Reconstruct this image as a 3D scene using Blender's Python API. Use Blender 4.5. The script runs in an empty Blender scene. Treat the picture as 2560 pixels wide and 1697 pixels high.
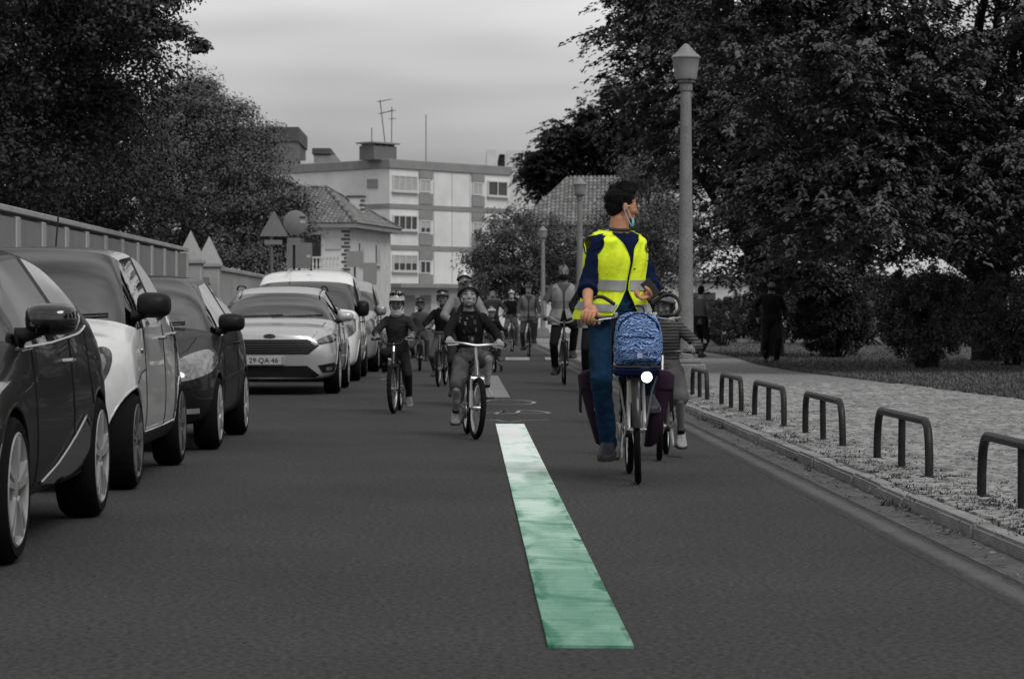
import bpy, bmesh, math, random
import numpy as np
from mathutils import Vector, Matrix, noise as mnoise
from mathutils.bvhtree import BVHTree
from mathutils.geometry import delaunay_2d_cdt

sc = bpy.context.scene
COL = sc.collection
R = math.radians

# ------------------------------------------------------------------ camera
F_PX, CX, CY = 6300.0, 1280.0, 848.5            # focal length in photo pixels
CAM_H = 1.1
YAW, PITCH = math.atan(125 / F_PX), -math.atan(66.5 / F_PX)
cam_data = bpy.data.cameras.new("camera")
cam = bpy.data.objects.new("camera", cam_data)
COL.objects.link(cam)
cam.location = (0, 0, CAM_H)
cam.rotation_euler = (math.pi / 2 + PITCH, 0, -YAW)
cam_data.sensor_width = 36.0
cam_data.lens = 36.0 * F_PX / 2560.0
cam_data.clip_start = 0.1
cam_data.clip_end = 6000
cam_data.dof.use_dof = True
cam_data.dof.focus_distance = 16.8
cam_data.dof.aperture_fstop = 8.0
sc.camera = cam

# ------------------------------------------------------------------ world: grey overcast
world = bpy.data.worlds.new("World")
sc.world = world
world.use_nodes = True
nt = world.node_tree
nt.nodes.clear()
SUN_EL, SUN_AZ = R(52), R(36)                   # azimuth measured from -Y (behind camera) towards +X
def wn(t, **k):
    n = nt.nodes.new(t)
    for a, v in k.items():
        setattr(n, a, v)
    return n
w_out = wn("ShaderNodeOutputWorld")
w_bg = wn("ShaderNodeBackground")
w_sky = wn("ShaderNodeTexSky", sky_type='NISHITA', sun_disc=False)
w_sky.sun_elevation = SUN_EL
w_sky.sun_rotation = math.pi - SUN_AZ
w_sky.air_density = 2.0
w_sky.dust_density = 4.0
w_bw = wn("ShaderNodeRGBToBW")
w_tc = wn("ShaderNodeTexCoord")
w_map = wn("ShaderNodeMapping")
w_map.inputs['Scale'].default_value = (2.6, 2.6, 13.0)
w_noise = wn("ShaderNodeTexNoise")
w_noise.inputs['Scale'].default_value = 1.0
w_noise.inputs['Detail'].default_value = 3.0
w_noise.inputs['Roughness'].default_value = 0.52
w_ramp = wn("ShaderNodeMapRange")
w_ramp.inputs['From Min'].default_value = 0.36
w_ramp.inputs['From Max'].default_value = 0.64
w_ramp.inputs['To Min'].default_value = 4.0
w_ramp.inputs['To Max'].default_value = 9.2
w_mix = wn("ShaderNodeMix", data_type='FLOAT')
w_mix.inputs[0].default_value = 0.86             # cloud cover
L = nt.links.new
L(w_sky.outputs[0], w_bw.inputs[0])
L(w_tc.outputs['Generated'], w_map.inputs['Vector'])
L(w_map.outputs[0], w_noise.inputs['Vector'])
L(w_noise.outputs['Fac'], w_ramp.inputs['Value'])
L(w_bw.outputs[0], w_mix.inputs[2])
L(w_ramp.outputs[0], w_mix.inputs[3])
L(w_mix.outputs[0], w_bg.inputs['Color'])
w_bg.inputs['Strength'].default_value = 0.085
L(w_bg.outputs[0], w_out.inputs['Surface'])

sun_data = bpy.data.lights.new("sun", 'SUN')
sun_data.energy = 1.5
sun_data.angle = R(28)
sun_data.color = (1.0, 0.99, 0.975)
sun = bpy.data.objects.new("sun", sun_data)
COL.objects.link(sun)
sun_dir = Vector((math.sin(SUN_AZ) * math.cos(SUN_EL), -math.cos(SUN_AZ) * math.cos(SUN_EL), math.sin(SUN_EL)))
sun.rotation_euler = sun_dir.to_track_quat('Z', 'Y').to_euler()
sun.location = (0, 0, 30)

sc.view_settings.view_transform = 'Standard'
sc.view_settings.look = 'None'
sc.view_settings.exposure = 0.15
sc.view_settings.gamma = 1.0
sc.view_settings.use_curve_mapping = False
sc.render.engine = 'CYCLES'
sc.cycles.use_denoising = True
sc.cycles.max_bounces = 8
sc.cycles.transparent_max_bounces = 12

# ------------------------------------------------------------------ helpers
_fw = Vector((math.sin(YAW) * math.cos(PITCH), math.cos(YAW) * math.cos(PITCH), math.sin(PITCH)))
_rt = Vector((math.cos(YAW), -math.sin(YAW), 0))
_up = _rt.cross(_fw)
def ray(px, py):
    return _fw + _rt * ((px - CX) / F_PX) + _up * ((CY - py) / F_PX)
def at(px, py, Y):
    d = ray(px, py)
    return Vector((0, 0, CAM_H)) + d * (Y / d.y)

def tag(o, label=None, cat=None, group=None, kind=None):
    if label: o['label'] = label
    if cat: o['category'] = cat
    if group: o['group'] = group
    if kind: o['kind'] = kind
    return o
def empty(name, loc=(0, 0, 0), rz=0.0, label=None, cat=None, group=None, kind=None, parent=None):
    o = bpy.data.objects.new(name, None)
    o.empty_display_size = 0.1
    COL.objects.link(o)
    o.location = loc
    o.rotation_euler = (0, 0, rz)
    if parent: o.parent = parent
    return tag(o, label, cat, group, kind)
def link(name, me, mat=None, parent=None, loc=None, rot=None):
    if mat is not None and len(me.materials) == 0:
        me.materials.append(mat)
    o = bpy.data.objects.new(name, me)
    COL.objects.link(o)
    if parent: o.parent = parent
    if loc is not None: o.location = loc
    if rot is not None: o.rotation_euler = rot
    return o
def mesh_np(name, V, Fq):
    """mesh from numpy verts (n,3) and faces (m,k)"""
    V = np.asarray(V, dtype=np.float32); Fq = np.asarray(Fq, dtype=np.int32)
    me = bpy.data.meshes.new(name)
    k = Fq.shape[1]
    me.vertices.add(len(V)); me.vertices.foreach_set("co", V.ravel())
    me.loops.add(Fq.size); me.loops.foreach_set("vertex_index", Fq.ravel())
    me.polygons.add(len(Fq))
    me.polygons.foreach_set("loop_start", np.arange(0, Fq.size, k, dtype=np.int32))
    me.polygons.foreach_set("loop_total", np.full(len(Fq), k, dtype=np.int32))
    me.update(calc_edges=True)
    return me

def frame_of(d):
    d = Vector(d).normalized()
    a = Vector((0, 0, 1)) if abs(d.z) < 0.9 else Vector((1, 0, 0))
    x = d.cross(a).normalized()
    return x, d.cross(x).normalized(), d
def catmull(pts, n=6):
    pts = [Vector(p) for p in pts]
    if len(pts) < 3: return pts
    out = []
    P = [pts[0] * 2 - pts[1]] + pts + [pts[-1] * 2 - pts[-2]]
    for i in range(1, len(P) - 2):
        for k in range(n):
            t = k / n
            a, b, c, d = P[i - 1], P[i], P[i + 1], P[i + 2]
            out.append(0.5 * ((2 * b) + (c - a) * t + (2 * a - 5 * b + 4 * c - d) * t * t + (3 * b - a - 3 * c + d) * t ** 3))
    out.append(pts[-1])
    return out

class MB:
    """collects simple solids, build() links them as one mesh object"""
    def __init__(s):
        s.v = []; s.f = []
    def add(s, vs, fs):
        o = len(s.v)
        s.v.extend(tuple(p) for p in vs)
        s.f.extend(tuple(i + o for i in f) for f in fs)
        return s
    def box(s, c, d, rz=0.0, bev=0.0, m=None):
        hx, hy, hz = d[0] / 2, d[1] / 2, d[2] / 2
        c = Vector(c)
        if bev > 0:
            b = min(bev, hx * .9, hy * .9, hz * .9)
            vs = []
            for sx in (-1, 1):
                for sy in (-1, 1):
                    for sz in (-1, 1):
                        vs += [(sx * (hx - b), sy * (hy - b), sz * hz), (sx * (hx - b), sy * hy, sz * (hz - b)), (sx * hx, sy * (hy - b), sz * (hz - b))]
            bm = bmesh.new()
            for p in vs: bm.verts.new(p)
            r = bmesh.ops.convex_hull(bm, input=bm.verts)
            bmesh.ops.dissolve_limit(bm, angle_limit=0.01, verts=bm.verts, edges=bm.edges)
            bm.verts.index_update()
            vs = [v.co.copy() for v in bm.verts]; fs = [[v.index for v in f.verts] for f in bm.faces]
            bm.free()
        else:
            vs = [(sx * hx, sy * hy, sz * hz) for sx in (-1, 1) for sy in (-1, 1) for sz in (-1, 1)]
            fs = [(0, 1, 3, 2), (4, 6, 7, 5), (0, 4, 5, 1), (2, 3, 7, 6), (0, 2, 6, 4), (1, 5, 7, 3)]
        ro = Matrix.Rotation(rz, 3, 'Z') if m is None else m
        return s.add([ro @ Vector(p) + c for p in vs], fs)
    def tube(s, pts, r, n=10, closed=False, caps=True, ry=None):
        """tube along a polyline, r a number or one per point, ry optional second radius"""
        pts = [Vector(p) for p in pts]
        m = len(pts)
        rr = [r] * m if not hasattr(r, '__len__') else list(r)
        vs = []; fs = []
        px = None
        for i in range(m):
            if closed: d = pts[(i + 1) % m] - pts[i - 1]
            else: d = pts[min(i + 1, m - 1)] - pts[max(i - 1, 0)]
            if d.length < 1e-9: d = Vector((0, 0, 1))
            d.normalize()
            if px is None: x, y, _ = frame_of(d)
            else:
                x = px - d * px.dot(d)
                if x.length < 1e-6: x = frame_of(d)[0]
                x.normalize(); y = d.cross(x)
            px = x
            for k in range(n):
                a = 2 * math.pi * k / n
                vs.append(pts[i] + x * (math.cos(a) * rr[i]) + y * (math.sin(a) * (rr[i] if ry is None else ry)))
        for i in range(m if closed else m - 1):
            j = (i + 1) % m
            for k in range(n):
                l = (k + 1) % n
                fs.append((i * n + k, i * n + l, j * n + l, j * n + k))
        if caps and not closed:
            fs.append(tuple(range(n))[::-1]); fs.append(tuple((m - 1) * n + k for k in range(n)))
        return s.add(vs, fs)
    def capsule(s, a, b, ra, rb, n=12):
        a, b = Vector(a), Vector(b)
        d = b - a
        L_ = d.length
        d = d.normalized() if L_ > 1e-6 else Vector((0, 0, 1))
        pts = []; rs = []
        for k in range(4):
            t = k / 4 * math.pi / 2
            pts.append(a - d * (ra * math.cos(t))); rs.append(max(ra * math.sin(t), ra * .08))
        for k in range(5):
            t = k / 4
            pts.append(a.lerp(b, t) + d * 1e-5 * k); rs.append(ra + (rb - ra) * t)
        for k in range(3, -1, -1):
            t = k / 4 * math.pi / 2
            pts.append(b + d * (rb * math.cos(t))); rs.append(max(rb * math.sin(t), rb * .08))
        return s.tube(pts, rs, n)
    def ellip(s, c, r, m=None, nu=16, nv=10):
        c = Vector(c)
        vs = []; fs = []
        for j in range(1, nv):
            p = math.pi * j / nv
            for i in range(nu):
                a = 2 * math.pi * i / nu
                vs.append(Vector((r[0] * math.sin(p) * math.cos(a), r[1] * math.sin(p) * math.sin(a), r[2] * math.cos(p))))
        vs.append(Vector((0, 0, r[2]))); vs.append(Vector((0, 0, -r[2])))
        T, B = len(vs) - 2, len(vs) - 1
        for j in range(nv - 2):
            for i in range(nu):
                k = (i + 1) % nu
                fs.append((j * nu + i, (j + 1) * nu + i, (j + 1) * nu + k, j * nu + k))
        for i in range(nu):
            k = (i + 1) % nu
            fs.append((T, i, k)); fs.append((B, (nv - 2) * nu + k, (nv - 2) * nu + i))
        if m is not None: vs = [m @ v for v in vs]
        return s.add([v + c for v in vs], fs)
    def lathe(s, prof, c=(0, 0, 0), n=24, axis='Z', caps=True):
        """prof: list of (r, h); revolved"""
        c = Vector(c)
        vs = []; fs = []
        for r, h in prof:
            for k in range(n):
                a = 2 * math.pi * k / n
                if axis == 'Z': p = (r * math.cos(a), r * math.sin(a), h)
                elif axis == 'X': p = (h, r * math.cos(a), r * math.sin(a))
                else: p = (r * math.sin(a), h, r * math.cos(a))
                vs.append(Vector(p) + c)
        m = len(prof)
        for i in range(m - 1):
            for k in range(n):
                l = (k + 1) % n
                fs.append((i * n + k, i * n + l, (i + 1) * n + l, (i + 1) * n + k))
        if caps and prof[0][0] > 1e-6: fs.append(tuple(range(n))[::-1])
        if caps and prof[-1][0] > 1e-6: fs.append(tuple((m - 1) * n + k for k in range(n)))
        return s.add(vs, fs)
    def loft(s, rings, cap=True):
        n = len(rings[0]); vs = [p for r in rings for p in r]; fs = []
        for i in range(len(rings) - 1):
            for k in range(n):
                l = (k + 1) % n
                fs.append((i * n + k, i * n + l, (i + 1) * n + l, (i + 1) * n + k))
        if cap:
            fs.append(tuple(range(n))[::-1]); fs.append(tuple((len(rings) - 1) * n + k for k in range(n)))
        return s.add(vs, fs)
    def prism(s, poly, a, b, plane='XZ'):
        """poly 2D extruded from a to b along the third axis"""
        def P(u, v, w):
            return (u, w, v) if plane == 'XZ' else ((w, u, v) if plane == 'YZ' else (u, v, w))
        n = len(poly)
        vs = [P(u, v, a) for u, v in poly] + [P(u, v, b) for u, v in poly]
        fs = [tuple(range(n)), tuple(range(n, 2 * n))[::-1]]
        for k in range(n):
            l = (k + 1) % n
            fs.append((k, l, n + l, n + k))
        return s.add(vs, fs)
    def xform(s, m):
        s.v = [tuple(m @ Vector(p)) for p in s.v]
        return s
    def mesh(s, name, smooth=True, ang=40, fixn=True):
        me = bpy.data.meshes.new(name)
        me.from_pydata(s.v, [], s.f)
        if fixn:
            bm = bmesh.new(); bm.from_mesh(me)
            bmesh.ops.recalc_face_normals(bm, faces=bm.faces)
            bm.to_mesh(me); bm.free()
        if smooth:
            me.shade_smooth(); me.set_sharp_from_angle(angle=R(ang))
        me.update()
        return me
    def build(s, name, mat, parent=None, smooth=True, ang=40, loc=None, rot=None, fixn=True):
        return link(name, s.mesh(name, smooth, ang, fixn), mat, parent, loc, rot)

# ------------------------------------------------------------------ materials
def g(v): return (v, v, v, 1)
def M(name, col, rough=0.6, metal=0.0, var=0.0, vscale=8.0, bump=0.0, bscale=60.0, coat=0.0, spec=0.5, sheen=0.0,
      island=0.0, emit=None, estr=0.0, detail=5.0, transl=0.0, fine=0.0, fscale=200.0, stretch=None, flake=0.0):
    m = bpy.data.materials.new(name)
    m.use_nodes = True
    t = m.node_tree; N = t.nodes; K = t.links.new
    b = N.get('Principled BSDF')
    if not hasattr(col, '__len__'): col = (col, col, col)
    col = (col[0], col[1], col[2], 1)
    b.inputs['Base Color'].default_value = col
    b.inputs['Roughness'].default_value = rough
    b.inputs['Metallic'].default_value = metal
    b.inputs['Coat Weight'].default_value = coat
    b.inputs['Coat Roughness'].default_value = 0.03
    b.inputs['Specular IOR Level'].default_value = spec
    b.inputs['Sheen Weight'].default_value = sheen
    if emit is not None:
        b.inputs['Emission Color'].default_value = (*emit, 1)
        b.inputs['Emission Strength'].default_value = estr
    tc = N.new('ShaderNodeTexCoord')
    src = tc.outputs['Object']
    if stretch:
        mp = N.new('ShaderNodeMapping'); mp.inputs['Scale'].default_value = stretch
        K(src, mp.inputs['Vector']); src = mp.outputs[0]
    fac = None
    def mul(a, bsock):
        if a is None: return bsock
        x = N.new('ShaderNodeMath'); x.operation = 'MULTIPLY'
        K(a, x.inputs[0]); K(bsock, x.inputs[1])
        return x.outputs[0]
    def noisefac(scale, amt, det):
        n = N.new('ShaderNodeTexNoise'); n.inputs['Scale'].default_value = scale; n.inputs['Detail'].default_value = det
        n.inputs['Roughness'].default_value = 0.6
        K(src, n.inputs['Vector'])
        r = N.new('ShaderNodeMapRange')
        r.inputs['From Min'].default_value = 0.3; r.inputs['From Max'].default_value = 0.7
        r.inputs['To Min'].default_value = 1 - amt; r.inputs['To Max'].default_value = 1 + amt
        K(n.outputs['Fac'], r.inputs['Value'])
        return r.outputs[0]
    if var: fac = mul(fac, noisefac(vscale, var, detail))
    if fine: fac = mul(fac, noisefac(fscale, fine, 2.0))
    if island:
        ge = N.new('ShaderNodeNewGeometry')
        r = N.new('ShaderNodeMapRange')
        r.inputs['To Min'].default_value = 1 - island; r.inputs['To Max'].default_value = 1 + island
        K(ge.outputs['Random Per Island'], r.inputs['Value'])
        fac = mul(fac, r.outputs[0])
    if fac is not None:
        v = N.new('ShaderNodeVectorMath'); v.operation = 'SCALE'
        v.inputs[0].default_value = col[:3]
        K(fac, v.inputs['Scale'])
        K(v.outputs[0], b.inputs['Base Color'])
    if bump:
        n = N.new('ShaderNodeTexNoise'); n.inputs['Scale'].default_value = bscale; n.inputs['Detail'].default_value = 6
        K(src, n.inputs['Vector'])
        bp = N.new('ShaderNodeBump'); bp.inputs['Strength'].default_value = bump; bp.inputs['Distance'].default_value = 0.02
        K(n.outputs['Fac'], bp.inputs['Height'])
        K(bp.outputs[0], b.inputs['Normal'])
    return m
def glass_mat(name, tint=0.35, refl=1.0, rough=0.02, ior=1.9):
    """thin window glass: tinted transparency under a Fresnel reflection"""
    m = bpy.data.materials.new(name); m.use_nodes = True
    t = m.node_tree; N = t.nodes; K = t.links.new
    N.clear()
    o = N.new('ShaderNodeOutputMaterial')
    tr = N.new('ShaderNodeBsdfTransparent'); tr.inputs[0].default_value = g(tint)
    gl = N.new('ShaderNodeBsdfGlossy'); gl.inputs['Roughness'].default_value = rough; gl.inputs['Color'].default_value = g(refl)
    fr = N.new('ShaderNodeFresnel'); fr.inputs['IOR'].default_value = ior
    mx = N.new('ShaderNodeMixShader')
    K(fr.outputs[0], mx.inputs[0]); K(tr.outputs[0], mx.inputs[1]); K(gl.outputs[0], mx.inputs[2])
    K(mx.outputs[0], o.inputs[0])
    return m
random.seed(7)
# ================================================================== the setting
def asphalt():
    m = M('asphalt', 0.036, rough=0.86, var=0.20, vscale=0.55, bump=0.8, bscale=70, fine=0.8, fscale=38, spec=0.35, detail=8)
    t = m.node_tree; N = t.nodes; K = t.links.new
    # bright stone chips
    b = N['Principled BSDF']
    src = b.inputs['Base Color'].links[0].from_socket
    tc = N.new('ShaderNodeTexCoord')
    vo = N.new('ShaderNodeTexVoronoi'); vo.inputs['Scale'].default_value = 42
    K(tc.outputs['Object'], vo.inputs['Vector'])
    r = N.new('ShaderNodeMapRange'); r.inputs['From Min'].default_value = 0.05; r.inputs['From Max'].default_value = 0.22
    r.inputs['To Min'].default_value = 0.55; r.inputs['To Max'].default_value = 0.0
    K(vo.outputs['Distance'], r.inputs['Value'])
    # only some of the chips are pale
    gt = N.new('ShaderNodeMath'); gt.operation = 'GREATER_THAN'; gt.inputs[1].default_value = 0.72
    sp = N.new('ShaderNodeSeparateColor'); K(vo.outputs['Color'], sp.inputs[0]); K(sp.outputs[0], gt.inputs[0])
    mu = N.new('ShaderNodeMath'); mu.operation = 'MULTIPLY'; K(r.outputs[0], mu.inputs[0]); K(gt.outputs[0], mu.inputs[1])
    mx = N.new('ShaderNodeMix'); mx.data_type = 'RGBA'
    K(mu.outputs[0], mx.inputs[0]); K(src, mx.inputs[6]); mx.inputs[7].default_value = g(0.17)
    K(mx.outputs[2], b.inputs['Base Color'])
    return m
m_asphalt = asphalt()
m_ground = M('dry_earth', 0.12, rough=0.95, var=0.3, vscale=0.6, bump=0.4, bscale=20)
m_kerb = M('kerb_limestone', 0.21, rough=0.85, var=0.30, vscale=5, bump=0.55, bscale=24, fine=0.15, fscale=90)
m_cobble = M('limestone_cobble', 0.235, rough=0.75, var=0.22, vscale=1.2, bump=0.4, bscale=60, island=0.32)
m_joint = M('sandy_joint', 0.09, rough=0.95, var=0.45, vscale=2.5, bump=0.5, bscale=50, fine=0.3, fscale=60)
m_line = M('worn_road_paint', 0.19, rough=0.8, var=0.45, vscale=3.0, bump=0.4, bscale=90, fine=0.35, fscale=60)
m_line2 = M('old_white_paint', 0.19, rough=0.8, var=0.25, vscale=5.0, bump=0.4, bscale=90, fine=0.3, fscale=70)
m_crossing = M('crossing_paint', 0.26, rough=0.8, var=0.4, vscale=3.0, fine=0.2, fscale=40)
m_gutter = M('gutter_silt', 0.075, rough=0.95, var=0.4, vscale=4.0, bump=0.8, bscale=60, fine=0.4, fscale=40)
m_chalk = M('chalk', 0.30, rough=0.95, var=0.4, vscale=12)
m_lawn = M('lawn_soil', 0.07, rough=0.95, var=0.35, vscale=0.7, bump=0.9, bscale=30, fine=0.4, fscale=25)

def sheet(name, x0, x1, y0, y1, z, mat, ny=1, kind='structure', parent=None):
    V = []; Fc = []
    for j in range(ny + 1):
        y = y0 + (y1 - y0) * j / ny
        V += [(x0, y, z), (x1, y, z)]
    for j in range(ny):
        Fc.append((2 * j, 2 * j + 1, 2 * j + 3, 2 * j + 2))
    me = bpy.data.meshes.new(name); me.from_pydata(V, [], Fc); me.update()
    o = link(name, me, mat, parent)
    if kind and not parent: o['kind'] = kind
    return o
sheet('ground', -1500, 1500, -200, 3000, -0.03, m_ground)
road = sheet('road', -3.95, 2.62, -20, 168, 0.0, m_asphalt)
KX0, KX1, KZ = 2.49, 2.605, 0.075                # kerb faces, height
def worn_line():
    """asphalt with the last of a painted edge line soaked into it"""
    m = asphalt(); m.name = 'worn_edge_line'; t = m.node_tree; N = t.nodes; K = t.links.new
    b = N['Principled BSDF']; src = b.inputs['Base Color'].links[0].from_socket
    tc = N.new('ShaderNodeTexCoord'); sp = N.new('ShaderNodeSeparateXYZ'); K(tc.outputs['Object'], sp.inputs[0])
    nz = N.new('ShaderNodeTexNoise'); nz.inputs['Scale'].default_value = 3.0; nz.inputs['Detail'].default_value = 8; nz.inputs['Roughness'].default_value = .65; K(tc.outputs['Object'], nz.inputs['Vector'])
    d = N.new('ShaderNodeMath'); d.operation = 'SUBTRACT'; K(sp.outputs['X'], d.inputs[0]); d.inputs[1].default_value = 2.175
    a = N.new('ShaderNodeMath'); a.operation = 'ABSOLUTE'; K(d.outputs[0], a.inputs[0])
    e = N.new('ShaderNodeMapRange'); e.inputs['From Min'].default_value = .02; e.inputs['From Max'].default_value = .10; e.inputs['To Min'].default_value = .30; e.inputs['To Max'].default_value = -.62; K(a.outputs[0], e.inputs['Value'])
    s_ = N.new('ShaderNodeMath'); s_.operation = 'ADD'; K(e.outputs[0], s_.inputs[0]); K(nz.outputs['Fac'], s_.inputs[1])
    r = N.new('ShaderNodeMapRange'); r.inputs['From Min'].default_value = .2; r.inputs['From Max'].default_value = 1.0; r.inputs['To Max'].default_value = .85; K(s_.outputs[0], r.inputs['Value'])
    mx = N.new('ShaderNodeMix'); mx.data_type = 'RGBA'; K(r.outputs[0], mx.inputs[0]); K(src, mx.inputs[6]); mx.inputs[7].default_value = g(.135); K(mx.outputs[2], b.inputs['Base Color'])
    return m
m_line = worn_line()
sheet('gutter', 2.275, KX0 + .01, 5, 90, 0.0025, m_gutter)
sheet('edge_line', 2.06, 2.272, 6, 62, 0.0012, m_line)
# centre line dashes
for i, (a, b, x) in enumerate(((32.7, 44.1, 0.363), (52, 57, 0.40))):
    sheet('lane_marking', x, x + 0.262, a, b, 0.004, m_line2)
# raised zebra crossing far down the road
def bump_strip(name, y0, y1, h, x0, x1, mat, parent=None, off=0.0):
    mb = MB()
    n = 14
    V = []; Fc = []
    for i in range(n + 1):
        t = i / n
        V += [(x0, y0 + (y1 - y0) * t, h * math.sin(math.pi * t) ** .6 + off), (x1, y0 + (y1 - y0) * t, h * math.sin(math.pi * t) ** .6 + off)]
    for i in range(n): Fc.append((2 * i, 2 * i + 1, 2 * i + 3, 2 * i + 2))
    o = mb.add(V, Fc).build(name, mat, parent)
    return o
hump = bump_strip('raised_crossing', 57.6, 61.4, 0.06, -3.9, 2.6, m_asphalt, off=0.004); hump['kind'] = 'structure'
for k in range(7):
    bump_strip('crossing_stripe', 57.75, 59.4, 0.052, -3.6 + k * .92, -3.6 + k * .92 + .55, m_crossing, hump, off=0.014)

# chalk drawing on the road in front of the green strip
def chalk_line(mb, pts, w=0.035, z=0.005):
    pts = catmull(pts, 5)
    vs = []; fs = []
    for i, p in enumerate(pts):
        d = (pts[min(i + 1, len(pts) - 1)] - pts[max(i - 1, 0)]).normalized()
        n = Vector((-d.y, d.x, 0)) * w * random.uniform(.3, .6)
        vs += [(p.x + n.x, p.y + n.y, z), (p.x - n.x, p.y - n.y, z)]
    for i in range(len(pts) - 1): fs.append((2 * i, 2 * i + 1, 2 * i + 3, 2 * i + 2))
    mb.add(vs, fs)
def gpt(px, py, z=0.0):
    d = ray(px, py); t = (z - CAM_H) / d.z
    return Vector((0, 0, CAM_H)) + d * t
ck = MB()
chalk_line(ck, [gpt(*p) for p in ((1200, 1006), (1235, 1000), (1290, 1000), (1333, 1005), (1325, 1010), (1280, 1012), (1215, 1011))], .05)
chalk_line(ck, [gpt(*p) for p in ((1205, 1033), (1250, 1031), (1262, 1028), (1240, 1035), (1290, 1033), (1300, 1027), (1340, 1028), (1372, 1033), (1300, 1034))], .045)
chalk_line(ck, [gpt(*p) for p in ((1203, 1049), (1240, 1051), (1272, 1055), (1310, 1052), (1374, 1050))], .04)
tag(ck.build('chalk_drawing', m_chalk, fixn=False), 'faint chalk scribble drawn on the asphalt beyond the green strip', 'chalk drawing')

# the green watercolour strip laid down the road
def strip_mat():
    m = bpy.data.materials.new('green_watercolour'); m.use_nodes = True
    t = m.node_tree; N = t.nodes; K = t.links.new
    b = N['Principled BSDF']; b.inputs['Roughness'].default_value = 0.75
    tc = N.new('ShaderNodeTexCoord')
    def mp(sx, sy):
        x = N.new('ShaderNodeMapping'); x.inputs['Scale'].default_value = (sx, sy, 1); K(tc.outputs['Object'], x.inputs['Vector']); return x.outputs[0]
    def nz(v, sc_, det=4, dist=0.0):
        x = N.new('ShaderNodeTexNoise'); x.inputs['Scale'].default_value = sc_; x.inputs['Detail'].default_value = det; x.inputs['Distortion'].default_value = dist
        K(v, x.inputs['Vector']); return x.outputs['Fac']
    def mr(s, a, b_, c, d):
        x = N.new('ShaderNodeMapRange'); x.inputs['From Min'].default_value = a; x.inputs['From Max'].default_value = b_
        x.inputs['To Min'].default_value = c; x.inputs['To Max'].default_value = d; K(s, x.inputs['Value']); return x.outputs[0]
    def ma(op, a, b_):
        x = N.new('ShaderNodeMath'); x.operation = op
        for i, s in enumerate((a, b_)):
            if isinstance(s, (int, float)): x.inputs[i].default_value = s
            else: K(s, x.inputs[i])
        x.use_clamp = (op == 'ADD')
        return x.outputs[0]
    sep = N.new('ShaderNodeSeparateXYZ'); K(tc.outputs['Object'], sep.inputs[0])
    # the wash itself is thick green at the near end and runs out to bare paper at the far end
    wash = mr(sep.outputs['Y'], 0.0, 13.0, 0.66, 0.0)
    big = mr(nz(mp(2.2, 0.6), 1.6, 5, .9), .35, .68, -0.12, 0.16)
    brush = mr(nz(mp(.8, 14.0), 2.2, 4), .4, .7, -0.06, 0.20)
    # darker pigment at the edges of the wash
    cen = ma('ABSOLUTE', ma('SUBTRACT', sep.outputs['X'], 0.0), 0.0)
    edge = ma('MULTIPLY', mr(cen, .08, .14, 0, 1), mr(nz(mp(6, 1.2), 1.5, 4, 1.2), .48, .62, 0, .45))
    wv = N.new('ShaderNodeTexWave'); wv.bands_direction = 'Y'; wv.inputs['Scale'].default_value = 0.16; wv.inputs['Distortion'].default_value = 9; wv.inputs['Detail'].default_value = 4; wv.inputs['Detail Scale'].default_value = 1.6
    K(mp(1.5, 1), wv.inputs['Vector'])
    rims = mr(wv.outputs['Fac'], .95, 1.0, 0, .16)
    tot = ma('ADD', ma('ADD', wash, big), ma('ADD', brush, ma('ADD', ma('MULTIPLY', edge, mr(sep.outputs['Y'], 0, 15, 1, .35)), ma('MULTIPLY', rims, mr(sep.outputs['Y'], 0, 15, 1, .5)))))
    cr = N.new('ShaderNodeValToRGB'); K(tot, cr.inputs[0])
    e = cr.color_ramp.elements
    e[0].position = 0.0; e[0].color = (0.86, 0.84, 0.86, 1)
    e[1].position = 1.0; e[1].color = (0.012, 0.13, 0.07, 1)
    for p, c in ((0.14, (0.74, 0.85, 0.80, 1)), (0.36, (0.40, 0.58, 0.49, 1)), (0.58, (0.17, 0.34, 0.255, 1)), (0.8, (0.055, 0.20, 0.135, 1))):
        x = e.new(p); x.color = c
    grain = mr(nz(tc.outputs['Object'], 90, 3), .3, .7, .82, 1.14)
    vm = N.new('ShaderNodeVectorMath'); vm.operation = 'SCALE'
    K(cr.outputs[0], vm.inputs[0]); K(grain, vm.inputs['Scale'])
    K(vm.outputs[0], b.inputs['Base Color'])
    return m
a, b_, c, d = gpt(1370, 1620), gpt(1585, 1622), gpt(1310, 1062), gpt(1239, 1062)
o0 = (a + b_) / 2
yv = ((c + d) / 2 - o0)
V = []; Fc = []
NY = 60
random.seed(3)
for j in range(NY + 1):
    t = j / NY
    p, q = a.lerp(d, t), b_.lerp(c, t)
    w = random.uniform(-.001, .001)
    V += [(p.x - o0.x + w, p.y - o0.y, 0.012), (q.x - o0.x + w * .6, q.y - o0.y, 0.012), (p.x - o0.x + w, p.y - o0.y, 0.001), (q.x - o0.x + w * .6, q.y - o0.y, 0.001)]
for j in range(NY):
    k = 4 * j
    Fc += [(k, k + 1, k + 5, k + 4), (k + 2, k, k + 4, k + 6), (k + 1, k + 3, k + 7, k + 5)]
Fc += [(0, 2, 3, 1), (4 * NY, 4 * NY + 1, 4 * NY + 3, 4 * NY + 2)]
me = bpy.data.meshes.new('painted_strip'); me.from_pydata(V, [], Fc); me.update()
st = link('painted_strip', me, strip_mat(), None, (o0.x, o0.y, 0))
tag(st, 'long green watercolour strip running down the middle of the grey road', 'painted strip')

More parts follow.
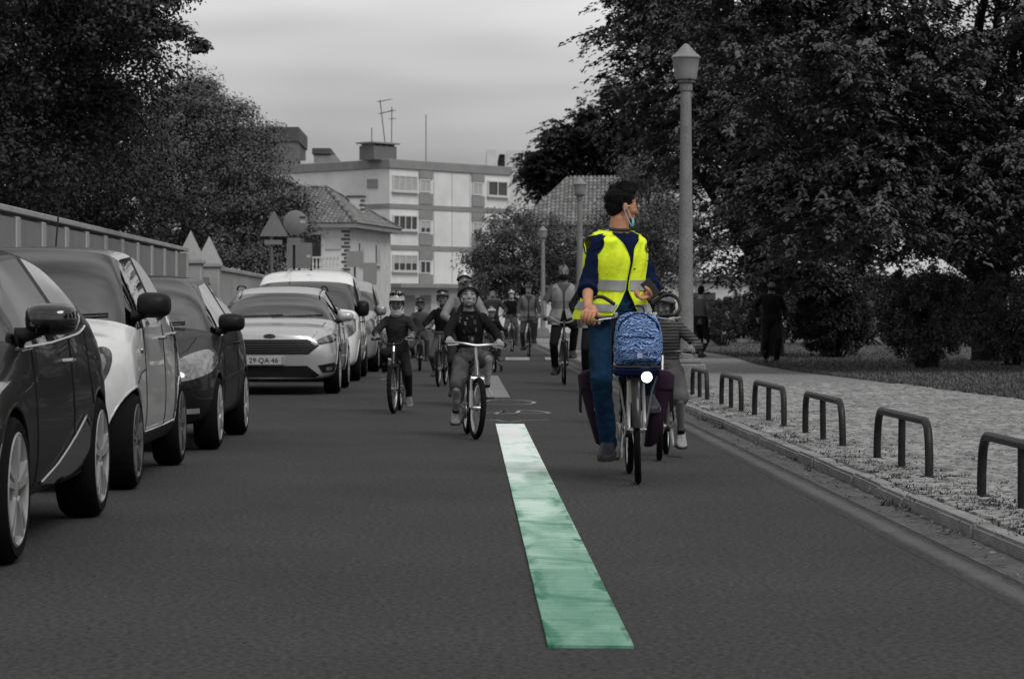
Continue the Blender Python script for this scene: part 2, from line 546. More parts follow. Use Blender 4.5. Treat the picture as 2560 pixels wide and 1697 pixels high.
# kerb stones, each its own piece
kerb = empty('kerb', (KX0, 0, 0), kind='structure')
random.seed(11)
y = 7.0
kmeshes = []
for k in range(6):
    Lk = [0.82, 0.95, 1.1, 0.88, 1.02, 1.2][k]
    bm = bmesh.new(); bmesh.ops.create_cube(bm, size=1.0)
    bmesh.ops.scale(bm, vec=(KX1 - KX0, Lk - .012, .2), verts=bm.verts)
    bmesh.ops.bevel(bm, geom=bm.edges[:] , offset=.016, segments=2, affect='EDGES')
    for v in bm.verts:
        n = mnoise.noise(v.co * 7 + Vector((k * 9, 0, 0))) * .008
        v.co += Vector((n, 0, n * .7))
    me = bpy.data.meshes.new('kerb_stone'); bm.to_mesh(me); bm.free(); me.shade_smooth(); me.set_sharp_from_angle(angle=R(40))
    me.materials.append(m_kerb)
    kmeshes.append((me, Lk))
while y < 95:
    me, Lk = random.choice(kmeshes)
    o = link('kerb_stone', me, None, kerb, ((KX1 - KX0) / 2 + random.uniform(-.006, .006), y + Lk / 2, KZ - .1 + random.uniform(-.006, .004)), (random.uniform(-.004, .004), 0, random.uniform(-.006, .006)))
    y += Lk

# pavement: joint bed + cobbles
PAVE_X1 = 6.35
def lawn_edge(y): return 6.15 + 0.28 * math.sin(y * .21 + 1.0) + (0.5 if y < 33 else 0.0) * min(1, (33 - y) / 6 if y < 33 else 0)
V = []; Fc = []
ys = [4 + i * 1.0 for i in range(100)]
for yy in ys: V += [(KX1 - .005, yy, KZ - .012), (lawn_edge(yy) + .2, yy, KZ - .012)]
for j in range(len(ys) - 1): Fc.append((2 * j, 2 * j + 1, 2 * j + 3, 2 * j + 2))
me = bpy.data.meshes.new('pavement'); me.from_pydata(V, [], Fc); me.update()
# far paving: material takes over beyond the cobbles that can be told apart
def pave_mat():
    m = M('paved_bed', 0.10, rough=0.9, var=0.3, vscale=2.0, bump=0.3, bscale=40)
    t = m.node_tree; N = t.nodes; K = t.links.new
    b = N['Principled BSDF']
    src = b.inputs['Base Color'].links[0].from_socket
    tc = N.new('ShaderNodeTexCoord')
    vo = N.new('ShaderNodeTexVoronoi'); vo.inputs['Scale'].default_value = 9.5; vo.feature = 'DISTANCE_TO_EDGE'
    K(tc.outputs['Object'], vo.inputs['Vector'])
    r = N.new('ShaderNodeMapRange'); r.inputs['From Min'].default_value = 0.02; r.inputs['From Max'].default_value = 0.12
    K(vo.outputs['Distance'], r.inputs['Value'])
    sep = N.new('ShaderNodeSeparateXYZ'); K(tc.outputs['Object'], sep.inputs[0])
    gt = N.new('ShaderNodeMapRange'); gt.inputs['From Min'].default_value = 36; gt.inputs['From Max'].default_value = 37
    K(sep.outputs['Y'], gt.inputs['Value'])
    mu = N.new('ShaderNodeMath'); mu.operation = 'MULTIPLY'; K(r.outputs[0], mu.inputs[0]); K(gt.outputs[0], mu.inputs[1])
    nz = N.new('ShaderNodeTexNoise'); nz.inputs['Scale'].default_value = 5; K(tc.outputs['Object'], nz.inputs['Vector'])
    st_ = N.new('ShaderNodeMapRange'); st_.inputs['To Min'].default_value = .15; st_.inputs['To Max'].default_value = .32; K(nz.outputs['Fac'], st_.inputs['Value'])
    mx = N.new('ShaderNodeMix'); mx.data_type = 'RGBA'
    K(mu.outputs[0], mx.inputs[0]); K(src, mx.inputs[6]); K(st_.outputs[0], mx.inputs[7])
    K(mx.outputs[2], b.inputs['Base Color'])
    return m
pavement = link('pavement', me, pave_mat()); pavement['kind'] = 'structure'
random.seed(5)
def cobble_mesh(k):
    rr = random.Random(k)
    n = 5 if k % 3 else 6
    rot = rr.uniform(0, 1)
    top = []; bot = []
    for i in range(n):
        a = 2 * math.pi * (i + rot) / n + rr.uniform(-.2, .2)
        r = rr.uniform(.040, .052)
        bot.append((r * math.cos(a), r * math.sin(a), -.03)); top.append((r * .86 * math.cos(a), r * .86 * math.sin(a), rr.uniform(.004, .011)))
    mid = [(x * 1.0, y_ * 1.0, -.003) for x, y_, _ in bot]
    return bot, mid, top, n
CB = [cobble_mesh(k) for k in range(8)]
cb_me = []
for k, (bo, mi, to, n) in enumerate(CB):
    mb = MB().loft([mi, to], cap=False); mb.add([*to, (0, 0, .013)], [(i, (i + 1) % n, n) for i in range(n)])
    cb_me.append(mb.mesh('cobble', True, 35)); cb_me[-1].materials.append(m_cobble)
singles = 0
mb = MB()
row = 0
y = 9.6
stuffV = []; stuffF = []
while y < 36.5:
    dx = 0.096 * (1 if y < 24 else 1.35)
    x = KX1 + .06 + (row % 2) * dx * .5
    xe = lawn_edge(y)
    while x < xe:
        # outside the frame: skip
        px_lim = (1415 / 6300) * y + .25
        if x < px_lim:
            k = random.randrange(8)
            jx, jy = random.uniform(-.011, .011), random.uniform(-.011, .011)
            z = KZ - .006 + random.uniform(-.006, .005) + .006 * mnoise.noise(Vector((x * 1.3, y * 1.3, 0)))
            rz = random.uniform(0, 6.28); s_ = random.uniform(.9, 1.12) * dx / .096
            if singles < 300 and y < 14:
                o = link('cobble', cb_me[k], None, pavement, (x + jx, y + jy, z), (random.uniform(-.05, .05), random.uniform(-.05, .05), rz))
                o.scale = (s_, s_, 1)
                singles += 1
            else:
                bo, mi, to, n = CB[k]
                ca, sa = math.cos(rz) * s_, math.sin(rz) * s_
                tx, ty = random.uniform(-.07, .07), random.uniform(-.07, .07)
                o = len(stuffV)
                for (u, v, w) in (*mi, *to):
                    stuffV.append((x + jx + u * ca - v * sa, y + jy + u * sa + v * ca, z + w + u * tx + v * ty))
                for i in range(n):
                    l = (i + 1) % n
                    stuffF.append((o + i, o + l, o + n + l, o + n + i))
                stuffF.append(tuple(o + n + i for i in range(n)))
        x += dx
    y += dx * .92
    row += 1
me = bpy.data.meshes.new('cobbles'); me.from_pydata(stuffV, [], stuffF); me.update()
o = link('cobbles', me, m_cobble, pavement); o['kind'] = 'stuff'

# lawn
V = []; Fc = []
ys = [4 + i * 2.0 for i in range(60)]
for yy in ys: V += [(lawn_edge(yy), yy, KZ - .004), (60, yy, KZ - .004)]
for j in range(len(ys) - 1): Fc.append((2 * j, 2 * j + 1, 2 * j + 3, 2 * j + 2))
me = bpy.data.meshes.new('lawn'); me.from_pydata(V, [], Fc); me.update()
o = link('lawn', me, m_lawn); o['kind'] = 'structure'
# left side: kerb, footpath
mb = MB().box((-3.87, 60, .05), (.14, 150, .12), bev=.02)
o = mb.build('kerb_far_side', m_kerb); o['kind'] = 'structure'
sheet('footpath', -5.0, -3.79, -10, 140, .10, m_joint)
sheet('garden_ground', -40, -5.2, 5, 140, .12, m_ground)

# grass blades and weeds
def blades(name, pts, h, w, mat, lean=.6, n=None, kind='stuff', parent=None, label=None, cat=None):
    pts = np.asarray(pts, dtype=np.float32); n = len(pts)
    rg = np.random.default_rng(len(name) + n)
    hh = h * rg.uniform(.45, 1.25, n); a = rg.uniform(0, 6.283, n); ln = rg.uniform(.1, lean, n)
    dx, dy = np.cos(a), np.sin(a)
    V = np.zeros((n, 4, 3), np.float32)
    ww = w * rg.uniform(.6, 1.3, n)
    V[:, 0] = pts + np.stack([-dy * ww, dx * ww, 0 * a], 1)
    V[:, 1] = pts + np.stack([dy * ww, -dx * ww, 0 * a], 1)
    V[:, 2] = pts + np.stack([dx * ln * hh * .45 + dy * ww * .7, dy * ln * hh * .45 - dx * ww * .7, hh * .6], 1)
    V[:, 3] = pts + np.stack([dx * ln * hh, dy * ln * hh, hh], 1)
    base = np.arange(n)[:, None] * 4
    Fq = np.concatenate([base + np.array([[0, 1, 2]]), base + np.array([[0, 2, 3]])], 0)
    o = link(name, mesh_np(name, V.reshape(-1, 3), Fq), mat, parent)
    if not parent or kind: o['kind'] = kind
    if label: o['label'] = label
    if cat: o['category'] = cat
    return o
m_grass = M('grass_blades', 0.085, rough=0.7, island=0.4, var=0.3, vscale=.8)
m_weed = M('weed_leaves', 0.060, rough=0.7, island=0.45)
rg = np.random.default_rng(4)
n = 42000
yy = 28 + 60 * rg.random(n) ** 1.5
xx = np.array([lawn_edge(v) for v in yy]) + .02 + rg.random(n) ** 1.6 * (yy * .235 - 6)
ok = xx < yy * .232
blades('grass', np.stack([xx, yy, np.full(n, KZ - .004)], 1)[ok], .045, .012, m_grass, label='short mown grass of the shady park lawn', cat='grass')
pts = []
rr = random.Random(21)
for _ in range(260):                       # weeds among the cobbles, thick near kerb and hoop feet
    y0 = 9.8 + 24 * rr.random() ** 1.5
    x0 = KX1 + .04 + abs(rr.gauss(0, .22)) + (rr.random() < .25) * rr.uniform(0, .6)
    sp = rr.uniform(.03, .10)
    for _k in range(rr.randrange(14, 46)):
        pts.append((x0 + rr.gauss(0, sp), y0 + rr.gauss(0, sp), KZ - .01))
blades('weeds', pts, .024, .006, m_weed, lean=1.3, label='low weeds growing between the pavement cobbles', cat='weeds')
pts = []
for _ in range(20):                        # tufts in the gutter
    y0 = 9 + 30 * rr.random() ** 1.3
    x0 = KX0 - .02 - abs(rr.gauss(0, .03))
    for _k in range(rr.randrange(10, 30)):
        pts.append((x0 + rr.gauss(0, .025), y0 + rr.gauss(0, .06), .004))
blades('gutter_grass', pts, .04, .005, m_weed, lean=1.2, label='dry grass tufts along the foot of the kerb', cat='grass')
# dead leaves and grit in the gutter
mb = MB()
for _ in range(420):
    y0 = 8.5 + 30 * rr.random() ** 1.4
    x0 = KX0 - abs(rr.gauss(0, .09)) - .01
    s_ = rr.uniform(.008, .028); a = rr.uniform(0, 6.28)
    z = .006 + rr.uniform(0, .006)
    q = [(x0 + s_ * math.cos(a + k * 1.57) * (1 if k % 2 else .55), y0 + s_ * math.sin(a + k * 1.57) * (1 if k % 2 else .55), z + rr.uniform(0, .012)) for k in range(4)]
    mb.add(q, [(0, 1, 2), (0, 2, 3)])
o = mb.build('litter', M('dead_leaves', 0.10, rough=.8, island=.75), smooth=False, fixn=False)
tag(o, 'dead leaves and grit gathered in the gutter', 'leaf litter', kind='stuff')

# ------------------------------------------------------------------ garden wall on the left
m_wallp = M('whitewashed_wall', 0.33, rough=.9, var=.18, vscale=1.3, bump=.25, bscale=30)
m_panel = M('grey_wall_panel', 0.20, rough=.9, var=.22, vscale=1.0, bump=.25, bscale=30)
WX, WH = -5.0, 2.28
gw = empty('garden_wall', (WX, 0, 0), label='long low garden wall of grey panels between pale posts beside the parked cars', cat='wall')
MB().box((-.11, 34.6, .6), (.12, 22.8, 1.2 - .01)).build('wall_core', m_wallp, gw, smooth=False)
MB().box((-.09, 34.6, WH - .035), (.235, 22.8, .07), bev=.01).build('coping', m_wallp, gw)
panel_me = None; post_me = MB().box((0, 0, 0), (.22, .26, WH - .10), bev=.01).mesh('post'); post_me.materials.append(m_wallp)
panel_me = MB().box((0, 0, 0), (.185, 1.49, WH - .12), bev=.008).mesh('panel'); panel_me.materials.append(m_panel)
y = 23.2
while y < 46:
    link('post', post_me, None, gw, (-.09, y, (WH - .10) / 2))
    if y + 1.75 < 46.4: link('panel', panel_me, None, gw, (-.09, y + .875, (WH - .12) / 2))
    y += 1.75
def gate_pillar(y, lab):
    p = empty('gate_pillar', (WX, y, 0), label=lab, cat='gate pillar', group='gate pillars in the garden wall')
    MB().box((0, 0, 1.0), (.42, .42, 2.0), bev=.012).build('shaft', m_wallp, p)
    MB().box((0, 0, 2.04), (.5, .5, .08), bev=.012).build('cap_slab', m_wallp, p)
    MB().add([(-.24, -.24, 2.082), (.24, -.24, 2.082), (.24, .24, 2.082), (-.24, .24, 2.082), (0, 0, 2.62)], [(0, 1, 4), (1, 2, 4), (2, 3, 4), (3, 0, 4), (3, 2, 1, 0)]).build('pointed_cap', m_wallp, p, smooth=False)
gate_pillar(46.6, 'pointed white gate pillar at the end of the panelled wall, nearer of two')
gate_pillar(50.0, 'pointed white gate pillar where the plain wall begins, farther of two')
gw2 = empty('boundary_wall', (WX, 0, 0), label='plain whitewashed wall running on beyond the pointed gate pillars', cat='wall')
MB().box((-.05, 60.8, .98), (.2, 21.1, 1.96)).build('wall_core', m_wallp, gw2, smooth=False)
MB().box((-.05, 60.8, 2.0), (.28, 21.1, .09), bev=.015).build('coping', m_wallp, gw2)
g2 = empty('garden_gate', (WX, 48.3, 0), label='low metal gate between the two pointed pillars', cat='gate')
m_dkmetal = M('dark_painted_metal', 0.03, rough=.5, var=.3, vscale=20, bump=.1, bscale=80)
mb = MB()
MB().box((0, 0, .95), (.05, 2.9, 1.7), bev=.01).build('leaf_panel', m_panel, g2)
for k in range(2): MB().box((.03, 0, .25 + 1.4 * k), (.03, 2.88, .06)).build('rail', m_dkmetal, g2, smooth=False)

# ------------------------------------------------------------------ low parking hoops on the pavement
m_hoop = M('hoop_paint', 0.016, spec=.3, rough=.45, var=.45, vscale=9, bump=.15, bscale=60, fine=.2, fscale=60)
def hoop(ya, yb, x, h, lab, tilt=0.0):
    o = empty('parking_hoop', (x, (ya + yb) / 2, KZ - .012), label=lab, cat='hoop barrier', group='low black hoop barriers along the kerb')
    hl = (yb - ya) / 2; r = .027; rc = .16
    def arc(sgn):
        pts = [(0, sgn * hl, -.05), (0, sgn * hl, h * .35), (0, sgn * (hl - .015), h - rc)]
        for k in range(1, 8):
            a = k / 8 * math.pi / 2
            pts.append((0, sgn * (hl - .02 - rc * 1.05 * (1 - math.cos(a))), h - rc + rc * math.sin(a)))
        return pts
    path = arc(-1) + arc(1)[::-1]
    # left leg, top bar, right leg as own parts
    k1 = 10
    MB().tube(path[:k1 + 0] , r, 12).build('leg', m_hoop, o)
    MB().tube([path[k1 - 1], path[k1]], r, 12).build('top_bar', m_hoop, o)
    MB().tube(path[k1:], r, 12).build('leg', m_hoop, o)
    MB().tube([(0, 0, -.05), (0, 0, h - .006)], r * .92, 12).build('middle_leg', m_hoop, o)
    mb = MB().lathe([(.034, 0), (.034, .012), (.029, .02)], (0, 0, h - .006 - .03), 12)
    for c in ((0, -hl, .0), (0, hl, 0), (0, 0, 0)):
        MB().lathe([(.05, .004), (.05, .013), (.03, .02)], c, 12).build('foot_collar', m_hoop, o)
    o.rotation_euler = (0, tilt, 0)
    return o
hoop(12.05, 14.1, 2.92, .355, 'black hoop barrier cut off by the frame edge, nearest on the pavement')
hoop(15.75, 17.73, 2.93, .355, 'black hoop barrier second from the frame edge along the kerb', .01)
hoop(19.3, 21.4, 2.925, .355, 'black hoop barrier third from the frame edge, with a joint in its top bar', -.012)
hoop(22.8, 25.1, 2.92, .35, 'black hoop barrier fourth from the frame edge along the kerb', .008)
hoop(26.2, 28.2, 2.91, .35, 'black hoop barrier second closest to the lamp post plinth')
hoop(29.6, 31.5, 2.885, .34, 'black hoop barrier farthest away, right beside the lamp post plinth')

# ------------------------------------------------------------------ street lamps
m_conc = M('concrete_post', 0.20, rough=.9, var=.16, vscale=4, bump=.35, bscale=90, fine=.35, fscale=70)
m_lampg = M('lamp_opal', 0.24, rough=.4, var=.1, vscale=6)
m_lamptop = M('lamp_top', 0.20, rough=.45)
def lamp(x, y, ht, lab, detail=True):
    o = empty('street_lamp', (x, y, KZ - .012), label=lab, cat='street lamp', group='concrete street lamps along the pavement')
    n = 24
    mb = MB().box((0, 0, .17), (.5, .5, .35), bev=.02); mb.build('plinth', m_conc, o)
    MB().box((0, 0, .375), (.40, .40, .06), bev=.015).build('plinth_cap', m_conc, o)
    top = ht - .645
    MB().lathe([(.108, .40), (.106, .8), (.094, 2.0), (.072, top - .02), (.072, top)], n=n).build('pole', m_conc, o)
    MB().lathe([(.085, top), (.09, top + .02), (.09, top + .09), (.078, top + .10), (.115, top + .115), (.12, top + .14), (.10, top + .155)], n=n).build('collar', m_conc, o)
    b = top + .155
    MB().lathe([(.142, b), (.152, b + .03), (.165, b + .13), (.185, b + .27), (.196, b + .29)], n=n).build('lamp_globe', m_lampg, o)
    MB().lathe([(.200, b + .285), (.203, b + .30), (.172, b + .335), (.142, b + .352), (.136, b + .368), (.105, b + .395), (.098, b + .41), (.066, b + .442), (.040, b + .468), (.026, b + .484), (0, b + .49)], n=n).build('lamp_cap', m_lamptop, o)
    mb = MB()
    for k in range(3): mb.tube([(.12 * math.cos(k * 2.1 + 2.9), .12 * math.sin(k * 2.1 + 2.9), b - .02), (.17 * math.cos(k * 2.1 + 2.9), .17 * math.sin(k * 2.1 + 2.9), b + .01)], .012, 6)
    mb.build('clamp_screws', m_dkmetal, o)
    return o
lamp(3.05, 34.3, 4.70, 'tall speckled concrete lamp post in front of the big dark tree')
lamp(3.32, 71, 4.85, 'concrete street lamp whose head shows beside the head of the cyclist in yellow vest')
lamp(3.44, 107, 4.72, 'smallest concrete street lamp in front of the round grey tree down the road')
# ================================================================== trees and shrubs
m_bark = M('bark', 0.035, rough=.95, spec=.1, var=.4, vscale=6, bump=1.0, bscale=14, stretch=(1, 1, .25))
m_leafA = M('foliage_dark', 0.036, rough=.55, island=.22, var=.35, vscale=.5, spec=.18)
m_leafB = M('foliage_mid', 0.105, rough=.6, island=.28, var=.4, vscale=.5, spec=.18)
m_leafC = M('foliage_grey', 0.090, rough=.7, island=.22, var=.3, vscale=.4, spec=.15)
m_leafS = M('foliage_shrub', 0.12, rough=.5, island=.28, var=.35, vscale=1.4, spec=.2)

def leaf_mesh(name, P, Nn, size, rg, aspect=.55, star=False, Tn=None):
    """P positions, Nn normals -> folded leaf blades (two quads) or star leaves"""
    n = len(P)
    t = rg.normal(size=(n, 3)) if Tn is None else Tn.copy()
    t -= (t * Nn).sum(1)[:, None] * Nn
    t /= np.linalg.norm(t, axis=1)[:, None] + 1e-9
    b = np.cross(Nn, t)
    s = size * rg.uniform(.6, 1.3, n)[:, None]
    if star:                                   # lobed leaf, drooping tips
        k = 5
        V = np.zeros((n, 2 * k, 3), np.float32)
        for i in range(2 * k):
            a = 2 * math.pi * i / (2 * k)
            r = (1.0 if i % 2 == 0 else .42)
            V[:, i] = P + s * .62 * r * (math.cos(a) * t + math.sin(a) * b) - Nn * s * (.16 if i % 2 == 0 else 0)
        base = np.arange(n)[:, None] * (2 * k)
        Fq = base + np.arange(2 * k)[None, :]
    else:
        V = np.zeros((n, 4, 3), np.float32)
        V[:, 0] = P - t * s * .5
        V[:, 1] = P + b * s * aspect * .5 + Nn * s * .10
        V[:, 2] = P + t * s * .5 - Nn * s * .12
        V[:, 3] = P - b * s * aspect * .5 + Nn * s * .10
        base = np.arange(n)[:, None] * 4
        Fq = base + np.array([[0, 1, 2, 3]])
    return mesh_np(name, V.reshape(-1, V.shape[2]), Fq)

def foliage(rg, clumps, per, flat=.55, up=.8, jitter=.3):
    """clumps: (n,4) centre+radius -> leaf positions, normals"""
    n = len(clumps) * per
    c = np.repeat(clumps, per, axis=0)
    d = rg.normal(size=(n, 3)); d /= np.linalg.norm(d, axis=1)[:, None]
    r = rg.random(n) ** .5
    off = d * (r * c[:, 3])[:, None]
    off[:, 2] *= flat
    # clump tips droop
    off[:, 2] -= .25 * (off[:, 0] ** 2 + off[:, 1] ** 2) / c[:, 3]
    P = c[:, :3] + off
    Nn = d * .7 + np.array([0, 0, up]) + rg.normal(size=(n, 3)) * jitter
    Nn /= np.linalg.norm(Nn, axis=1)[:, None]
    return P, Nn

def sprays(rg, clumps, per, flat=.35, twigs=14):
    """layered feathery sprays: leaves set in pairs along twigs that fan out from each clump and droop"""
    m = len(clumps)
    n = m * per
    c = np.repeat(clumps, per, axis=0)
    az = rg.uniform(0, 6.283, (m, twigs)); el = rg.normal(.05, .28, (m, twigs)); ln = rg.uniform(.6, 1.15, (m, twigs)); zo = rg.normal(0, .5, (m, twigs))
    ti = rg.integers(0, twigs, n); ci = np.repeat(np.arange(m), per)
    a, e, l_, z_ = az[ci, ti], el[ci, ti], ln[ci, ti], zo[ci, ti]
    t = rg.uniform(.15, 1.0, n) ** .8
    d = np.stack([np.cos(a) * np.cos(e), np.sin(a) * np.cos(e), np.sin(e)], 1)
    P = c[:, :3] + d * (t * l_ * c[:, 3])[:, None]
    P[:, 2] += z_ * flat * c[:, 3] - .35 * c[:, 3] * t ** 2
    P += rg.normal(size=(n, 3)) * .025
    sd = rg.choice([-1.0, 1.0], n) * rg.uniform(.5, 1.1, n)
    T = np.stack([np.cos(a + sd), np.sin(a + sd), -.35 - .5 * rg.random(n)], 1)
    Nn = np.stack([d[:, 0] * .35, d[:, 1] * .35, np.ones(n)], 1) + rg.normal(size=(n, 3)) * .22
    Nn /= np.linalg.norm(Nn, axis=1)[:, None]
    P += T * .06
    return P, Nn, T

def blob_clumps(rg, blobs, cr):
    out = []
    for (c, r, n) in blobs:
        d = rg.normal(size=(n, 3)); d /= np.linalg.norm(d, axis=1)[:, None]
        rad = .35 + .68 * rg.random(n) ** .6
        P = np.array(c) + d * rad[:, None] * np.array(r)
        rr = cr * rg.uniform(.55, 1.35, n)
        out.append(np.concatenate([P, rr[:, None]], 1))
    return np.concatenate(out, 0)

def make_tree(name, label, cat, base, th, tr, blobs, cr, per, size, mat, seed, star=False, flat=.55, up=.8, branches=26, extra=None, group=None, zmin=1.2, lean=(0, 0), xmin=None):
    rg = np.random.default_rng(seed)
    base = Vector(base)
    root = empty(name, base, label=label, cat=cat, group=group)
    cl = blob_clumps(rg, blobs, cr)
    if extra is not None: cl = np.concatenate([cl, np.array(extra)], 0)
    cl = cl[cl[:, 2] > zmin]
    if star:
        P, Nn, Tn = sprays(rg, cl, per, flat)
    else:
        P, Nn = foliage(rg, cl, per, flat, up); Tn = None
    P = P - np.array(base)
    me = leaf_mesh('crown', P, Nn, size, rg, Tn=Tn, aspect=.42 if star else .55)
    link('crown', me, mat, root)
    # trunk and limbs
    top = Vector((lean[0], lean[1], th))
    tp = [Vector((0, 0, -.1)), Vector((lean[0] * .2, lean[1] * .2, th * .25)), Vector((lean[0] * .55, lean[1] * .55, th * .6)), top]
    tp = catmull(tp, 5)
    mb = MB().tube(tp, [tr * (1.25 if i == 0 else 1.0) * (1 - .45 * i / (len(tp) - 1)) for i in range(len(tp))], 14)
    mb.build('trunk', m_bark, root)
    mb = MB()
    idx = rg.choice(len(cl), min(branches, len(cl)), replace=False)
    for i in idx:
        e = Vector(cl[i, :3]) - base
        s0 = tp[int(len(tp) * rg.uniform(.55, .98))]
        mid = s0.lerp(e, .5) + Vector((rg.uniform(-.3, .3), rg.uniform(-.3, .3), rg.uniform(.1, .6)))
        pts = catmull([s0, mid, e], 4)
        k = len(pts)
        mb.tube(pts, [tr * .42 * (1 - .88 * j / (k - 1)) for j in range(k)], 6)
    mb.build('branches', m_bark, root)
    return root

LT = 'trees overhanging the garden wall'
# left: near dark trees behind the wall
make_tree('garden_tree', 'huge nearly black tree filling the upper corner above the panelled wall', 'tree', (-9.0, 39, .1), 3.6, .34,
          [((-9.3, 39, 6.2), (3.4, 4.5, 4.2), 210), ((-7.2, 36, 4.3), (2.1, 4.0, 2.2), 110), ((-7.0, 43, 5.4), (2.0, 3.5, 3.2), 90), ((-9.5, 33, 3.4), (3.0, 4.0, 1.6), 80), ((-6.0, 34.5, 6.2), (1.6, 2.0, 1.3), 46), ((-5.1, 36, 4.7), (.9, 1.5, 1.2), 44), ((-5.0, 36, 6.2), (.9, 1.5, 1.0), 30)],
          .75, 330, .078, m_leafA, 1, branches=34, group=LT, up=.5,
          extra=[(-4.45, 34, 5.05, .5), (-4.15, 34, 4.95, .38), (-3.85, 34.2, 4.93, .3), (-3.55, 34.2, 4.72, .2), (-4.3, 34, 5.3, .5), (-4.75, 34, 5.35, .6), (-5.0, 34, 4.9, .45), (-4.2, 33.8, 4.6, .22), (-4.9, 34.5, 4.55, .3), (-4.5, 34, 5.75, .5), (-5.2, 34, 5.7, .6),(-4.0, 34, 5.35, .4),(-3.9,34.1,5.6,.35)])
make_tree('garden_tree', 'dark bushy tree spreading behind the round and triangular sign backs', 'tree', (-7.6, 72, .1), 3.0, .26,
          [((-7.3, 72, 4.7), (2.15, 2.6, 2.6), 150), ((-7.5, 72, 6.4), (1.45, 1.8, 1.5), 60), ((-5.7, 71, 3.9), (1.2, 1.8, 2.2), 76), ((-8.9, 70, 4.2), (1.9, 2.6, 2.6), 80), ((-4.75, 70, 4.1), (.5, .9, .75), 22), ((-6.6,70,2.6),(1.8,1.5,.9),40), ((-6.2, 72, 5.9), (.9, 1.2, 1.1), 30), ((-7.8, 72, 7.0), (.8, 1.1, .8), 26)],
          .60, 260, .085, m_leafB, 2, branches=26, group=LT, up=.55)
make_tree('garden_tree', 'dark tree in the middle of the row over the garden wall', 'tree', (-8.6, 55, .1), 3.0, .26,
          [((-8.9, 55, 4.5), (2.4, 3.0, 2.6), 170), ((-7.0, 54, 3.2), (1.6, 2.6, 1.4), 60)],
          .68, 250, .085, m_leafA, 3, branches=22, group=LT, up=.5)

# right: big park trees
RT = 'park trees on the lawn'
make_tree('park_tree', 'big broad-leaved tree with layered dark branches and a thick trunk behind the shrubs', 'tree', (11.4, 54, .06), 3.4, .44,
          [((9.0, 45, 6.4), (4.4, 4.2, 3.6), 230), ((6.6, 43.5, 5.2), (2.3, 2.6, 2.2), 100), ((6.9, 43, 3.0), (2.2, 1.8, 1.0), 70), ((11.3, 44, 3.7), (2.2, 2.2, 1.7), 80), ((5.4, 44, 7.0), (1.8, 2.0, 1.6), 66), ((9.0, 42.5, 3.3), (2.6, 1.4, .9), 60), ((11.4, 46, 8.0), (2.6, 2.5, 1.5), 80)],
          .80, 300, .125, m_leafB, 4, star=True, flat=.30, up=1.2, branches=40, group=RT, zmin=1.9, lean=(-1.0, -3.0))
make_tree('park_tree', 'tall park tree whose crown rises behind the concrete lamp post', 'tree', (7.4, 60, .06), 3.0, .30,
          [((6.6, 60, 6.2), (2.7, 3.0, 2.6), 140), ((5.2, 59.5, 7.4), (1.9, 2.0, 1.9), 80), ((8.6, 60, 4.4), (2.8, 2.5, 2.4), 110), ((7.4,58,2.9),(2.2,1.6,1.3),70), ((4.7,60,8.8),(1.3,1.5,1.0),30)],
          .88, 270, .15, m_leafB, 5, star=True, flat=.32, up=1.1, branches=30, group=RT, zmin=1.7)
make_tree('park_tree', 'fine-leaved dark tree at the upper frame edge over the park', 'tree', (13.2, 50, .06), 3.4, .35,
          [((12.0, 48, 6.6), (2.4, 2.6, 2.6), 130), ((12.2, 52, 3.4), (2.6, 2.2, 1.9), 90)],
          .7, 170, .10, m_leafA, 6, flat=.6, up=.5, branches=24, group=RT)
make_tree('park_tree', 'dark tree rising behind the grey tiled roof beside the sky', 'tree', (8.6, 152, .06), 7.5, .45,
          [((8.2, 151, 11.4), (2.5, 2.8, 2.2), 110), ((5.8, 151, 11.2), (1.5, 1.8, 1.4), 50), ((4.7, 151, 10.0), (1.2, 1.5, .9), 40), ((5.6, 151, 9.2), (2.0, 1.5, 1.2), 60), ((10.4, 151, 12.2), (2.8, 2.6, 3.2), 110), ((9.5, 151, 8.0), (3.0, 2.4, 1.6), 60)],
          .9, 190, .24, m_leafA, 7, flat=.5, up=.7, branches=22, group=RT, star=True)
make_tree('park_tree', 'soft grey feathery tree directly behind the cyclist in yellow vest', 'tree', (6.3, 84, .06), 2.2, .2,
          [((6.2, 84, 4.2), (1.75, 2.0, 2.2), 120), ((5.2, 84, 3.0), (1.2, 1.4, 1.5), 50), ((7.3, 84, 3.3), (1.4, 1.4, 1.7), 50)],
          .55, 130, .10, m_leafB, 8, flat=.8, up=.4, branches=16, group=RT, zmin=.9)
make_tree('street_tree', 'round grey olive-like tree overhanging the road in front of the flats', 'tree', (3.5, 121, 0), 2.4, .2,
          [((3.0, 121, 4.0), (2.5, 2.4, 2.3), 150), ((1.5, 121, 3.1), (1.5, 1.6, 1.4), 60), ((4.9, 121, 3.4), (2.1, 1.8, 1.9), 70)],
          .62, 120, .13, m_leafC, 9, flat=.8, up=.45, branches=18, zmin=1.5, lean=(-.4, 0))
make_tree('street_tree', 'dark low tree half hidden below the round grey tree at the road end', 'tree', (6.2, 112, 0), 1.8, .15,
          [((6.0, 112, 2.8), (2.6, 1.8, 1.7), 110)], .6, 110, .13, m_leafA, 19, flat=.8, up=.45, branches=12, zmin=.6)

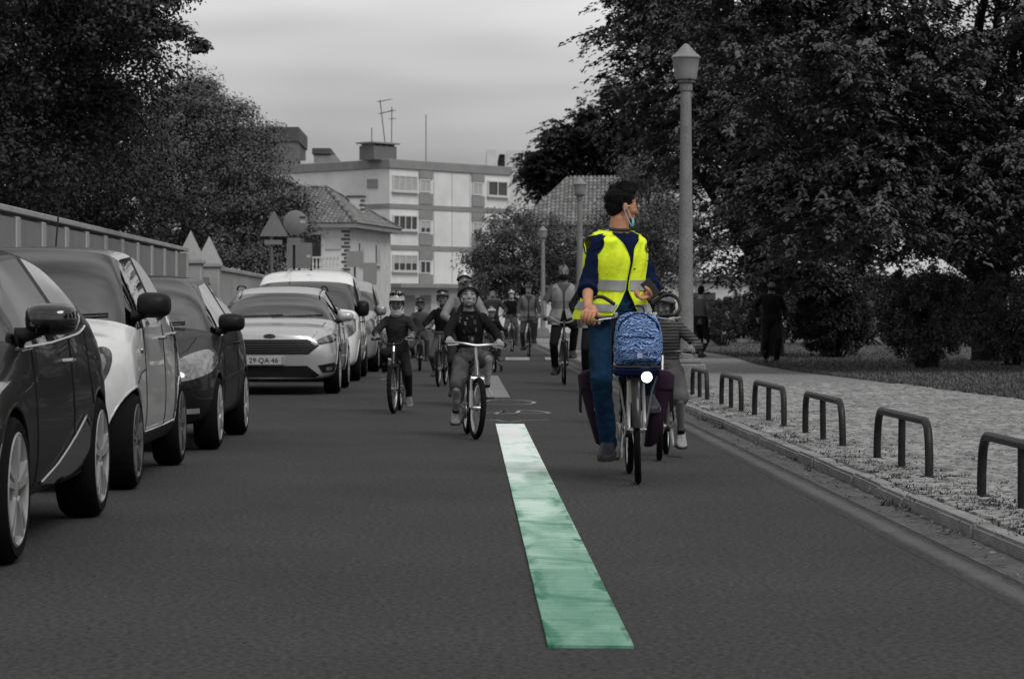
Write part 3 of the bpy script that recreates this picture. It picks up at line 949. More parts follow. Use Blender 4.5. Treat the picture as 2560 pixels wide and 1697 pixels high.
# shrubs on the lawn
def shrub(label, c, r, n, cr, per, size, seed, mat=m_leafS, stems=9, lift=.35, group='rounded shrubs on the lawn'):
    rg = np.random.default_rng(seed)
    o = empty('shrub', c, label=label, cat='shrub', group=group)
    d = rg.normal(size=(n, 3)); d /= np.linalg.norm(d, axis=1)[:, None]
    rad = .55 + .47 * rg.random(n) ** .7
    P = d * rad[:, None] * np.array(r) + np.array((0, 0, r[2] * .92 + lift))
    P[:, 2] = np.maximum(P[:, 2], lift * .6)
    cl = np.concatenate([P, (cr * rg.uniform(.6, 1.3, n))[:, None]], 1)
    LP, LN = foliage(rg, cl, per, .85, .45, .6)
    LP[:, 2] = np.maximum(LP[:, 2], .03)
    link('foliage', leaf_mesh('foliage', LP, LN, size, rg), mat, o)
    mb = MB()
    for k in range(stems):
        e = Vector(cl[rg.integers(n), :3])
        b = Vector((rg.uniform(-.25, .25) * r[0], rg.uniform(-.25, .25) * r[1], 0))
        mb.tube(catmull([b, b.lerp(e, .4) + Vector((0, 0, .15)), e], 4), [.03, .028, .026, .022, .02, .016, .014, .01, .008][:9], 6)
    mb.build('stem', m_bark, o)
    return o
zl = KZ - .004
p = at(1850, 846, 101); shrub('far grey-dark hedge bush left of the walking man in black', (p.x, 101, zl), (1.3, .8, .85), 160, .22, 80, .1, 41, m_leafA, lift=.1)
p = at(1745, 846, 104); shrub('far hedge bush showing beside the lamp post foot', (p.x, 104, zl), (1.0, .8, .8), 140, .22, 80, .1, 42, m_leafA, lift=.1)
p = at(2313, 920, 47); shrub('large leafy rounded shrub on the lawn, in the middle of the three nearest', (p.x, 47, zl), (.90, .92, .90), 260, .17, 130, .06, 31, stems=22, lift=.22)
p = at(2085, 887, 58); shrub('dark rounded shrub on the lawn close to the man walking in black', (p.x, 58, zl), (.86, .85, .80), 220, .17, 110, .065, 32, m_leafA, lift=.15)
p = at(2540, 914, 49); shrub('dark shrub cut by the frame edge under the thick tree trunk', (p.x, 49, zl), (.98, .95, .90), 240, .17, 130, .06, 33, lift=.15)
p = at(1808, 844, 78); shrub('clipped dome-shaped dark shrub behind the walking man in grey', (p.x, 78, zl), (.66, .7, .6), 90, .14, 90, .05, 34, m_leafA, lift=.1)
p = at(1960, 850, 85); shrub('far low dark shrub under the trees behind the man in black', (p.x, 85, zl), (1.7, 1.0, 1.05), 200, .25, 90, .09, 35, m_leafA, lift=.1)
p = at(2200, 850, 80); shrub('far wide hedge-like shrub under the big tree, behind the front shrubs', (p.x, 80, zl), (3.2, 1.0, 1.15), 300, .28, 90, .10, 36, m_leafA, lift=.1)
p = at(2520, 850, 76); shrub('far dark thicket behind the shrub at the frame edge', (p.x, 76, zl), (2.2, 1.0, 1.0), 200, .28, 90, .10, 37, m_leafA, lift=.1)

# more of the same park beside the photographer (mirrored in the parked cars)
def copy_tree(src, loc, rz, label):
    r = src.copy(); COL.objects.link(r); r.location = loc; r.rotation_euler = (0, 0, rz); r['label'] = label
    for ch_ in src.children:
        c_ = ch_.copy(); COL.objects.link(c_); c_.parent = r
    return r
_src = [o for o in COL.objects if o.name.startswith('park_tree') and 'tall park' in o.get('label', '')][0]
for q, (X_, Y_, rz_, lab_) in enumerate(((15.5, 24, 1.0, 'park tree beyond the frame edge, opposite the dark hatchback'), (16, 13, 2.4, 'park tree beyond the frame edge, opposite the white car'), (15.5, 2, 4.0, 'park tree beside the photographer, opposite the black hatchback'))):
    copy_tree(_src, (X_, Y_, .06), rz_, lab_)
# ================================================================== buildings
m_white = M('white_render', 0.66, rough=.9, var=.10, vscale=.7, bump=.1, bscale=20)
m_white2 = M('cream_render', 0.58, rough=.9, var=.12, vscale=.8, bump=.1, bscale=20)
m_band = M('grey_band', 0.23, rough=.85, var=.12, vscale=1)
m_gpanel = M('grey_panel', 0.24, rough=.8, var=.14, vscale=1.5)
m_frame = M('white_frame', 0.55, rough=.5)
m_shut = M('roller_shutter', 0.44, rough=.6, var=.1, vscale=2)
m_dark = M('dark_opening', 0.012, rough=.6)
m_pane = M('window_pane', 0.03, rough=.08, spec=.6)
m_tile = M('clay_tile', 0.16, rough=.85, island=.3, var=.2, vscale=1.5)
m_dgrey = M('dark_grey_render', 0.075, rough=.9, var=.12, vscale=.6)
m_mgrey = M('mid_grey_render', 0.14, rough=.9, var=.1, vscale=.6)

def facade_frame(ax, ay, bx, by):
    d = Vector((bx - ax, by - ay, 0)); Ln = d.length; d.normalize()
    return math.atan2(d.y, d.x), Ln
# --- apartment block: local x runs along the window front, local -y is outside
ang, Ln = facade_frame(-4.9, 171, 3.4, 180)
ap = empty('apartment_block', (-4.9, 171, 0), ang, label='white four-storey block of flats with grey bands closing the street', cat='apartment block')
LW, DP, HT = 12.25, 12.6, 11.5
MB().box((LW / 2, DP / 2, 10.9 / 2), (LW, DP, 10.9)).build('wall', m_white, ap, smooth=False)
MB().box((LW / 2, DP / 2, 11.2), (LW + .24, DP + .24, .62), bev=.03).build('parapet', m_band, ap)
for z in (8.34, 5.54):
    MB().box((LW / 2, DP / 2, z), (LW + .10, DP + .10, .33)).build('floor_band', m_band, ap, smooth=False)
MB().box((LW / 2 + .0, -.5, 2.95), (LW + .2, 1.3, .28)).build('canopy_ledge', m_band, ap, smooth=False)
def win(x0, x1, z0, z1, nmul, shut=0.0, mat=m_pane, sill=True):
    w = empty('window', ((x0 + x1) / 2, 0, z0), parent=ap)
    W, H = x1 - x0, z1 - z0
    mb = MB(); t = .09
    mb.box((0, -.05, t / 2), (W, .14, t)); mb.box((0, -.05, H - t / 2), (W, .14, t))
    mb.box((-W / 2 + t / 2, -.05, H / 2), (t, .13, H - 2 * t)); mb.box((W / 2 - t / 2, -.05, H / 2), (t, .13, H - 2 * t))
    for k in range(1, nmul): mb.box((-W / 2 + W * k / nmul, -.05, H / 2), (.07, .125, H - 2 * t))
    mb.build('frame', m_frame, w, smooth=False)
    for k in range(nmul):
        MB().box((-W / 2 + W * (k + .5) / nmul, -.018, H / 2), (W / nmul - .06, .02, H - .12)).build('pane', mat, w, smooth=False)
    if shut > 0:
        hs = (H - .1) * shut
        s = MB(); ns = max(3, int(hs / .09))
        for k in range(ns): s.box((0, -.06, H - .05 - hs * (k + .5) / ns), (W - .14, .05, hs / ns * .86))
        s.build('shutter', m_shut, w, smooth=False)
    if sill: MB().box((0, -.10, -.05), (W + .16, .24, .07)).build('sill', m_frame, w, smooth=False)
for z0, z1, s1, s2 in ((9.35, 10.45, 1.0, 0.0), (6.72, 7.75, 0.0, .9), (3.92, 5.06, .52, 1.0)):
    win(.25, 2.65, z0, z1, 4, s1); win(9.85, 11.95, z0, z1, 2, s2)
for x0, x1 in ((2.85, 4.2), (8.2, 9.5)):
    for zb in (8.55, 5.75, 2.98):
        top = zb + 2.4 if zb < 8 else 10.88
        # grey infill panels with a shuttered loggia window between
        MB().box(((x0 + x1) / 2, -.04, zb + .38), (x1 - x0, .1, .74)).build('infill_panel', m_gpanel, ap, smooth=False)
        win(x0 + .04, x1 - .22, zb + .80, zb + 1.72, 2, 1.0 if zb > 8 else (.6 if zb > 5 else 0.0), sill=False)
        MB().box(((x0 + x1) / 2, -.04, (zb + 1.76 + top) / 2), (x1 - x0, .1, top - zb - 1.78)).build('infill_panel', m_gpanel, ap, smooth=False)
for x in (6.2, 4.35, 8.05): MB().box((x, -.006, 7), (.03, .02, 7.6)).build('wall_joint', m_band, ap, smooth=False)
for x0, x1 in ((1.4, 2.4), (3.0, 4.0), (8.6, 9.8)): 
    dr = MB().box(((x0 + x1) / 2, -.03, 1.15), (x1 - x0, .1, 2.3)).build('door', m_band, ap, smooth=False)
    MB().box((x1 - .12, -.1, 1.05), (.04, .06, .2)).build('handle', m_frame, dr, smooth=False)
# side wall window (local x=0 face)
sw = MB().box((-.03, 1.6, 9.9), (.08, 1.0, .62)).build('side_window', m_gpanel, ap, smooth=False)
ch = MB().box((.2, 1.3, 11.95), (2.2, 1.4, .95)).build('chimney', m_mgrey, ap, smooth=False)
MB().box((.2, 1.3, 12.62), (2.6, 1.7, .1)).build('chimney_slab', m_band, ch, smooth=False)
for k in range(4):
    MB().box((.2 - .95 + k * .63, 1.3, 12.5), (.12, 1.2, .16)).build('chimney_pier', m_band, ch, smooth=False)
m_ant = M('antenna_metal', 0.12, rough=.5)
def antenna(x, y, z0, z1, tilt, arms, parent):
    mb = MB().tube([(x, y, z0), (x + tilt, y, z1)], .035, 6)
    for zz, w, sl in arms:
        xx = x + tilt * (zz - z0) / (z1 - z0)
        mb.tube([(xx - w * .2, y, zz - sl * .2), (xx + w, y, zz + sl)], .022, 5)
        for k in range(5):
            q = xx - w * .1 + w * 1.05 * k / 4
            mb.tube([(q, y - .28, zz + sl * k / 4), (q, y + .28, zz + sl * k / 4)], .014, 4)
    mb.build('antenna', m_ant, parent)
antenna(.9, 1.3, 12.6, 15.6, -.5, ((15.5, 1.0, .2), (14.7, .9, .2)), ap)
antenna(1.5, 1.3, 11.4, 15.2, .05, ((14.95, .15, 0), (14.4, .2, .0)), ap)
antenna(-.1, 1.6, 12.6, 13.7, .0, (), ap)
antenna(9.9, 6, 11.4, 15.4, 0, (), ap)

# --- taller blocks behind
bb = empty('rear_block', (0, 0, 0), label='dark-topped tower block rising behind the dark bushy tree', cat='building')
p = at(698, 400, 215); q = at(778, 400, 215)
tz = at(698, 318, 215).z
bb.location = (p.x - 6, 215, 0)
Wd = q.x - p.x + 6
MB().box((Wd / 2 - .6, 6, (tz - 1.2) / 2), (Wd - 1.2, 12, tz - 1.2)).build('wall', m_mgrey, bb, smooth=False)
MB().box((Wd / 2 - .6, 6, tz - .6), (Wd - .9, 12.3, 1.2)).build('parapet', m_dgrey, bb, smooth=False)
MB().box((Wd - .45, 6, tz / 2 - 1.4), (1.1, 10, tz - 2.8)).build('stair_wall', m_white2, bb, smooth=False)
MB().box((Wd + 1.0, 7, tz / 2 - 1.1), (1.9, 8, tz - 2.2)).build('side_wing', m_gpanel, bb, smooth=False)
MB().box((Wd + .7, 7, tz - 1.85), (1.6, 8.3, .5)).build('wing_parapet', m_dgrey, bb, smooth=False)
mb = MB().tube([(-2.2 + 0, 4, tz - 1), (-2.2, 4, tz + 6.6)], .06, 6); mb.tube([(-2.7, 4, tz + 5.6), (-1.7, 4, tz + 5.6)], .04, 5)
mb.build('mast', m_ant, bb)
rb = empty('rear_block', (0, 0, 0), label='pale flat-roofed block behind the block of flats, beside the dark tree', cat='building')
p = at(1217, 380, 235); q = at(1310, 380, 235); tz = at(1217, 374, 235).z
rb.location = (p.x, 235, 0)
MB().box((.45, 5, tz / 2), (.9, 10, tz)).build('wall', m_white2, rb, smooth=False)
MB().box((4.0, 6.2, tz / 2 - .0), (4.6, 10, tz - .0)).build('wall', m_white2, rb, smooth=False)
MB().box((1.42, 5.6, tz / 2 - .25), (.54, 9, tz - .5)).build('stair_slot', m_dark, rb, smooth=False)
MB().box((1.45, 5.2, tz - .33), (.5, 9.6, .16)).build('lintel', m_white2, rb, smooth=False)

# --- tiled house on the left
A = Vector((-6.75, 150, 0)); B = Vector((-4.55, 161, 0))
hang, hl = facade_frame(A.x, A.y, B.x, B.y)
ho = empty('tiled_house', A, hang, label='cream house with hipped clay tile roof, quoins and chimney beside the road end', cat='house')
EZ = 6.15; HW = 9.0
# local x along the roadside front, local +y away to the left
MB().box((hl / 2, HW / 2, EZ / 2), (hl, HW, EZ)).build('wall', m_white2, ho, smooth=False)
OV = .55
c0, c1, c2, c3 = (-OV, -OV), (hl + OV, -OV), (hl + OV, HW + OV), (-OV, HW + OV)
AP = (hl / 2 - .8, 2.6); BP = (hl / 2 - .8, HW - 2.6); RZ = 8.7
MB().prism([(c[0], c[1]) for c in (c0, c1, c2, c3)], EZ, EZ + .22, 'XY').build('eaves', m_band, ho, smooth=False)
rf = empty('roof', (0, 0, 0), parent=ho)
def roof_slope(p0, p1, q1, q0, parent, cols):
    """corrugated tiled slope: eave p0-p1, ridge q0-q1 (may coincide)"""
    p0, p1, q0, q1 = Vector(p0), Vector(p1), Vector(q0), Vector(q1)
    nrm = (p1 - p0).cross(q0 - p0).normalized()
    if nrm.z < 0: nrm = -nrm
    up = (nrm.cross((p1 - p0).normalized()))
    if up.z < 0: up = -up
    e = (p1 - p0); Le = e.length; e = e.normalized()
    u0, u1 = (q0 - p0).dot(e), (q1 - p0).dot(e)
    Hs = (q0 - p0).dot(up)
    mb = MB(); V = []; Fc = []
    for k in range(cols):
        u = Le * (k + .5) / cols; w = Le / cols * .5
        lim = Hs
        if u < u0: lim = Hs * u / max(u0, 1e-6)
        if u > u1: lim = min(lim, Hs * (Le - u) / max(Le - u1, 1e-6))
        nrows = max(1, int(lim / .38))
        for r in range(nrows):
            t0, t1 = lim * r / nrows, lim * (r + 1) / nrows + .05
            ring = []
            for (t, hgt, ww) in ((t0, .055, 1.0), (t1, .02, .82)):
                for a in range(5):
                    th = math.pi * a / 4
                    ring.append(p0 + e * (u - math.cos(th) * w * ww) + up * t + nrm * (hgt + math.sin(th) * .075))
            o = len(V); V += ring
            for a in range(4): Fc.append((o + a, o + a + 1, o + a + 6, o + a + 5))
            Fc.append((o, o + 1, o + 2, o + 3, o + 4))
    x = MB().add(V, Fc).build('roof_tiles', m_tile, parent, ang=60); x['kind'] = 'stuff'
    MB().add([p0, p1, q1, q0] if (q1 - q0).length > .01 else [p0, p1, q1], [(0, 1, 2, 3)] if (q1 - q0).length > .01 else [(0, 1, 2)]).build('roof_deck', m_band, parent, smooth=False)
E3 = lambda c: (c[0], c[1], EZ + .225)
roof_slope(E3(c0), E3(c1), (*AP, RZ), (*AP, RZ), rf, 44)
roof_slope(E3(c3), E3(c0), (*AP, RZ), (*BP, RZ), rf, 36)
roof_slope(E3(c2), E3(c3), (*BP, RZ), (*BP, RZ), rf, 30)
roof_slope(E3(c1), E3(c2), (*BP, RZ), (*AP, RZ), rf, 36)
def hip(p, q, n):
    p, q = Vector(p), Vector(q)
    for k in range(n):
        a, b = p.lerp(q, k / n), p.lerp(q, (k + 1.12) / n)
        MB().tube([a + Vector((0, 0, .10)), b + Vector((0, 0, .13))], [.13, .10], 8).build('ridge_tile', m_dgrey if k % 2 else m_tile, rf)
hip(E3(c0), (*AP, RZ), 14); hip(E3(c1), (*AP, RZ), 14); hip((*AP, RZ), (*BP, RZ), 8)
cq = empty('chimney', (hl * .56, 1.05, 0), parent=ho)
MB().box((0, 0, 7.3), (.6, .95, 1.9)).build('chimney_shaft', m_white2, cq, smooth=False)
MB().box((0, 0, 8.3), (.75, 1.1, .1)).build('chimney_top', m_dgrey, cq, smooth=False)
for sx in (-1, 1):
    for k in range(5): MB().box((-.02, sx * (.42 - .03 * (k % 2)), 6.95 + k * .27), (.62, .14 + .08 * (k % 2), .15)).build('quoin', m_dgrey, cq, smooth=False)
for k in range(14):       # corner stones
    w = .42 if k % 2 else .26
    MB().box((-.012 + w / 2 - .02, -.012 + .1, 3.0 + k * .225), (w, .24, .15), bev=.02).build('quoin', m_dgrey, ho)
    MB().box((-.016 + .1, w / 2, 3.0 + k * .225 + .002), (.23, w + .02, .148), bev=.02).build('quoin', m_dgrey, ho)
# gable side (local x=0 plane, facing the camera): french window, shutters, balcony, balustrade
fd = empty('french_window', (0, 2.2, 3.75), parent=ho)
MB().box((-.02, 0, 1.0), (.1, 1.05, 2.0)).build('opening', m_dark, fd, smooth=False)
MB().box((-.045, 0, 2.05), (.12, 1.2, .1)).build('lintel', m_white2, fd, smooth=False)
f2 = empty('french_window', (0, 6.2, 3.75), parent=ho)
MB().box((-.02, 0, .95), (.1, 1.3, 1.9)).build('opening', m_dark, f2, smooth=False)
MB().box((-.04, .9, 5.25), (.06, .95, .75)).build('wall_plaque', m_shut, ho, smooth=False)
bc = empty('balcony', (0, 0, 3.6), parent=ho)
MB().box((-.55, 4.6, .0), (1.1, 8.6, .16)).build('slab', m_white2, bc, smooth=False)
MB().box((-1.02, 4.6, .78), (.14, 8.6, .09)).build('rail', m_white2, bc, smooth=False)
bal_me = MB().lathe([(.05, .08), (.05, .14), (.035, .2), (.07, .34), (.045, .5), (.03, .6), (.05, .68), (.05, .735)], n=10).mesh('baluster'); bal_me.materials.append(m_white2)
for k in range(40): link('baluster', bal_me, None, bc, (-1.02, .4 + k * .215, 0))
# front (roadside) wall: two windows
for u in (3.2, 7.6):
    w = empty('window', (u, 0, 4.1), parent=ho)
    MB().box((0, -.02, .6), (1.1, .1, 1.2)).build('pane', m_pane, w, smooth=False)
    MB().box((0, -.06, -.04), (1.3, .2, .08)).build('sill', m_white2, w, smooth=False)
MB().box((hl * .3, -.05, 1.2), (1.0, .1, 2.2)).build('door', m_band, ho, smooth=False)

# --- tiled house behind the round grey tree on the right
h2 = empty('tiled_house', (3.5, 138, 0), R(-4), label='house with grey tiled hip roof seen above the round grey tree', cat='house')
MB().box((4.5, 5, 2.9), (9, 10, 5.8)).build('wall', m_white2, h2, smooth=False)
r2 = empty('roof', (0, 0, 0), parent=h2)
b0, b1, b2, b3 = (-.5, -.5, 5.8), (9.5, -.5, 5.8), (9.5, 10.5, 5.8), (-.5, 10.5, 5.8)
a0, a1 = (2.2, 4.6, 8.75), (7.0, 4.6, 8.75)
roof_slope(b0, b1, a1, a0, r2, 44); roof_slope(b3, b0, a0, a0, r2, 36); roof_slope(b1, b2, a1, a1, r2, 30); roof_slope(b2, b3, a0, a1, r2, 30)
for u in (1.5, 4.5, 7.5):
    w = empty('window', (u, 0, 3.3), parent=h2)
    MB().box((0, -.02, .6), (1.1, .1, 1.2)).build('pane', m_pane, w, smooth=False)
    MB().box((0, -.06, -.04), (1.3, .2, .08)).build('sill', m_white2, w, smooth=False)
# pale long building glimpsed under the park trees
pb = empty('park_pavilion', (9, 118, 0), R(3), label='long pale low building glimpsed beneath the park trees', cat='building')
MB().box((14, 4, 1.3), (28, 8, 2.6)).build('wall', m_white2, pb, smooth=False)
MB().box((14, 4, 2.7), (28.6, 8.6, .22)).build('roof', m_band, pb, smooth=False)
for k in range(7):
    w = MB().box((2.2 + k * 3.9, -.02, 1.5), (1.4, .1, 1.1)).build('window', m_pane, pb, smooth=False)
    MB().box((2.2 + k * 3.9, -.06, .9), (1.6, .2, .08)).build('sill', m_frame, w, smooth=False)
bw = empty('side_wall', (-9, 143, 0), R(8), label='white boundary wall closing the street below the tiled house', cat='wall')
MB().box((0, 0, 1.2), (7, .25, 2.4)).build('wall_core', m_white2, bw, smooth=False)
MB().box((0, 0, 2.44), (7.1, .35, .09)).build('coping', m_white2, bw, smooth=False)

# ------------------------------------------------------------------ road signs seen from behind
m_signb = M('sign_back', 0.19, rough=.55, var=.12, vscale=8)
m_signp = M('sign_pole', 0.13, rough=.6, var=.2, vscale=6)
m_sticker = M('sticker_white', 0.45, rough=.6)
def P60(px, py, Y=60): return at(px, py, Y)
c = P60(679, 700); sg = empty('triangle_sign', (c.x, 60, .1), label='triangular road sign on a pale pole, seen from behind', cat='road sign', group='road signs seen from behind')
def loc_(px, py, Y=60): q = at(px, py, Y); return (q.x - c.x, q.z - .1)
MB().tube([(0, 0, 0), (0, 0, loc_(686, 530)[1])], .035, 10).build('pole', m_signp, sg)
tri = [loc_(686, 526), loc_(649, 591), loc_(721, 591)]
def rounded(poly, r=.05, n=4):
    out = []
    m = len(poly)
    for i in range(m):
        p, a, b = Vector(poly[i]), Vector(poly[i - 1]), Vector(poly[(i + 1) % m])
        da, db = (a - p).normalized() * r, (b - p).normalized() * r
        for k in range(n + 1):
            t = k / n
            out.append(tuple((p + da) * (1 - t) ** 2 + p * 2 * t * (1 - t) + (p + db) * t * t))
    return out
MB().prism(rounded(tri), -.07, -.045).build('plate', m_signb, sg)
for zz in (.25, .75): 
    z = tri[1][1] * (1 - zz) + tri[0][1] * zz
    MB().box((0.02, -.0, z), (.42 * (1 - zz) + .12, .05, .045)).build('bracket', m_signp, sg, smooth=False)
x0, z0 = loc_(662, 600); x1, z1 = loc_(706, 612)
MB().box(((x0 + x1) / 2, -.06, (z0 + z1) / 2), (x1 - x0, .02, abs(z1 - z0))).build('lower_plate', m_signb, sg, smooth=False)
c = P60(733, 700); sg = empty('round_sign', (c.x, 60.3, .1), label='round road sign on a dark pole with white sticker, seen from behind', cat='road sign', group='road signs seen from behind')
m_signd = M('sign_pole_dark', 0.012, rough=.5)
MB().tube([(0, 0, 0), (0, 0, loc_(733, 535)[1])], .035, 10).build('pole', m_signd, sg)
cx, cz = loc_(737, 556)
MB().lathe([(0, -.075), (.285, -.075), (.295, -.068), (.295, -.05), (0, -.05)], (cx, 0, cz), 32, 'Y').build('plate', m_signb, sg)
for dz in (-.12, .12): MB().box((cx, -.02, cz + dz), (.3, .05, .045)).build('bracket', m_signp, sg, smooth=False)
MB().box((cx + .17, -.08, cz + .02), (.12, .008, .07)).build('sticker', m_sticker, sg, smooth=False)
MB().box((cx + .17, -.08, cz + .13), (.14, .008, .035)).build('sticker', m_signd, sg, smooth=False)
x0, z0 = loc_(716, 594); x1, z1 = loc_(750, 612)
MB().box(((x0 + x1) / 2, -.065, (z0 + z1) / 2), (x1 - x0, .02, abs(z1 - z0))).build('small_plate', m_signb, sg, smooth=False)
c = P60(748, 700, 63); sg = empty('board_sign', (c.x, 63, .1), label='square road sign board on a post behind the round sign', cat='road sign', group='road signs seen from behind')
x0, z0 = loc_(717, 607, 63); x1, z1 = loc_(781, 671, 63)
MB().prism(rounded([(x0, z0), (x1, z0), (x1, z1), (x0, z1)]), -.07, -.05).build('plate', m_signb, sg)
MB().tube([(0, 0, 0), (0, 0, z0)], .03, 8).build('pole', m_signp, sg)
for fz in (.3, .78): MB().box((0, -.02, z0 + (z1 - z0) * fz), (.22, .05, .04)).build('bracket', m_signp, sg, smooth=False)
MB().box((x1 - .09, -.075, (z0 + z1) / 2 - .02), (.1, .008, .07)).build('sticker', m_sticker, sg, smooth=False)
for (px, t_, b__, wpx, Y, lab) in ((887, 628, 668, 42, 92, 'grey square sign back on a thin post before the cream house corner'), (925, 657, 712, 34, 88, 'grey rectangular sign back on a dark post over the white van roof')):
    c = at(px, 700, Y); s_ = Y / F_PX
    sg = empty('board_sign', (c.x, Y, .0), label=lab, cat='road sign', group='road signs seen from behind')
    zt, zb = at(px, t_, Y).z, at(px, b__, Y).z
    MB().prism(rounded([(-wpx * s_ / 2, zt), (wpx * s_ / 2, zt), (wpx * s_ / 2, zb), (-wpx * s_ / 2, zb)], .04), -.07, -.05).build('plate', m_gpanel, sg)
    MB().tube([(0, 0, 0), (0, 0, zt - .03)], .04, 8).build('pole', m_dkmetal, sg)
    MB().box((0, -.02, zt - .12), (.3, .05, .06)).build('bracket', m_dkmetal, sg, smooth=False)
# ================================================================== parked vehicles
m_tyre = M('tyre_rubber', 0.006, rough=.9, spec=.1, bump=.2, bscale=60)
m_alloy = M('alloy_wheel', 0.42, rough=.3, metal=.45)
m_blkpl = M('black_plastic', 0.009, rough=.5, spec=.2, bump=.08, bscale=120)
m_gloss = M('gloss_black', 0.006, rough=.12, coat=.8)
m_seal = M('window_rubber', 0.006, rough=.45)
m_chrome = M('chrome', 0.55, rough=.12, metal=1.0)
m_lens = M('headlamp_lens', 0.16, rough=.12, metal=.3, var=.55, vscale=26, coat=1.0)
m_lensd = M('headlamp_dark', 0.05, rough=.1, coat=1.0, var=.6, vscale=22)
m_plate = M('number_plate', 0.40, rough=.45)
m_plate_txt = M('plate_letters', 0.012, rough=.5)
m_seat = M('seat_cloth', 0.16, rough=.95)
m_cabin = M('cabin_plastic', 0.03, rough=.8)
m_glass_w = glass_mat('windscreen_glass', .68, ior=2.3)
m_glass_s = glass_mat('side_glass', .20, ior=1.5)
m_gap = M('panel_gap', 0.002, rough=.9)

def paint(name, v, metal=.0, flake=0.0):
    return M(name, v, rough=.35 if metal else .4, metal=metal, coat=.26 if v < .1 else 1.0, spec=.1 if v < .1 else .5, var=.05, vscale=3)

def eval_mesh(o):
    dg = bpy.context.evaluated_depsgraph_get()
    return bpy.data.meshes.new_from_object(o.evaluated_get(dg), depsgraph=dg)
def drop(o):
    me = o.data
    bpy.data.objects.remove(o, do_unlink=True)
    if me.users == 0: bpy.data.meshes.remove(me)

GLW, GLS, BLK, PAINT = 1, 2, 3, 0
def car_shell(st, axles, wr, arch_x, subd=2):
    """st: stations front to back. each: (yl, yb, yt, z0, ws, wm, zm, wb, zb, wt, zt, zc, matTop, matSide, matTopEdge)
    grid of half-profile points -> mirrored, subdivided, wheel arches cut; returns mesh with material indices"""
    NL = 9
    rows = []
    for s in st:
        yl, yb, yt, z0, ws, wm, zm, wb, zb, wt, zt, zc = s[:12]
        prof = [(0, yl, z0), (ws * .88, yl, z0), (ws, yl, z0 + .07), (wm, (yl + yb) / 2, zm), (wb, yb, zb),
                (wt, yt, zt), (wt * .86, yt, zt + (zc - zt) * .62), (wt * .46, yt, zc - (zc - zt) * .06), (0, yt, zc)]
        rows.append(prof)
    V = []; idx = {}
    for i, pr in enumerate(rows):
        for j, (x, y, z) in enumerate(pr):
            idx[(i, j, 1)] = len(V); V.append((x, y, z))
            if j in (0, NL - 1): idx[(i, j, -1)] = idx[(i, j, 1)]
            else: idx[(i, j, -1)] = len(V); V.append((-x, y, z))
    Fc = []; mi = []
    n = len(rows)
    for i in range(n - 1):
        for j in range(NL - 1):
            if j >= 5: m = st[i][12]
            elif j == 4: m = st[i][13]
            else: m = PAINT
            for s in (1, -1):
                q = (idx[(i, j, s)], idx[(i + 1, j, s)], idx[(i + 1, j + 1, s)], idx[(i, j + 1, s)])
                q = tuple(dict.fromkeys(q))
                if len(q) >= 3:
                    Fc.append(q if s == 1 else q[::-1]); mi.append(m)
    for (i, fl) in ((0, 1), (n - 1, -1)):
        for j in range(NL - 1):
            q = (idx[(i, j, 1)], idx[(i, j + 1, 1)], idx[(i, j + 1, -1)], idx[(i, j, -1)])
            q = tuple(dict.fromkeys(q))
            if len(q) >= 3: Fc.append(q[::fl]); mi.append(PAINT)
    me = bpy.data.meshes.new('shell'); me.from_pydata(V, [], Fc)
    for k in range(4): me.materials.append([m_blkpl, m_glass_w, m_glass_s, m_blkpl][k])
    me.polygons.foreach_set('material_index', mi); me.update()
    bm = bmesh.new(); bm.from_mesh(me)
    bmesh.ops.recalc_face_normals(bm, faces=bm.faces)
    cl = bm.edges.layers.float.new('crease_edge')
    for e in bm.edges:                      # keep glass outlines crisp
        ms = {f.material_index for f in e.link_faces}
        if len(ms) > 1: e[cl] = .55
    bm.to_mesh(me); bm.free()
    o = bpy.data.objects.new('tmp', me); COL.objects.link(o)
    md = o.modifiers.new('s', 'SUBSURF'); md.levels = subd; md.render_levels = subd
    me2 = eval_mesh(o); drop(o)
    o = bpy.data.objects.new('tmp', me2); COL.objects.link(o)
    cut = MB()
    cuts = []
    for ya in axles:
        for s in (1, -1):
            c = MB().lathe([(wr, 0), (wr, .40)], (arch_x * s - (.0 if s < 0 else .0), ya, 0), 40, 'X')
            c.v = [(arch_x * s + (p[0] - arch_x * s - .2) , p[1], p[2]) for p in c.v]
            cm = c.mesh('cut', False)
            for k in range(4): cm.materials.append([m_blkpl, m_glass_w, m_glass_s, m_blkpl][k])
            cm.polygons.foreach_set('material_index', [BLK] * len(cm.polygons))
            co = bpy.data.objects.new('cut', cm); COL.objects.link(co)
            cuts.append(co)
    return o, cuts
def finish_shell(o, cuts, zaxle):
    for c in cuts:
        c.location.z = zaxle
        md = o.modifiers.new('b', 'BOOLEAN'); md.operation = 'DIFFERENCE'; md.object = c; md.solver = 'EXACT'
    bpy.context.view_layer.update()
    me = eval_mesh(o)
    drop(o)
    for c in cuts: drop(c)
    return me

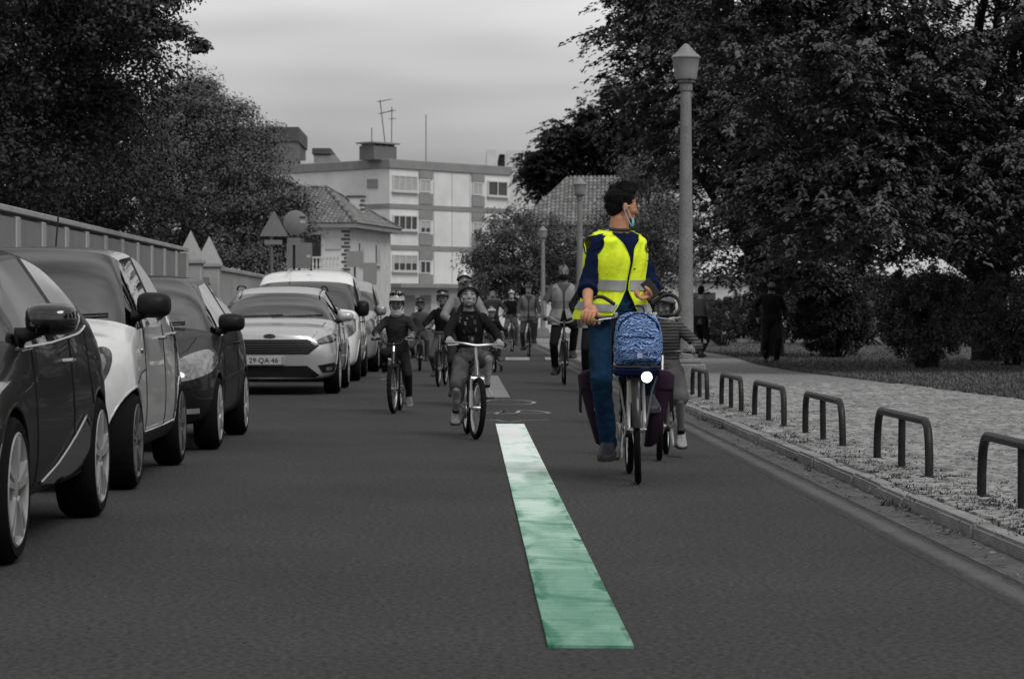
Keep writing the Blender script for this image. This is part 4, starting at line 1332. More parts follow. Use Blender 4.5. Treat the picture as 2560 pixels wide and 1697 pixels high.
def split_shell(me, root, pm, seal_w=.022, axl=()):
    """separate by material index into body, glass panes (per side) and wheel arch liners"""
    bm = bmesh.new(); bm.from_mesh(me)
    bmesh.ops.recalc_face_normals(bm, faces=bm.faces)
    out = {}
    def sub(test, name, mat, inset=0.0, sink=0.0):
        b2 = bm.copy()
        bmesh.ops.delete(b2, geom=[f for f in b2.faces if not test(f)], context='FACES')
        if not b2.faces: b2.free(); return None
        if inset:
            r = bmesh.ops.inset_region(b2, faces=b2.faces[:], thickness=inset, depth=0, use_even_offset=True)
            rim = set(r['faces'])
            b3 = b2.copy()
            rimi = {f.index for f in rim}
            b2.faces.index_update()
            rimi = {f.index for f in rim}
            b3 = b2.copy(); b3.faces.ensure_lookup_table()
            bmesh.ops.delete(b3, geom=[f for f in b3.faces if f.index not in rimi], context='FACES')
            bmesh.ops.delete(b2, geom=[f for f in b2.faces if f.index in rimi], context='FACES')
            sm = bpy.data.meshes.new('seal'); b3.to_mesh(sm); b3.free(); sm.materials.clear(); sm.shade_smooth()
            seal = sm
        else: seal = None
        m2 = bpy.data.meshes.new(name); b2.to_mesh(m2); b2.free()
        m2.materials.clear(); m2.shade_smooth(); m2.set_sharp_from_angle(angle=R(35))
        m2.polygons.foreach_set('material_index', [0] * len(m2.polygons))
        ob = link(name, m2, mat, root)
        if seal:
            seal.polygons.foreach_set('material_index', [0] * len(seal.polygons))
            link('window_seal', seal, m_seal, ob)
        return ob
    sub(lambda f: f.material_index == PAINT, 'body', pm)
    sub(lambda f: f.material_index == GLW and f.normal.y < -.05, 'windscreen', m_glass_w, seal_w * 1.6)
    sub(lambda f: f.material_index == GLW and f.normal.y >= -.05, 'rear_window', m_glass_s, seal_w)
    sub(lambda f: f.material_index == GLS and f.calc_center_median().x > 0, 'side_window', m_glass_s, seal_w)
    sub(lambda f: f.material_index == GLS and f.calc_center_median().x <= 0, 'side_window', m_glass_s, seal_w)
    for ya in axl:
        for sg_ in (1, -1): sub(lambda f: f.material_index == BLK and f.calc_center_median().z < .75 and abs(f.calc_center_median().y - ya) < .6 and f.calc_center_median().x * sg_ > 0, 'wheel_arch', m_blkpl)
    for sg_ in (1, -1): sub(lambda f: f.material_index == BLK and f.calc_center_median().z >= .75 and f.calc_center_median().x * sg_ > 0, 'door_pillar', m_blkpl)
    bvh = BVHTree.FromBMesh(bm)
    bm.free()
    return bvh

def hit_front(bvh, x, z):
    h = bvh.ray_cast(Vector((x, -2, z)), Vector((0, 1, 0)))
    return h[0], h[1]
def hit_side(bvh, y, z):
    h = bvh.ray_cast(Vector((2.5, y, z)), Vector((-1, 0, 0)))
    return h[0], h[1]
def densify(poly, step, closed=True):
    out = []
    m = len(poly)
    for i in range(m if closed else m - 1):
        a, b = Vector(poly[i]), Vector(poly[(i + 1) % m])
        k = max(1, int((b - a).length / step))
        for t in range(k): out.append(a.lerp(b, t / k))
    if not closed: out.append(Vector(poly[-1]))
    return out
def patch(bvh, poly, kind, off, mat, name, parent, step=.04, thick=.0, smoothcurve=False):
    """a panel that follows the bodywork: outline in (x,z) from the front or (y,z) from the side"""
    if smoothcurve:
        pl = [Vector((p[0], p[1], 0)) for p in poly]
        pl = pl + [pl[0]]
        poly = [(p.x, p.y) for p in catmull(pl, 5)[:-1]]
    bd = densify([Vector(p) for p in poly], step)
    n = len(bd)
    xs = [p.x for p in bd]; zs = [p.y for p in bd]
    inner = []
    u = min(xs) + step / 2
    def inside(p):
        c = False; j = n - 1
        for i in range(n):
            if ((bd[i].y > p.y) != (bd[j].y > p.y)) and (p.x < (bd[j].x - bd[i].x) * (p.y - bd[i].y) / (bd[j].y - bd[i].y + 1e-12) + bd[i].x): c = not c
            j = i
        return c
    while u < max(xs):
        w = min(zs) + step / 2
        while w < max(zs):
            p = Vector((u, w))
            if inside(p) and min((p - q).length for q in bd) > step * .45: inner.append(p)
            w += step
        u += step
    vs, es, fs, *_ = delaunay_2d_cdt(bd + inner, [(i, (i + 1) % n) for i in range(n)], [], 1, 1e-6)
    V = []
    for p in vs:
        h = (hit_front if kind == 'front' else hit_side)(bvh, p.x, p.y)
        if h[0] is None:
            V.append(None)
        else:
            nn = h[1]
            if kind == 'front' and nn.y > 0: nn = -nn
            if kind == 'side' and nn.x < 0: nn = -nn
            V.append(h[0] + nn * off)
    good = [v for v in V if v is not None]
    if not good: return None
    fs = [f for f in fs if all(V[i] is not None for i in f)]
    V = [v if v is not None else good[0] for v in V]
    mb = MB().add(V, fs)
    if not mb.f: return None
    me = mb.mesh(name, True, 50)
    bm = bmesh.new(); bm.from_mesh(me)
    bmesh.ops.delete(bm, geom=[v for v in bm.verts if not v.link_faces], context='VERTS')
    ref = Vector((0, -1, 0)) if kind == 'front' else Vector((1, 0, 0))
    tot = sum((f.normal.dot(ref) for f in bm.faces), 0.0)
    if tot < 0: bmesh.ops.reverse_faces(bm, faces=bm.faces)
    r = bmesh.ops.extrude_face_region(bm, geom=bm.faces[:])      # skirt so that the piece is no paper sheet
    for v in [e for e in r['geom'] if isinstance(e, bmesh.types.BMVert)]: v.co -= ref * (off + .006)
    bm.to_mesh(me); bm.free()
    bmv = me
    bmv.shade_smooth(); bmv.set_sharp_from_angle(angle=R(40))
    return link(name, me, mat, parent)
def seam(bvh, pts, kind, parent, w=.004, mat=m_gap, off=.0015, name='panel_gap'):
    P = []
    for p in densify([Vector(q) for q in pts], .05, False):
        h = (hit_front if kind == 'front' else hit_side)(bvh, p.x, p.y)
        if h[0] is not None: P.append(h[0] + (Vector((0, -1, 0)) if kind == 'front' else Vector((1, 0, 0))) * off)
    if len(P) > 2: MB().tube(P, w, 5).build(name, mat, parent)

def wheel(parent, x, y, r, w, side, style, rimr=.66, matr=None, tyre_m=None):
    """side +1: outer face towards +x"""
    wv = empty('wheel', (x, y, r), parent=parent)
    s = side
    rr = r * rimr
    prof = [(rr, -w / 2), (rr + .02, -w / 2 - .004), (r - .03, -w / 2 - .006), (r - .006, -w / 2 + .02), (r, -w / 2 + .05), (r, w / 2 - .05), (r - .006, w / 2 - .02), (r - .03, w / 2 + .006), (rr + .02, w / 2 + .004), (rr, w / 2)]
    MB().lathe([(a, b * s) for a, b in prof] + [(prof[0][0], prof[0][1] * s)], (0, 0, 0), 40, 'X', False).build('tyre', m_tyre, wv)
    matr = matr or m_alloy
    mb = MB().lathe([(rr + .008, .5 * w * s), (rr - .004, (.5 * w + .006) * s), (rr - .018, (.5 * w - .004) * s), (rr - .02, (.5 * w - .09) * s), (rr - .05, (.5 * w - .12) * s)], (0, 0, 0), 40, 'X', False)
    mb.build('rim', matr, wv)
    MB().lathe([(rr - .02, (.5 * w - .10) * s), (.03, (.5 * w - .10) * s), (0, (.5 * w - .10) * s)], (0, 0, 0), 28, 'X').build('brake_disc', m_blkpl, wv)
    ns, split = style
    for k in range(ns):
        a0 = 2 * math.pi * k / ns + .3
        for d in ((-.14, .14) if split else (0,)):
            a1 = a0 + d
            ca, sa = math.cos(a0 + d * .35), math.sin(a0 + d * .35); cb, sb = math.cos(a1), math.sin(a1)
            wd = .030 if split else .045
            def ring(c, q, rad, hw, xo, dp):
                tx = Vector((0, -q, c)) * hw; cpt = Vector((0, c * rad, q * rad))
                return [cpt + tx + Vector((xo * s, 0, 0)), cpt - tx + Vector((xo * s, 0, 0)), cpt - tx + Vector(((xo - dp) * s, 0, 0)), cpt + tx + Vector(((xo - dp) * s, 0, 0))]
            MB().loft([ring(ca, sa, .05, wd * .5, w / 2 - .0, .04), ring(cb, sb, rr * .6, wd * .42, w / 2 + .006, .03), ring(cb, sb, rr - .012, wd * .62, w / 2 + .006, .03)]).build('spoke', matr, wv, ang=30)
    MB().lathe([(.075, (w / 2 - .05) * s), (.072, (w / 2 - .012) * s), (.035, (w / 2 - .004) * s), (0, (w / 2 - .002) * s)], (0, 0, 0), 20, 'X').build('hub_cap', matr, wv)
    return wv

def mirror(parent, x, y, z, mat, size=(.13, .19, .14), s=1, round_=.5, capmat=None):
    """door mirror: arm + housing; housing faces forward"""
    o = empty('door_mirror', (x, y, z), parent=parent)
    w, d, h = size[1], size[0], size[2]
    rings = []
    for (t, sc_) in ((0, .35), (.12, .72), (.35, .95), (.7, 1.0), (.9, .98), (1.0, .9)):
        yy = -d * .55 + d * t
        ring = []
        for k in range(20):
            a = 2 * math.pi * k / 20
            cx_, cz_ = math.cos(a), math.sin(a)
            e = .62
            xx = abs(cx_) ** e * (1 if cx_ >= 0 else -1) * w * .5 * sc_
            zz = abs(cz_) ** e * (1 if cz_ >= 0 else -1) * h * .5 * sc_ * (1.0 - .10 * (xx / w) * s)
            ring.append(Vector((s * (w * .5 + .05) + xx, yy, zz + .05)))
        rings.append(ring)
    MB().loft(rings).build('housing', capmat or mat, o, ang=50)
    MB().tube([(-.03 * s, 0, -.03), (.06 * s, -.01, -.02), (.14 * s, -.01, .01)], [.045, .035, .03], 10).build('arm', m_blkpl, o)
    gl = MB().box((s * (w * .5 + .05), d * .45 + .004, .05), (w * .8, .01, h * .74), bev=.003).build('mirror_glass', m_chrome, o)
    return o

def interior(root, yc, yr, wi, zb, zr, hood_y, seats=2, wheelside=1):
    """dashboard, seats, steering wheel seen through the windscreen"""
    MB().box((0, hood_y + .25, zb - .06), (wi * 1.9, .5, .10), bev=.03).build('dashboard', m_cabin, root)
    MB().box((0, (yc + yr) / 2, .42), (wi * 1.75, yr - yc, .25)).build('cabin_floor', m_cabin, root, smooth=False)
    for s in (-1, 1):
        st_ = empty('seat', (s * wi * .46, yc + .75, 0), parent=root)
        MB().loft([[Vector((math.copysign(abs(math.cos(a)) ** .6, math.cos(a)) * w_, y_ + math.copysign(abs(math.sin(a)) ** .6, math.sin(a)) * .07, z_)) for a in [2 * math.pi * k / 16 for k in range(16)]]
                   for (z_, w_, y_) in ((.5, .20, -.05), (.6, .23, -.02), (zb - .1, .24, .06), (zb + .08, .21, .12), (zb + .14, .15, .135))]).build('seat_back', m_seat, st_)
        MB().ellip((0, .14, min(zb + .26, zr - .14)), (.13, .06, .09)).build('headrest', m_seat, st_)
    MB().box((0, yr - .25, zb - .02), (wi * 1.6, .14, .42), bev=.06).build('rear_seat', m_seat, root)
    t = MB()
    cst = (wi * .46 * wheelside, yc + .38, zb - .03)
    pts = [(cst[0] + .18 * math.cos(a), cst[1] + .06 * math.sin(a), cst[2] + .17 * math.sin(a)) for a in [2 * math.pi * k / 24 for k in range(24)]]
    t.tube(pts, .014, 8, closed=True); t.build('steering_wheel', m_cabin, root)
    MB().box((0, yc + .80, zr - .22), (.2, .03, .06), bev=.01).build('rear_view_mirror', m_cabin, root)

def wiper(root, bvh, x0, x1, ztop, z0):
    P = []
    for t in range(8):
        x = x0 + (x1 - x0) * t / 7
        h = hit_front(bvh, x, z0 + .03 + .03 * t / 7)
        if h[0] is not None: P.append(h[0] + Vector((0, -.015, .004)))
    if len(P) > 2: MB().tube(P, .008, 5).build('wiper', m_blkpl, root)

def handle(root, bvh, y, z, mat, L_=.18):
    h = hit_side(bvh, y, z)
    if h[0] is None: return
    b = MB()
    xs = h[0].x
    pts = catmull([(xs - .005, y - L_ / 2, z), (xs + .030, y - L_ / 2 + .03, z + .002), (xs + .034, y, z + .004), (xs + .030, y + L_ / 2 - .03, z + .002), (xs - .005, y + L_ / 2, z)], 3)
    b.tube(pts, .013, 8)
    b.build('door_handle', mat, root)

def place(root, X, Y):   # local front axle aligned by caller; x centre
    root.location = (X, Y, 0)

T_ = GLW
# station: yl, yb, yt, z0, ws, wm, zm, wb, zb, wt, zt, zc, matTop(to next), matSide(to next)
def sedanish(name, label, L_, W, H, hood, cowl_y, hdr_y, belt, beltr, roofh, tail_y, pm, fa, ra, wr, tw, sill=.20, nose_z=.62, roof_w=.60, hood_front=.78, bside=.0, rear_end=None, van=False, nose=1.0, hdrop=0.0):
    hw = W / 2
    rw = hw * roof_w / .9
    ST = [
        (0.10, 0.04, 0.10, sill + .02, hw * .62 * nose, hw * .66 * nose, nose_z * .75, hw * .64 * nose, nose_z, hw * .50 * nose, hood_front - .03, hood_front, 0, 0),
        (0.18, 0.16, 0.22, sill, hw * .84 * nose, hw * .90 * nose, nose_z * .8, hw * .86 * nose, nose_z + .06, hw * .72 * nose, hood_front + .01, hood_front + .05, 0, 0),
        (0.45, 0.48, 0.50, sill, hw * .95, hw * .985, nose_z * .85, hw * .95, nose_z + .16, hw * .80, hood_front + .08, hood_front + .13, 0, 0),
        (fa, fa, fa, sill, hw * .97, hw * 1.0, .58, hw * .97, belt - .10, hw * .83, hood - .05, hood, 0, 0),
        (fa + .30, cowl_y - .12, cowl_y - .12, sill, hw * .96, hw * .99, .58, hw * .955, belt - .03, hw * .84, hood + .01, hood + .05, 0, 0),
        (fa + .45, cowl_y, cowl_y, sill, hw * .96, hw * .99, .58, hw * .95, belt, hw * .86, hood + .035, hood + .085, GLW, GLS),
        ((cowl_y + hdr_y) / 2 + .15, (cowl_y + hdr_y) / 2 + .1, (cowl_y + hdr_y) / 2, sill, hw * .96, hw * .99, .58, hw * .95, belt + .01, (hw * .86 + rw) / 2 + .01, (hood + roofh - hdrop) / 2 + .04, (hood + roofh - hdrop) / 2 + .095, GLW, GLS),
        (hdr_y + .12, hdr_y + .12, hdr_y, sill, hw * .965, hw * .99, .58, hw * .945, belt + .02, rw + hdrop * .25, roofh - .05 - hdrop, roofh + .015 - hdrop, 0, GLS),
        *([(hdr_y + .30, hdr_y + .30, hdr_y + .26, sill, hw * .965, hw * .99, .58, hw * .945, belt + .025, rw + .01, roofh - .035, roofh + .03, 0, GLS)] if hdrop else []),
        (hdr_y + .55, hdr_y + .55, hdr_y + .52, sill, hw * .965, hw * .99, .58, hw * .945, (belt + beltr) / 2, rw + .005, roofh - .02, H - .005, 0, BLK),
        (hdr_y + .63, hdr_y + .63, hdr_y + .60, sill, hw * .965, hw * .99, .58, hw * .945, (belt + beltr) / 2 + .01, rw + .005, roofh - .015, H, 0, GLS),
        (tail_y - .75, tail_y - .75, tail_y - .72, sill, hw * .97, hw * .995, .60, hw * .94, beltr, rw - .01, roofh - .05, H - .03, 0, 0),
        (tail_y - .40, tail_y - .30, tail_y - .42, sill, hw * .965, hw * .99, .62, hw * .92, beltr + .03, rw - .06, roofh - .11, H - .08, GLW, 0),
        (tail_y - .10, tail_y - .06, tail_y - .16, sill + .03, hw * .92, hw * .95, .64, hw * .86, beltr - .02, rw - .10, beltr + .10, beltr + .14, 0, 0),
        (tail_y, tail_y, tail_y - .02, sill + .06, hw * .74, hw * .78, .64, hw * .70, beltr - .10, rw * .7, beltr - .03, beltr - .01, 0, 0),
    ]
    return ST

def make_car(name, label, ST, pm, fa, ra, wr, tw, W, hood, cowl_y, hdr_y, belt, roofh, tail_y, rimstyle, rimr=.66, rimm=None, mirror_spec=None, arch=1.12, inter=True, group='cars parked nose to tail along the wall'):
    root = empty(name, (0, 0, 0), label=label, cat='car' if 'van' not in name else 'van', group=group)
    o, cuts = car_shell(ST, (fa, ra), wr * arch, W / 2)
    me = finish_shell(o, cuts, wr)
    bvh = split_shell(me, root, pm, axl=(fa, ra))
    for y in (fa, ra):
        wheel(root, W / 2 - tw / 2 - .01, y, wr, tw, 1, rimstyle, rimr, rimm)
        wheel(root, -W / 2 + tw / 2 + .01, y, wr, tw, -1, rimstyle, rimr, rimm)
        # arch lip
        pts = []
        for k in range(25):
            a = math.pi * (-.08 + 1.16 * k / 24)
            yy, zz = y + math.cos(a) * wr * arch * 1.01, wr + math.sin(a) * wr * arch * 1.01
            h = hit_side(bvh, y + math.cos(a) * wr * arch * 1.04, wr + math.sin(a) * wr * arch * 1.04)
            if h[0] is not None and h[0].x > W * .38: pts.append((h[0].x - .004, yy, zz))
        if len(pts) > 4: MB().tube(pts, .011, 6).build('arch_lip', pm if True else m_blkpl, root)
    if inter: interior(root, cowl_y, tail_y - .6, W / 2 * .8, belt + .02, roofh, cowl_y - .05)
    if mirror_spec:
        for s in (1, -1): mirror(root, s * (W / 2 - .125), cowl_y + mirror_spec[0], mirror_spec[1], pm, mirror_spec[2], s, capmat=mirror_spec[3])
    return root, bvh

P_dark = paint('paint_black_metallic', 0.006)
P_white = paint('paint_white', 0.60)
P_navy = paint('paint_dark_grey', 0.010)
P_silver = paint('paint_silver', 0.46, .35)
P_vanw = paint('paint_van_white', 0.80)
P_vang = paint('paint_van_grey', 0.30, .3)

# ---- 1. near black hatchback, cut by the frame edge
W = 1.73; fa, ra, wr = .86, 3.43, .325
args = dict(L_=4.06, W=W, H=1.45, hood=.93, cowl_y=1.18, hdr_y=1.95, belt=.93, beltr=1.06, roofh=1.40, tail_y=4.05, pm=P_dark, fa=fa, ra=ra, wr=wr, tw=.2, nose_z=.6, roof_w=.58, hood_front=.74)
ST = sedanish('hatchback', '', **args)
c1, bv = make_car('black_hatchback', 'glossy black hatchback cut off by the frame edge, nearest parked car', ST, P_dark, fa, ra, wr, .205, W, .93, 1.18, 1.95, .93, 1.40, 4.05, (5, True), .76, m_alloy, (.24, 1.02, (.16, .24, .15), m_gloss))
c1.location = (-1.94 - W / 2, 11.1 - fa, 0)
seam(bv, [(1.5, .25), (1.45, .55), (1.42, .93)], 'side', c1); seam(bv, [(2.52, .25), (2.55, .6), (2.52, .98)], 'side', c1); seam(bv, [(3.2, .62), (3.12, .8), (3.15, 1.03)], 'side', c1)
seam(bv, [(1.5, .25), (2.52, .25), (3.0, .27)], 'side', c1)
handle(c1, bv, 2.36, .86, m_chrome)
patch(bv, [(1.62, .30), (2.0, .36), (2.5, .47), (2.85, .56), (3.02, .50), (3.06, .40), (2.9, .30), (2.3, .26)], 'side', .008, m_gloss, 'sill_panel', c1)
seam(bv, [(1.62, .305), (2.0, .37), (2.5, .48), (2.85, .57), (3.0, .52)], 'side', c1, .007, m_chrome, .012, 'chrome_strip')
seam(bv, [(1.2, .94), (2.0, .955), (2.8, .99), (3.25, 1.03)], 'side', c1, .008, m_chrome, .004, 'chrome_strip')
patch(bv, [(-.55, .30), (.55, .30), (.62, .42), (.5, .50), (-.5, .50), (-.62, .42)], 'front', .006, m_blkpl, 'lower_grille', c1)
for s in (-1, 1): patch(bv, [(s * .48, .62), (s * .80, .68), (s * .82, .80), (s * .60, .76)], 'front', .008, m_lens, 'headlight', c1)

# ---- 2. white city car
W = 1.665; fa, ra, wr = .60, 3.09, .30
args = dict(L_=3.5, W=W, H=1.555, hood=.985, cowl_y=.86, hdr_y=1.42, belt=1.0, beltr=1.08, roofh=1.505, tail_y=3.5, pm=P_white, fa=fa, ra=ra, wr=wr, tw=.19, nose_z=.66, roof_w=.63, hood_front=.86, nose=.86)
ST = sedanish('city_car', '', **args)
c2, bv = make_car('white_city_car', 'small tall white car with black mirror, second in the parked row', ST, P_white, fa, ra, wr, .185, W, .985, .86, 1.42, 1.0, 1.505, 3.5, (5, True), .76, M('dark_alloy', .16, rough=.3, metal=.5), (.20, 1.10, (.17, .22, .165), m_blkpl))
c2.location = (-2.02 - W / 2, 15.75 - fa + .06, 0)
seam(bv, [(1.18, .28), (1.12, .6), (1.12, 1.0)], 'side', c2); seam(bv, [(2.14, .28), (2.16, .6), (2.14, 1.02)], 'side', c2); seam(bv, [(2.95, .65), (2.86, .8), (2.9, 1.04)], 'side', c2)
handle(c2, bv, 2.0, .93, m_chrome); handle(c2, bv, 2.72, .95, m_chrome)
patch(bv, [(1.0, .24), (2.7, .24), (2.72, .33), (2.6, .335), (1.05, .32)], 'side', .012, m_blkpl, 'sill_trim', c2)
seam(bv, [(1.02, .335), (2.0, .338), (2.6, .35)], 'side', c2, .008, m_chrome, .016, 'chrome_strip')
patch(bv, [(2.66, .30), (2.72, .62), (2.80, .80), (2.93, 1.0), (3.06, 1.0), (2.96, .8), (2.80, .55), (2.76, .30)], 'side', .008, m_gloss, 'safety_cell_trim', c2)
for s in (-1, 1):
    hl_ = patch(bv, [(s * .50, .70), (s * .57, .65), (s * .645, .67), (s * .685, .76), (s * .68, .85), (s * .62, .885), (s * .53, .83)], 'front', .010, m_gloss, 'headlight', c2, smoothcurve=True)
    patch(bv, [(s * .53, .72), (s * .58, .68), (s * .63, .71), (s * .655, .78), (s * .63, .84), (s * .57, .82)], 'front', .016, m_lens, 'lamp_lens', hl_, smoothcurve=True)
patch(bv, [(-.55, .50), (.55, .50), (.48, .68), (-.48, .68)], 'front', .008, m_blkpl, 'grille', c2)
patch(bv, [(-.6, .25), (.6, .25), (.56, .40), (-.56, .40)], 'front', .008, m_blkpl, 'lower_grille', c2)
h = hit_side(bv, .98, .86)[0]
if h: MB().lathe([(.022, 0), (.018, .012), (0, .014)], (h.x, .98, .86), 16, 'X').build('side_repeater', m_lens, c2)
seam(bv, [(.66, .66), (.9, .72), (1.12, .74)], 'side', c2)
wiper(c2, bv, -.6, .1, 0, 1.03); wiper(c2, bv, -.05, .6, 0, 1.03)
MB().tube([(.15, 1.62, 1.54), (.15, 1.78, 1.85)], .006, 5).build('aerial', m_blkpl, c2)

# ---- 3. dark grey hatchback
W = 1.66; fa, ra, wr = .72, 3.16, .295
args = dict(L_=3.85, W=W, H=1.43, hood=.90, cowl_y=1.02, hdr_y=1.78, belt=.91, beltr=1.0, roofh=1.385, tail_y=3.84, pm=P_navy, fa=fa, ra=ra, wr=wr, tw=.185, nose_z=.56, roof_w=.575, hood_front=.70)
ST = sedanish('hatch', '', **args)
c3, bv = make_car('dark_hatchback', 'dark shiny hatchback with big oval black mirror, third in the parked row', ST, P_navy, fa, ra, wr, .185, W, .90, 1.02, 1.78, .91, 1.385, 3.84, (7, False), .75, m_alloy, (.22, .97, (.15, .22, .15), m_blkpl))
c3.location = (-1.945 - W / 2, 20.4 - fa, 0)
seam(bv, [(1.32, .25), (1.26, .55), (1.22, .92)], 'side', c3); seam(bv, [(2.5, .25), (2.52, .6), (2.5, .98)], 'side', c3)
handle(c3, bv, 2.3, .84, m_blkpl)
patch(bv, [(1.15, .50), (2.75, .54), (2.75, .60), (1.15, .56)], 'side', .010, m_blkpl, 'side_moulding', c3)
for s in (-1, 1):
    patch(bv, [(s * .40, .60), (s * .58, .56), (s * .76, .62), (s * .80, .72), (s * .74, .80), (s * .56, .74)], 'front', .010, m_lens, 'headlight', c3, smoothcurve=True)
    patch(bv, [(s * .50, .30), (s * .70, .31), (s * .70, .35), (s * .50, .34)], 'front', .008, m_alloy, 'fog_light_trim', c3)
    patch(bv, [(s * .40, .50), (s * .72, .51), (s * .72, .54), (s * .40, .53)], 'front', .008, m_blkpl, 'bumper_strip', c3)
patch(bv, [(-.55, .26), (.55, .26), (.6, .42), (-.6, .42)], 'front', .008, m_blkpl, 'grille', c3)
wiper(c3, bv, -.55, .05, 0, .96); wiper(c3, bv, -.05, .5, 0, .96)
seam(bv, [(-.55, .72), (-.62, .8), (-.66, .88)], 'front', c3); seam(bv, [(.50, .74), (.58, .8), (.62, .90)], 'front', c3)

# ---- 4. silver hatchback facing the camera
W = 1.82; fa, ra, wr = .88, 3.53, .325
args = dict(L_=4.36, W=W, H=1.48, hood=.95, cowl_y=1.15, hdr_y=1.95, belt=.95, beltr=1.05, roofh=1.43, tail_y=4.36, pm=P_silver, fa=fa, ra=ra, wr=wr, tw=.205, nose_z=.60, roof_w=.60, hood_front=.80, hdrop=.06)
ST = sedanish('hatch', '', **args)
c4, bv = make_car('silver_hatchback', 'silver hatchback with wide dark grille and plate 29 QA 46, facing the camera', ST, P_silver, fa, ra, wr, .205, W, .95, 1.15, 1.95, .95, 1.43, 4.36, (5, True), .75, m_alloy, (.20, 1.0, (.15, .23, .14), None))
c4.location = (-1.66 - W / 2, 34.5 - fa, 0)
grl = patch(bv, [(-.66, .66), (-.52, .55), (.52, .55), (.66, .66), (.50, .735), (-.50, .735)], 'front', .010, m_blkpl, 'grille', c4)
for k in range(5): seam(bv, [(-.54 + .02 * k, .575 + k * .032), (.54 - .02 * k, .575 + k * .032)], 'front', grl, .006, m_gloss, .014, 'grille_bar')
seam(bv, [(-.66, .665), (-.50, .742), (.50, .742), (.66, .665)], 'front', c4, .010, m_chrome, .008, 'chrome_strip')
patch(bv, [(-.60, .24), (.60, .24), (.66, .27), (.50, .395), (-.50, .395), (-.66, .27)], 'front', .010, m_blkpl, 'lower_grille', c4)
for s in (-1, 1):
    hd = patch(bv, [(s * .55, .70), (s * .62, .665), (s * .84, .705), (s * .895, .80), (s * .88, .84), (s * .72, .775)], 'front', .010, m_gloss, 'headlight', c4)
    patch(bv, [(s * .58, .705), (s * .63, .685), (s * .82, .72), (s * .865, .80), (s * .86, .82), (s * .72, .765)], 'front', .015, m_lens, 'lamp_lens', hd)
    patch(bv, [(s * .70, .30), (s * .84, .31), (s * .88, .44), (s * .64, .40)], 'front', .008, m_blkpl, 'fog_light_recess', c4)
    patch(bv, [(s * .74, .33), (s * .81, .335), (s * .81, .38), (s * .74, .375)], 'front', .014, m_lens, 'fog_light', c4)
    seam(bv, [(s * .55, .74), (s * .62, .84), (s * .66, .92), (s * .70, .97)], 'front', c4)
MB().lathe([(0, -.012), (.052, -.012), (.06, -.006), (.06, .02), (0, .02)], (0, 0, 0), 28, 'Y').xform(Matrix.Translation(Vector((0, (hit_front(bv, 0, .79)[0] or Vector((0, .1, 0))).y - .006, .79))) @ Matrix.Diagonal((1.35, 1, .5, 1))).build('oval_badge', m_lensd, c4)
py = hit_front(bv, 0, .47)[0].y
pl = MB().box((-.05, py - .016, .465), (.52, .016, .115), bev=.004).build('number_plate', m_plate, c4)
MB().box((.225 - .05 + .01, py - .026, .465), (.045, .004, .105)).build('plate_side_band', m_gpanel, pl, smooth=False)
def text_obj(s, size, loc, mat, parent, rot=(math.pi / 2, 0, 0), ext=.002, name='lettering', align='CENTER'):
    cu = bpy.data.curves.new(name, 'FONT'); cu.body = s; cu.size = size; cu.extrude = ext; cu.align_x = align; cu.align_y = 'CENTER'
    cu.resolution_u = 2
    o = bpy.data.objects.new(name, cu); COL.objects.link(o)
    me = eval_mesh(o); bpy.data.objects.remove(o, do_unlink=True)
    me.materials.clear()
    return link(name, me, mat, parent, loc, rot)
text_obj('29·QA·46', .098, (-.075, py - .027, .465), m_plate_txt, pl)
seam(bv, [(1.5, .25), (1.46, .55), (1.42, .95)], 'side', c4); seam(bv, [(2.6, .25), (2.62, .6), (2.6, 1.02)], 'side', c4)
handle(c4, bv, 2.45, .90, P_silver); handle(c4, bv, 3.3, .93, P_silver)
wiper(c4, bv, -.65, .1, 0, 1.01); wiper(c4, bv, -.05, .65, 0, 1.01)
for s in (-1, 1): MB().tube(catmull([(s * .60, 2.0, 1.425), (s * .585, 2.15, 1.475), (s * .585, 3.2, 1.475), (s * .60, 3.4, 1.42)], 4), .014, 6).build('roof_rail', m_blkpl, c4)

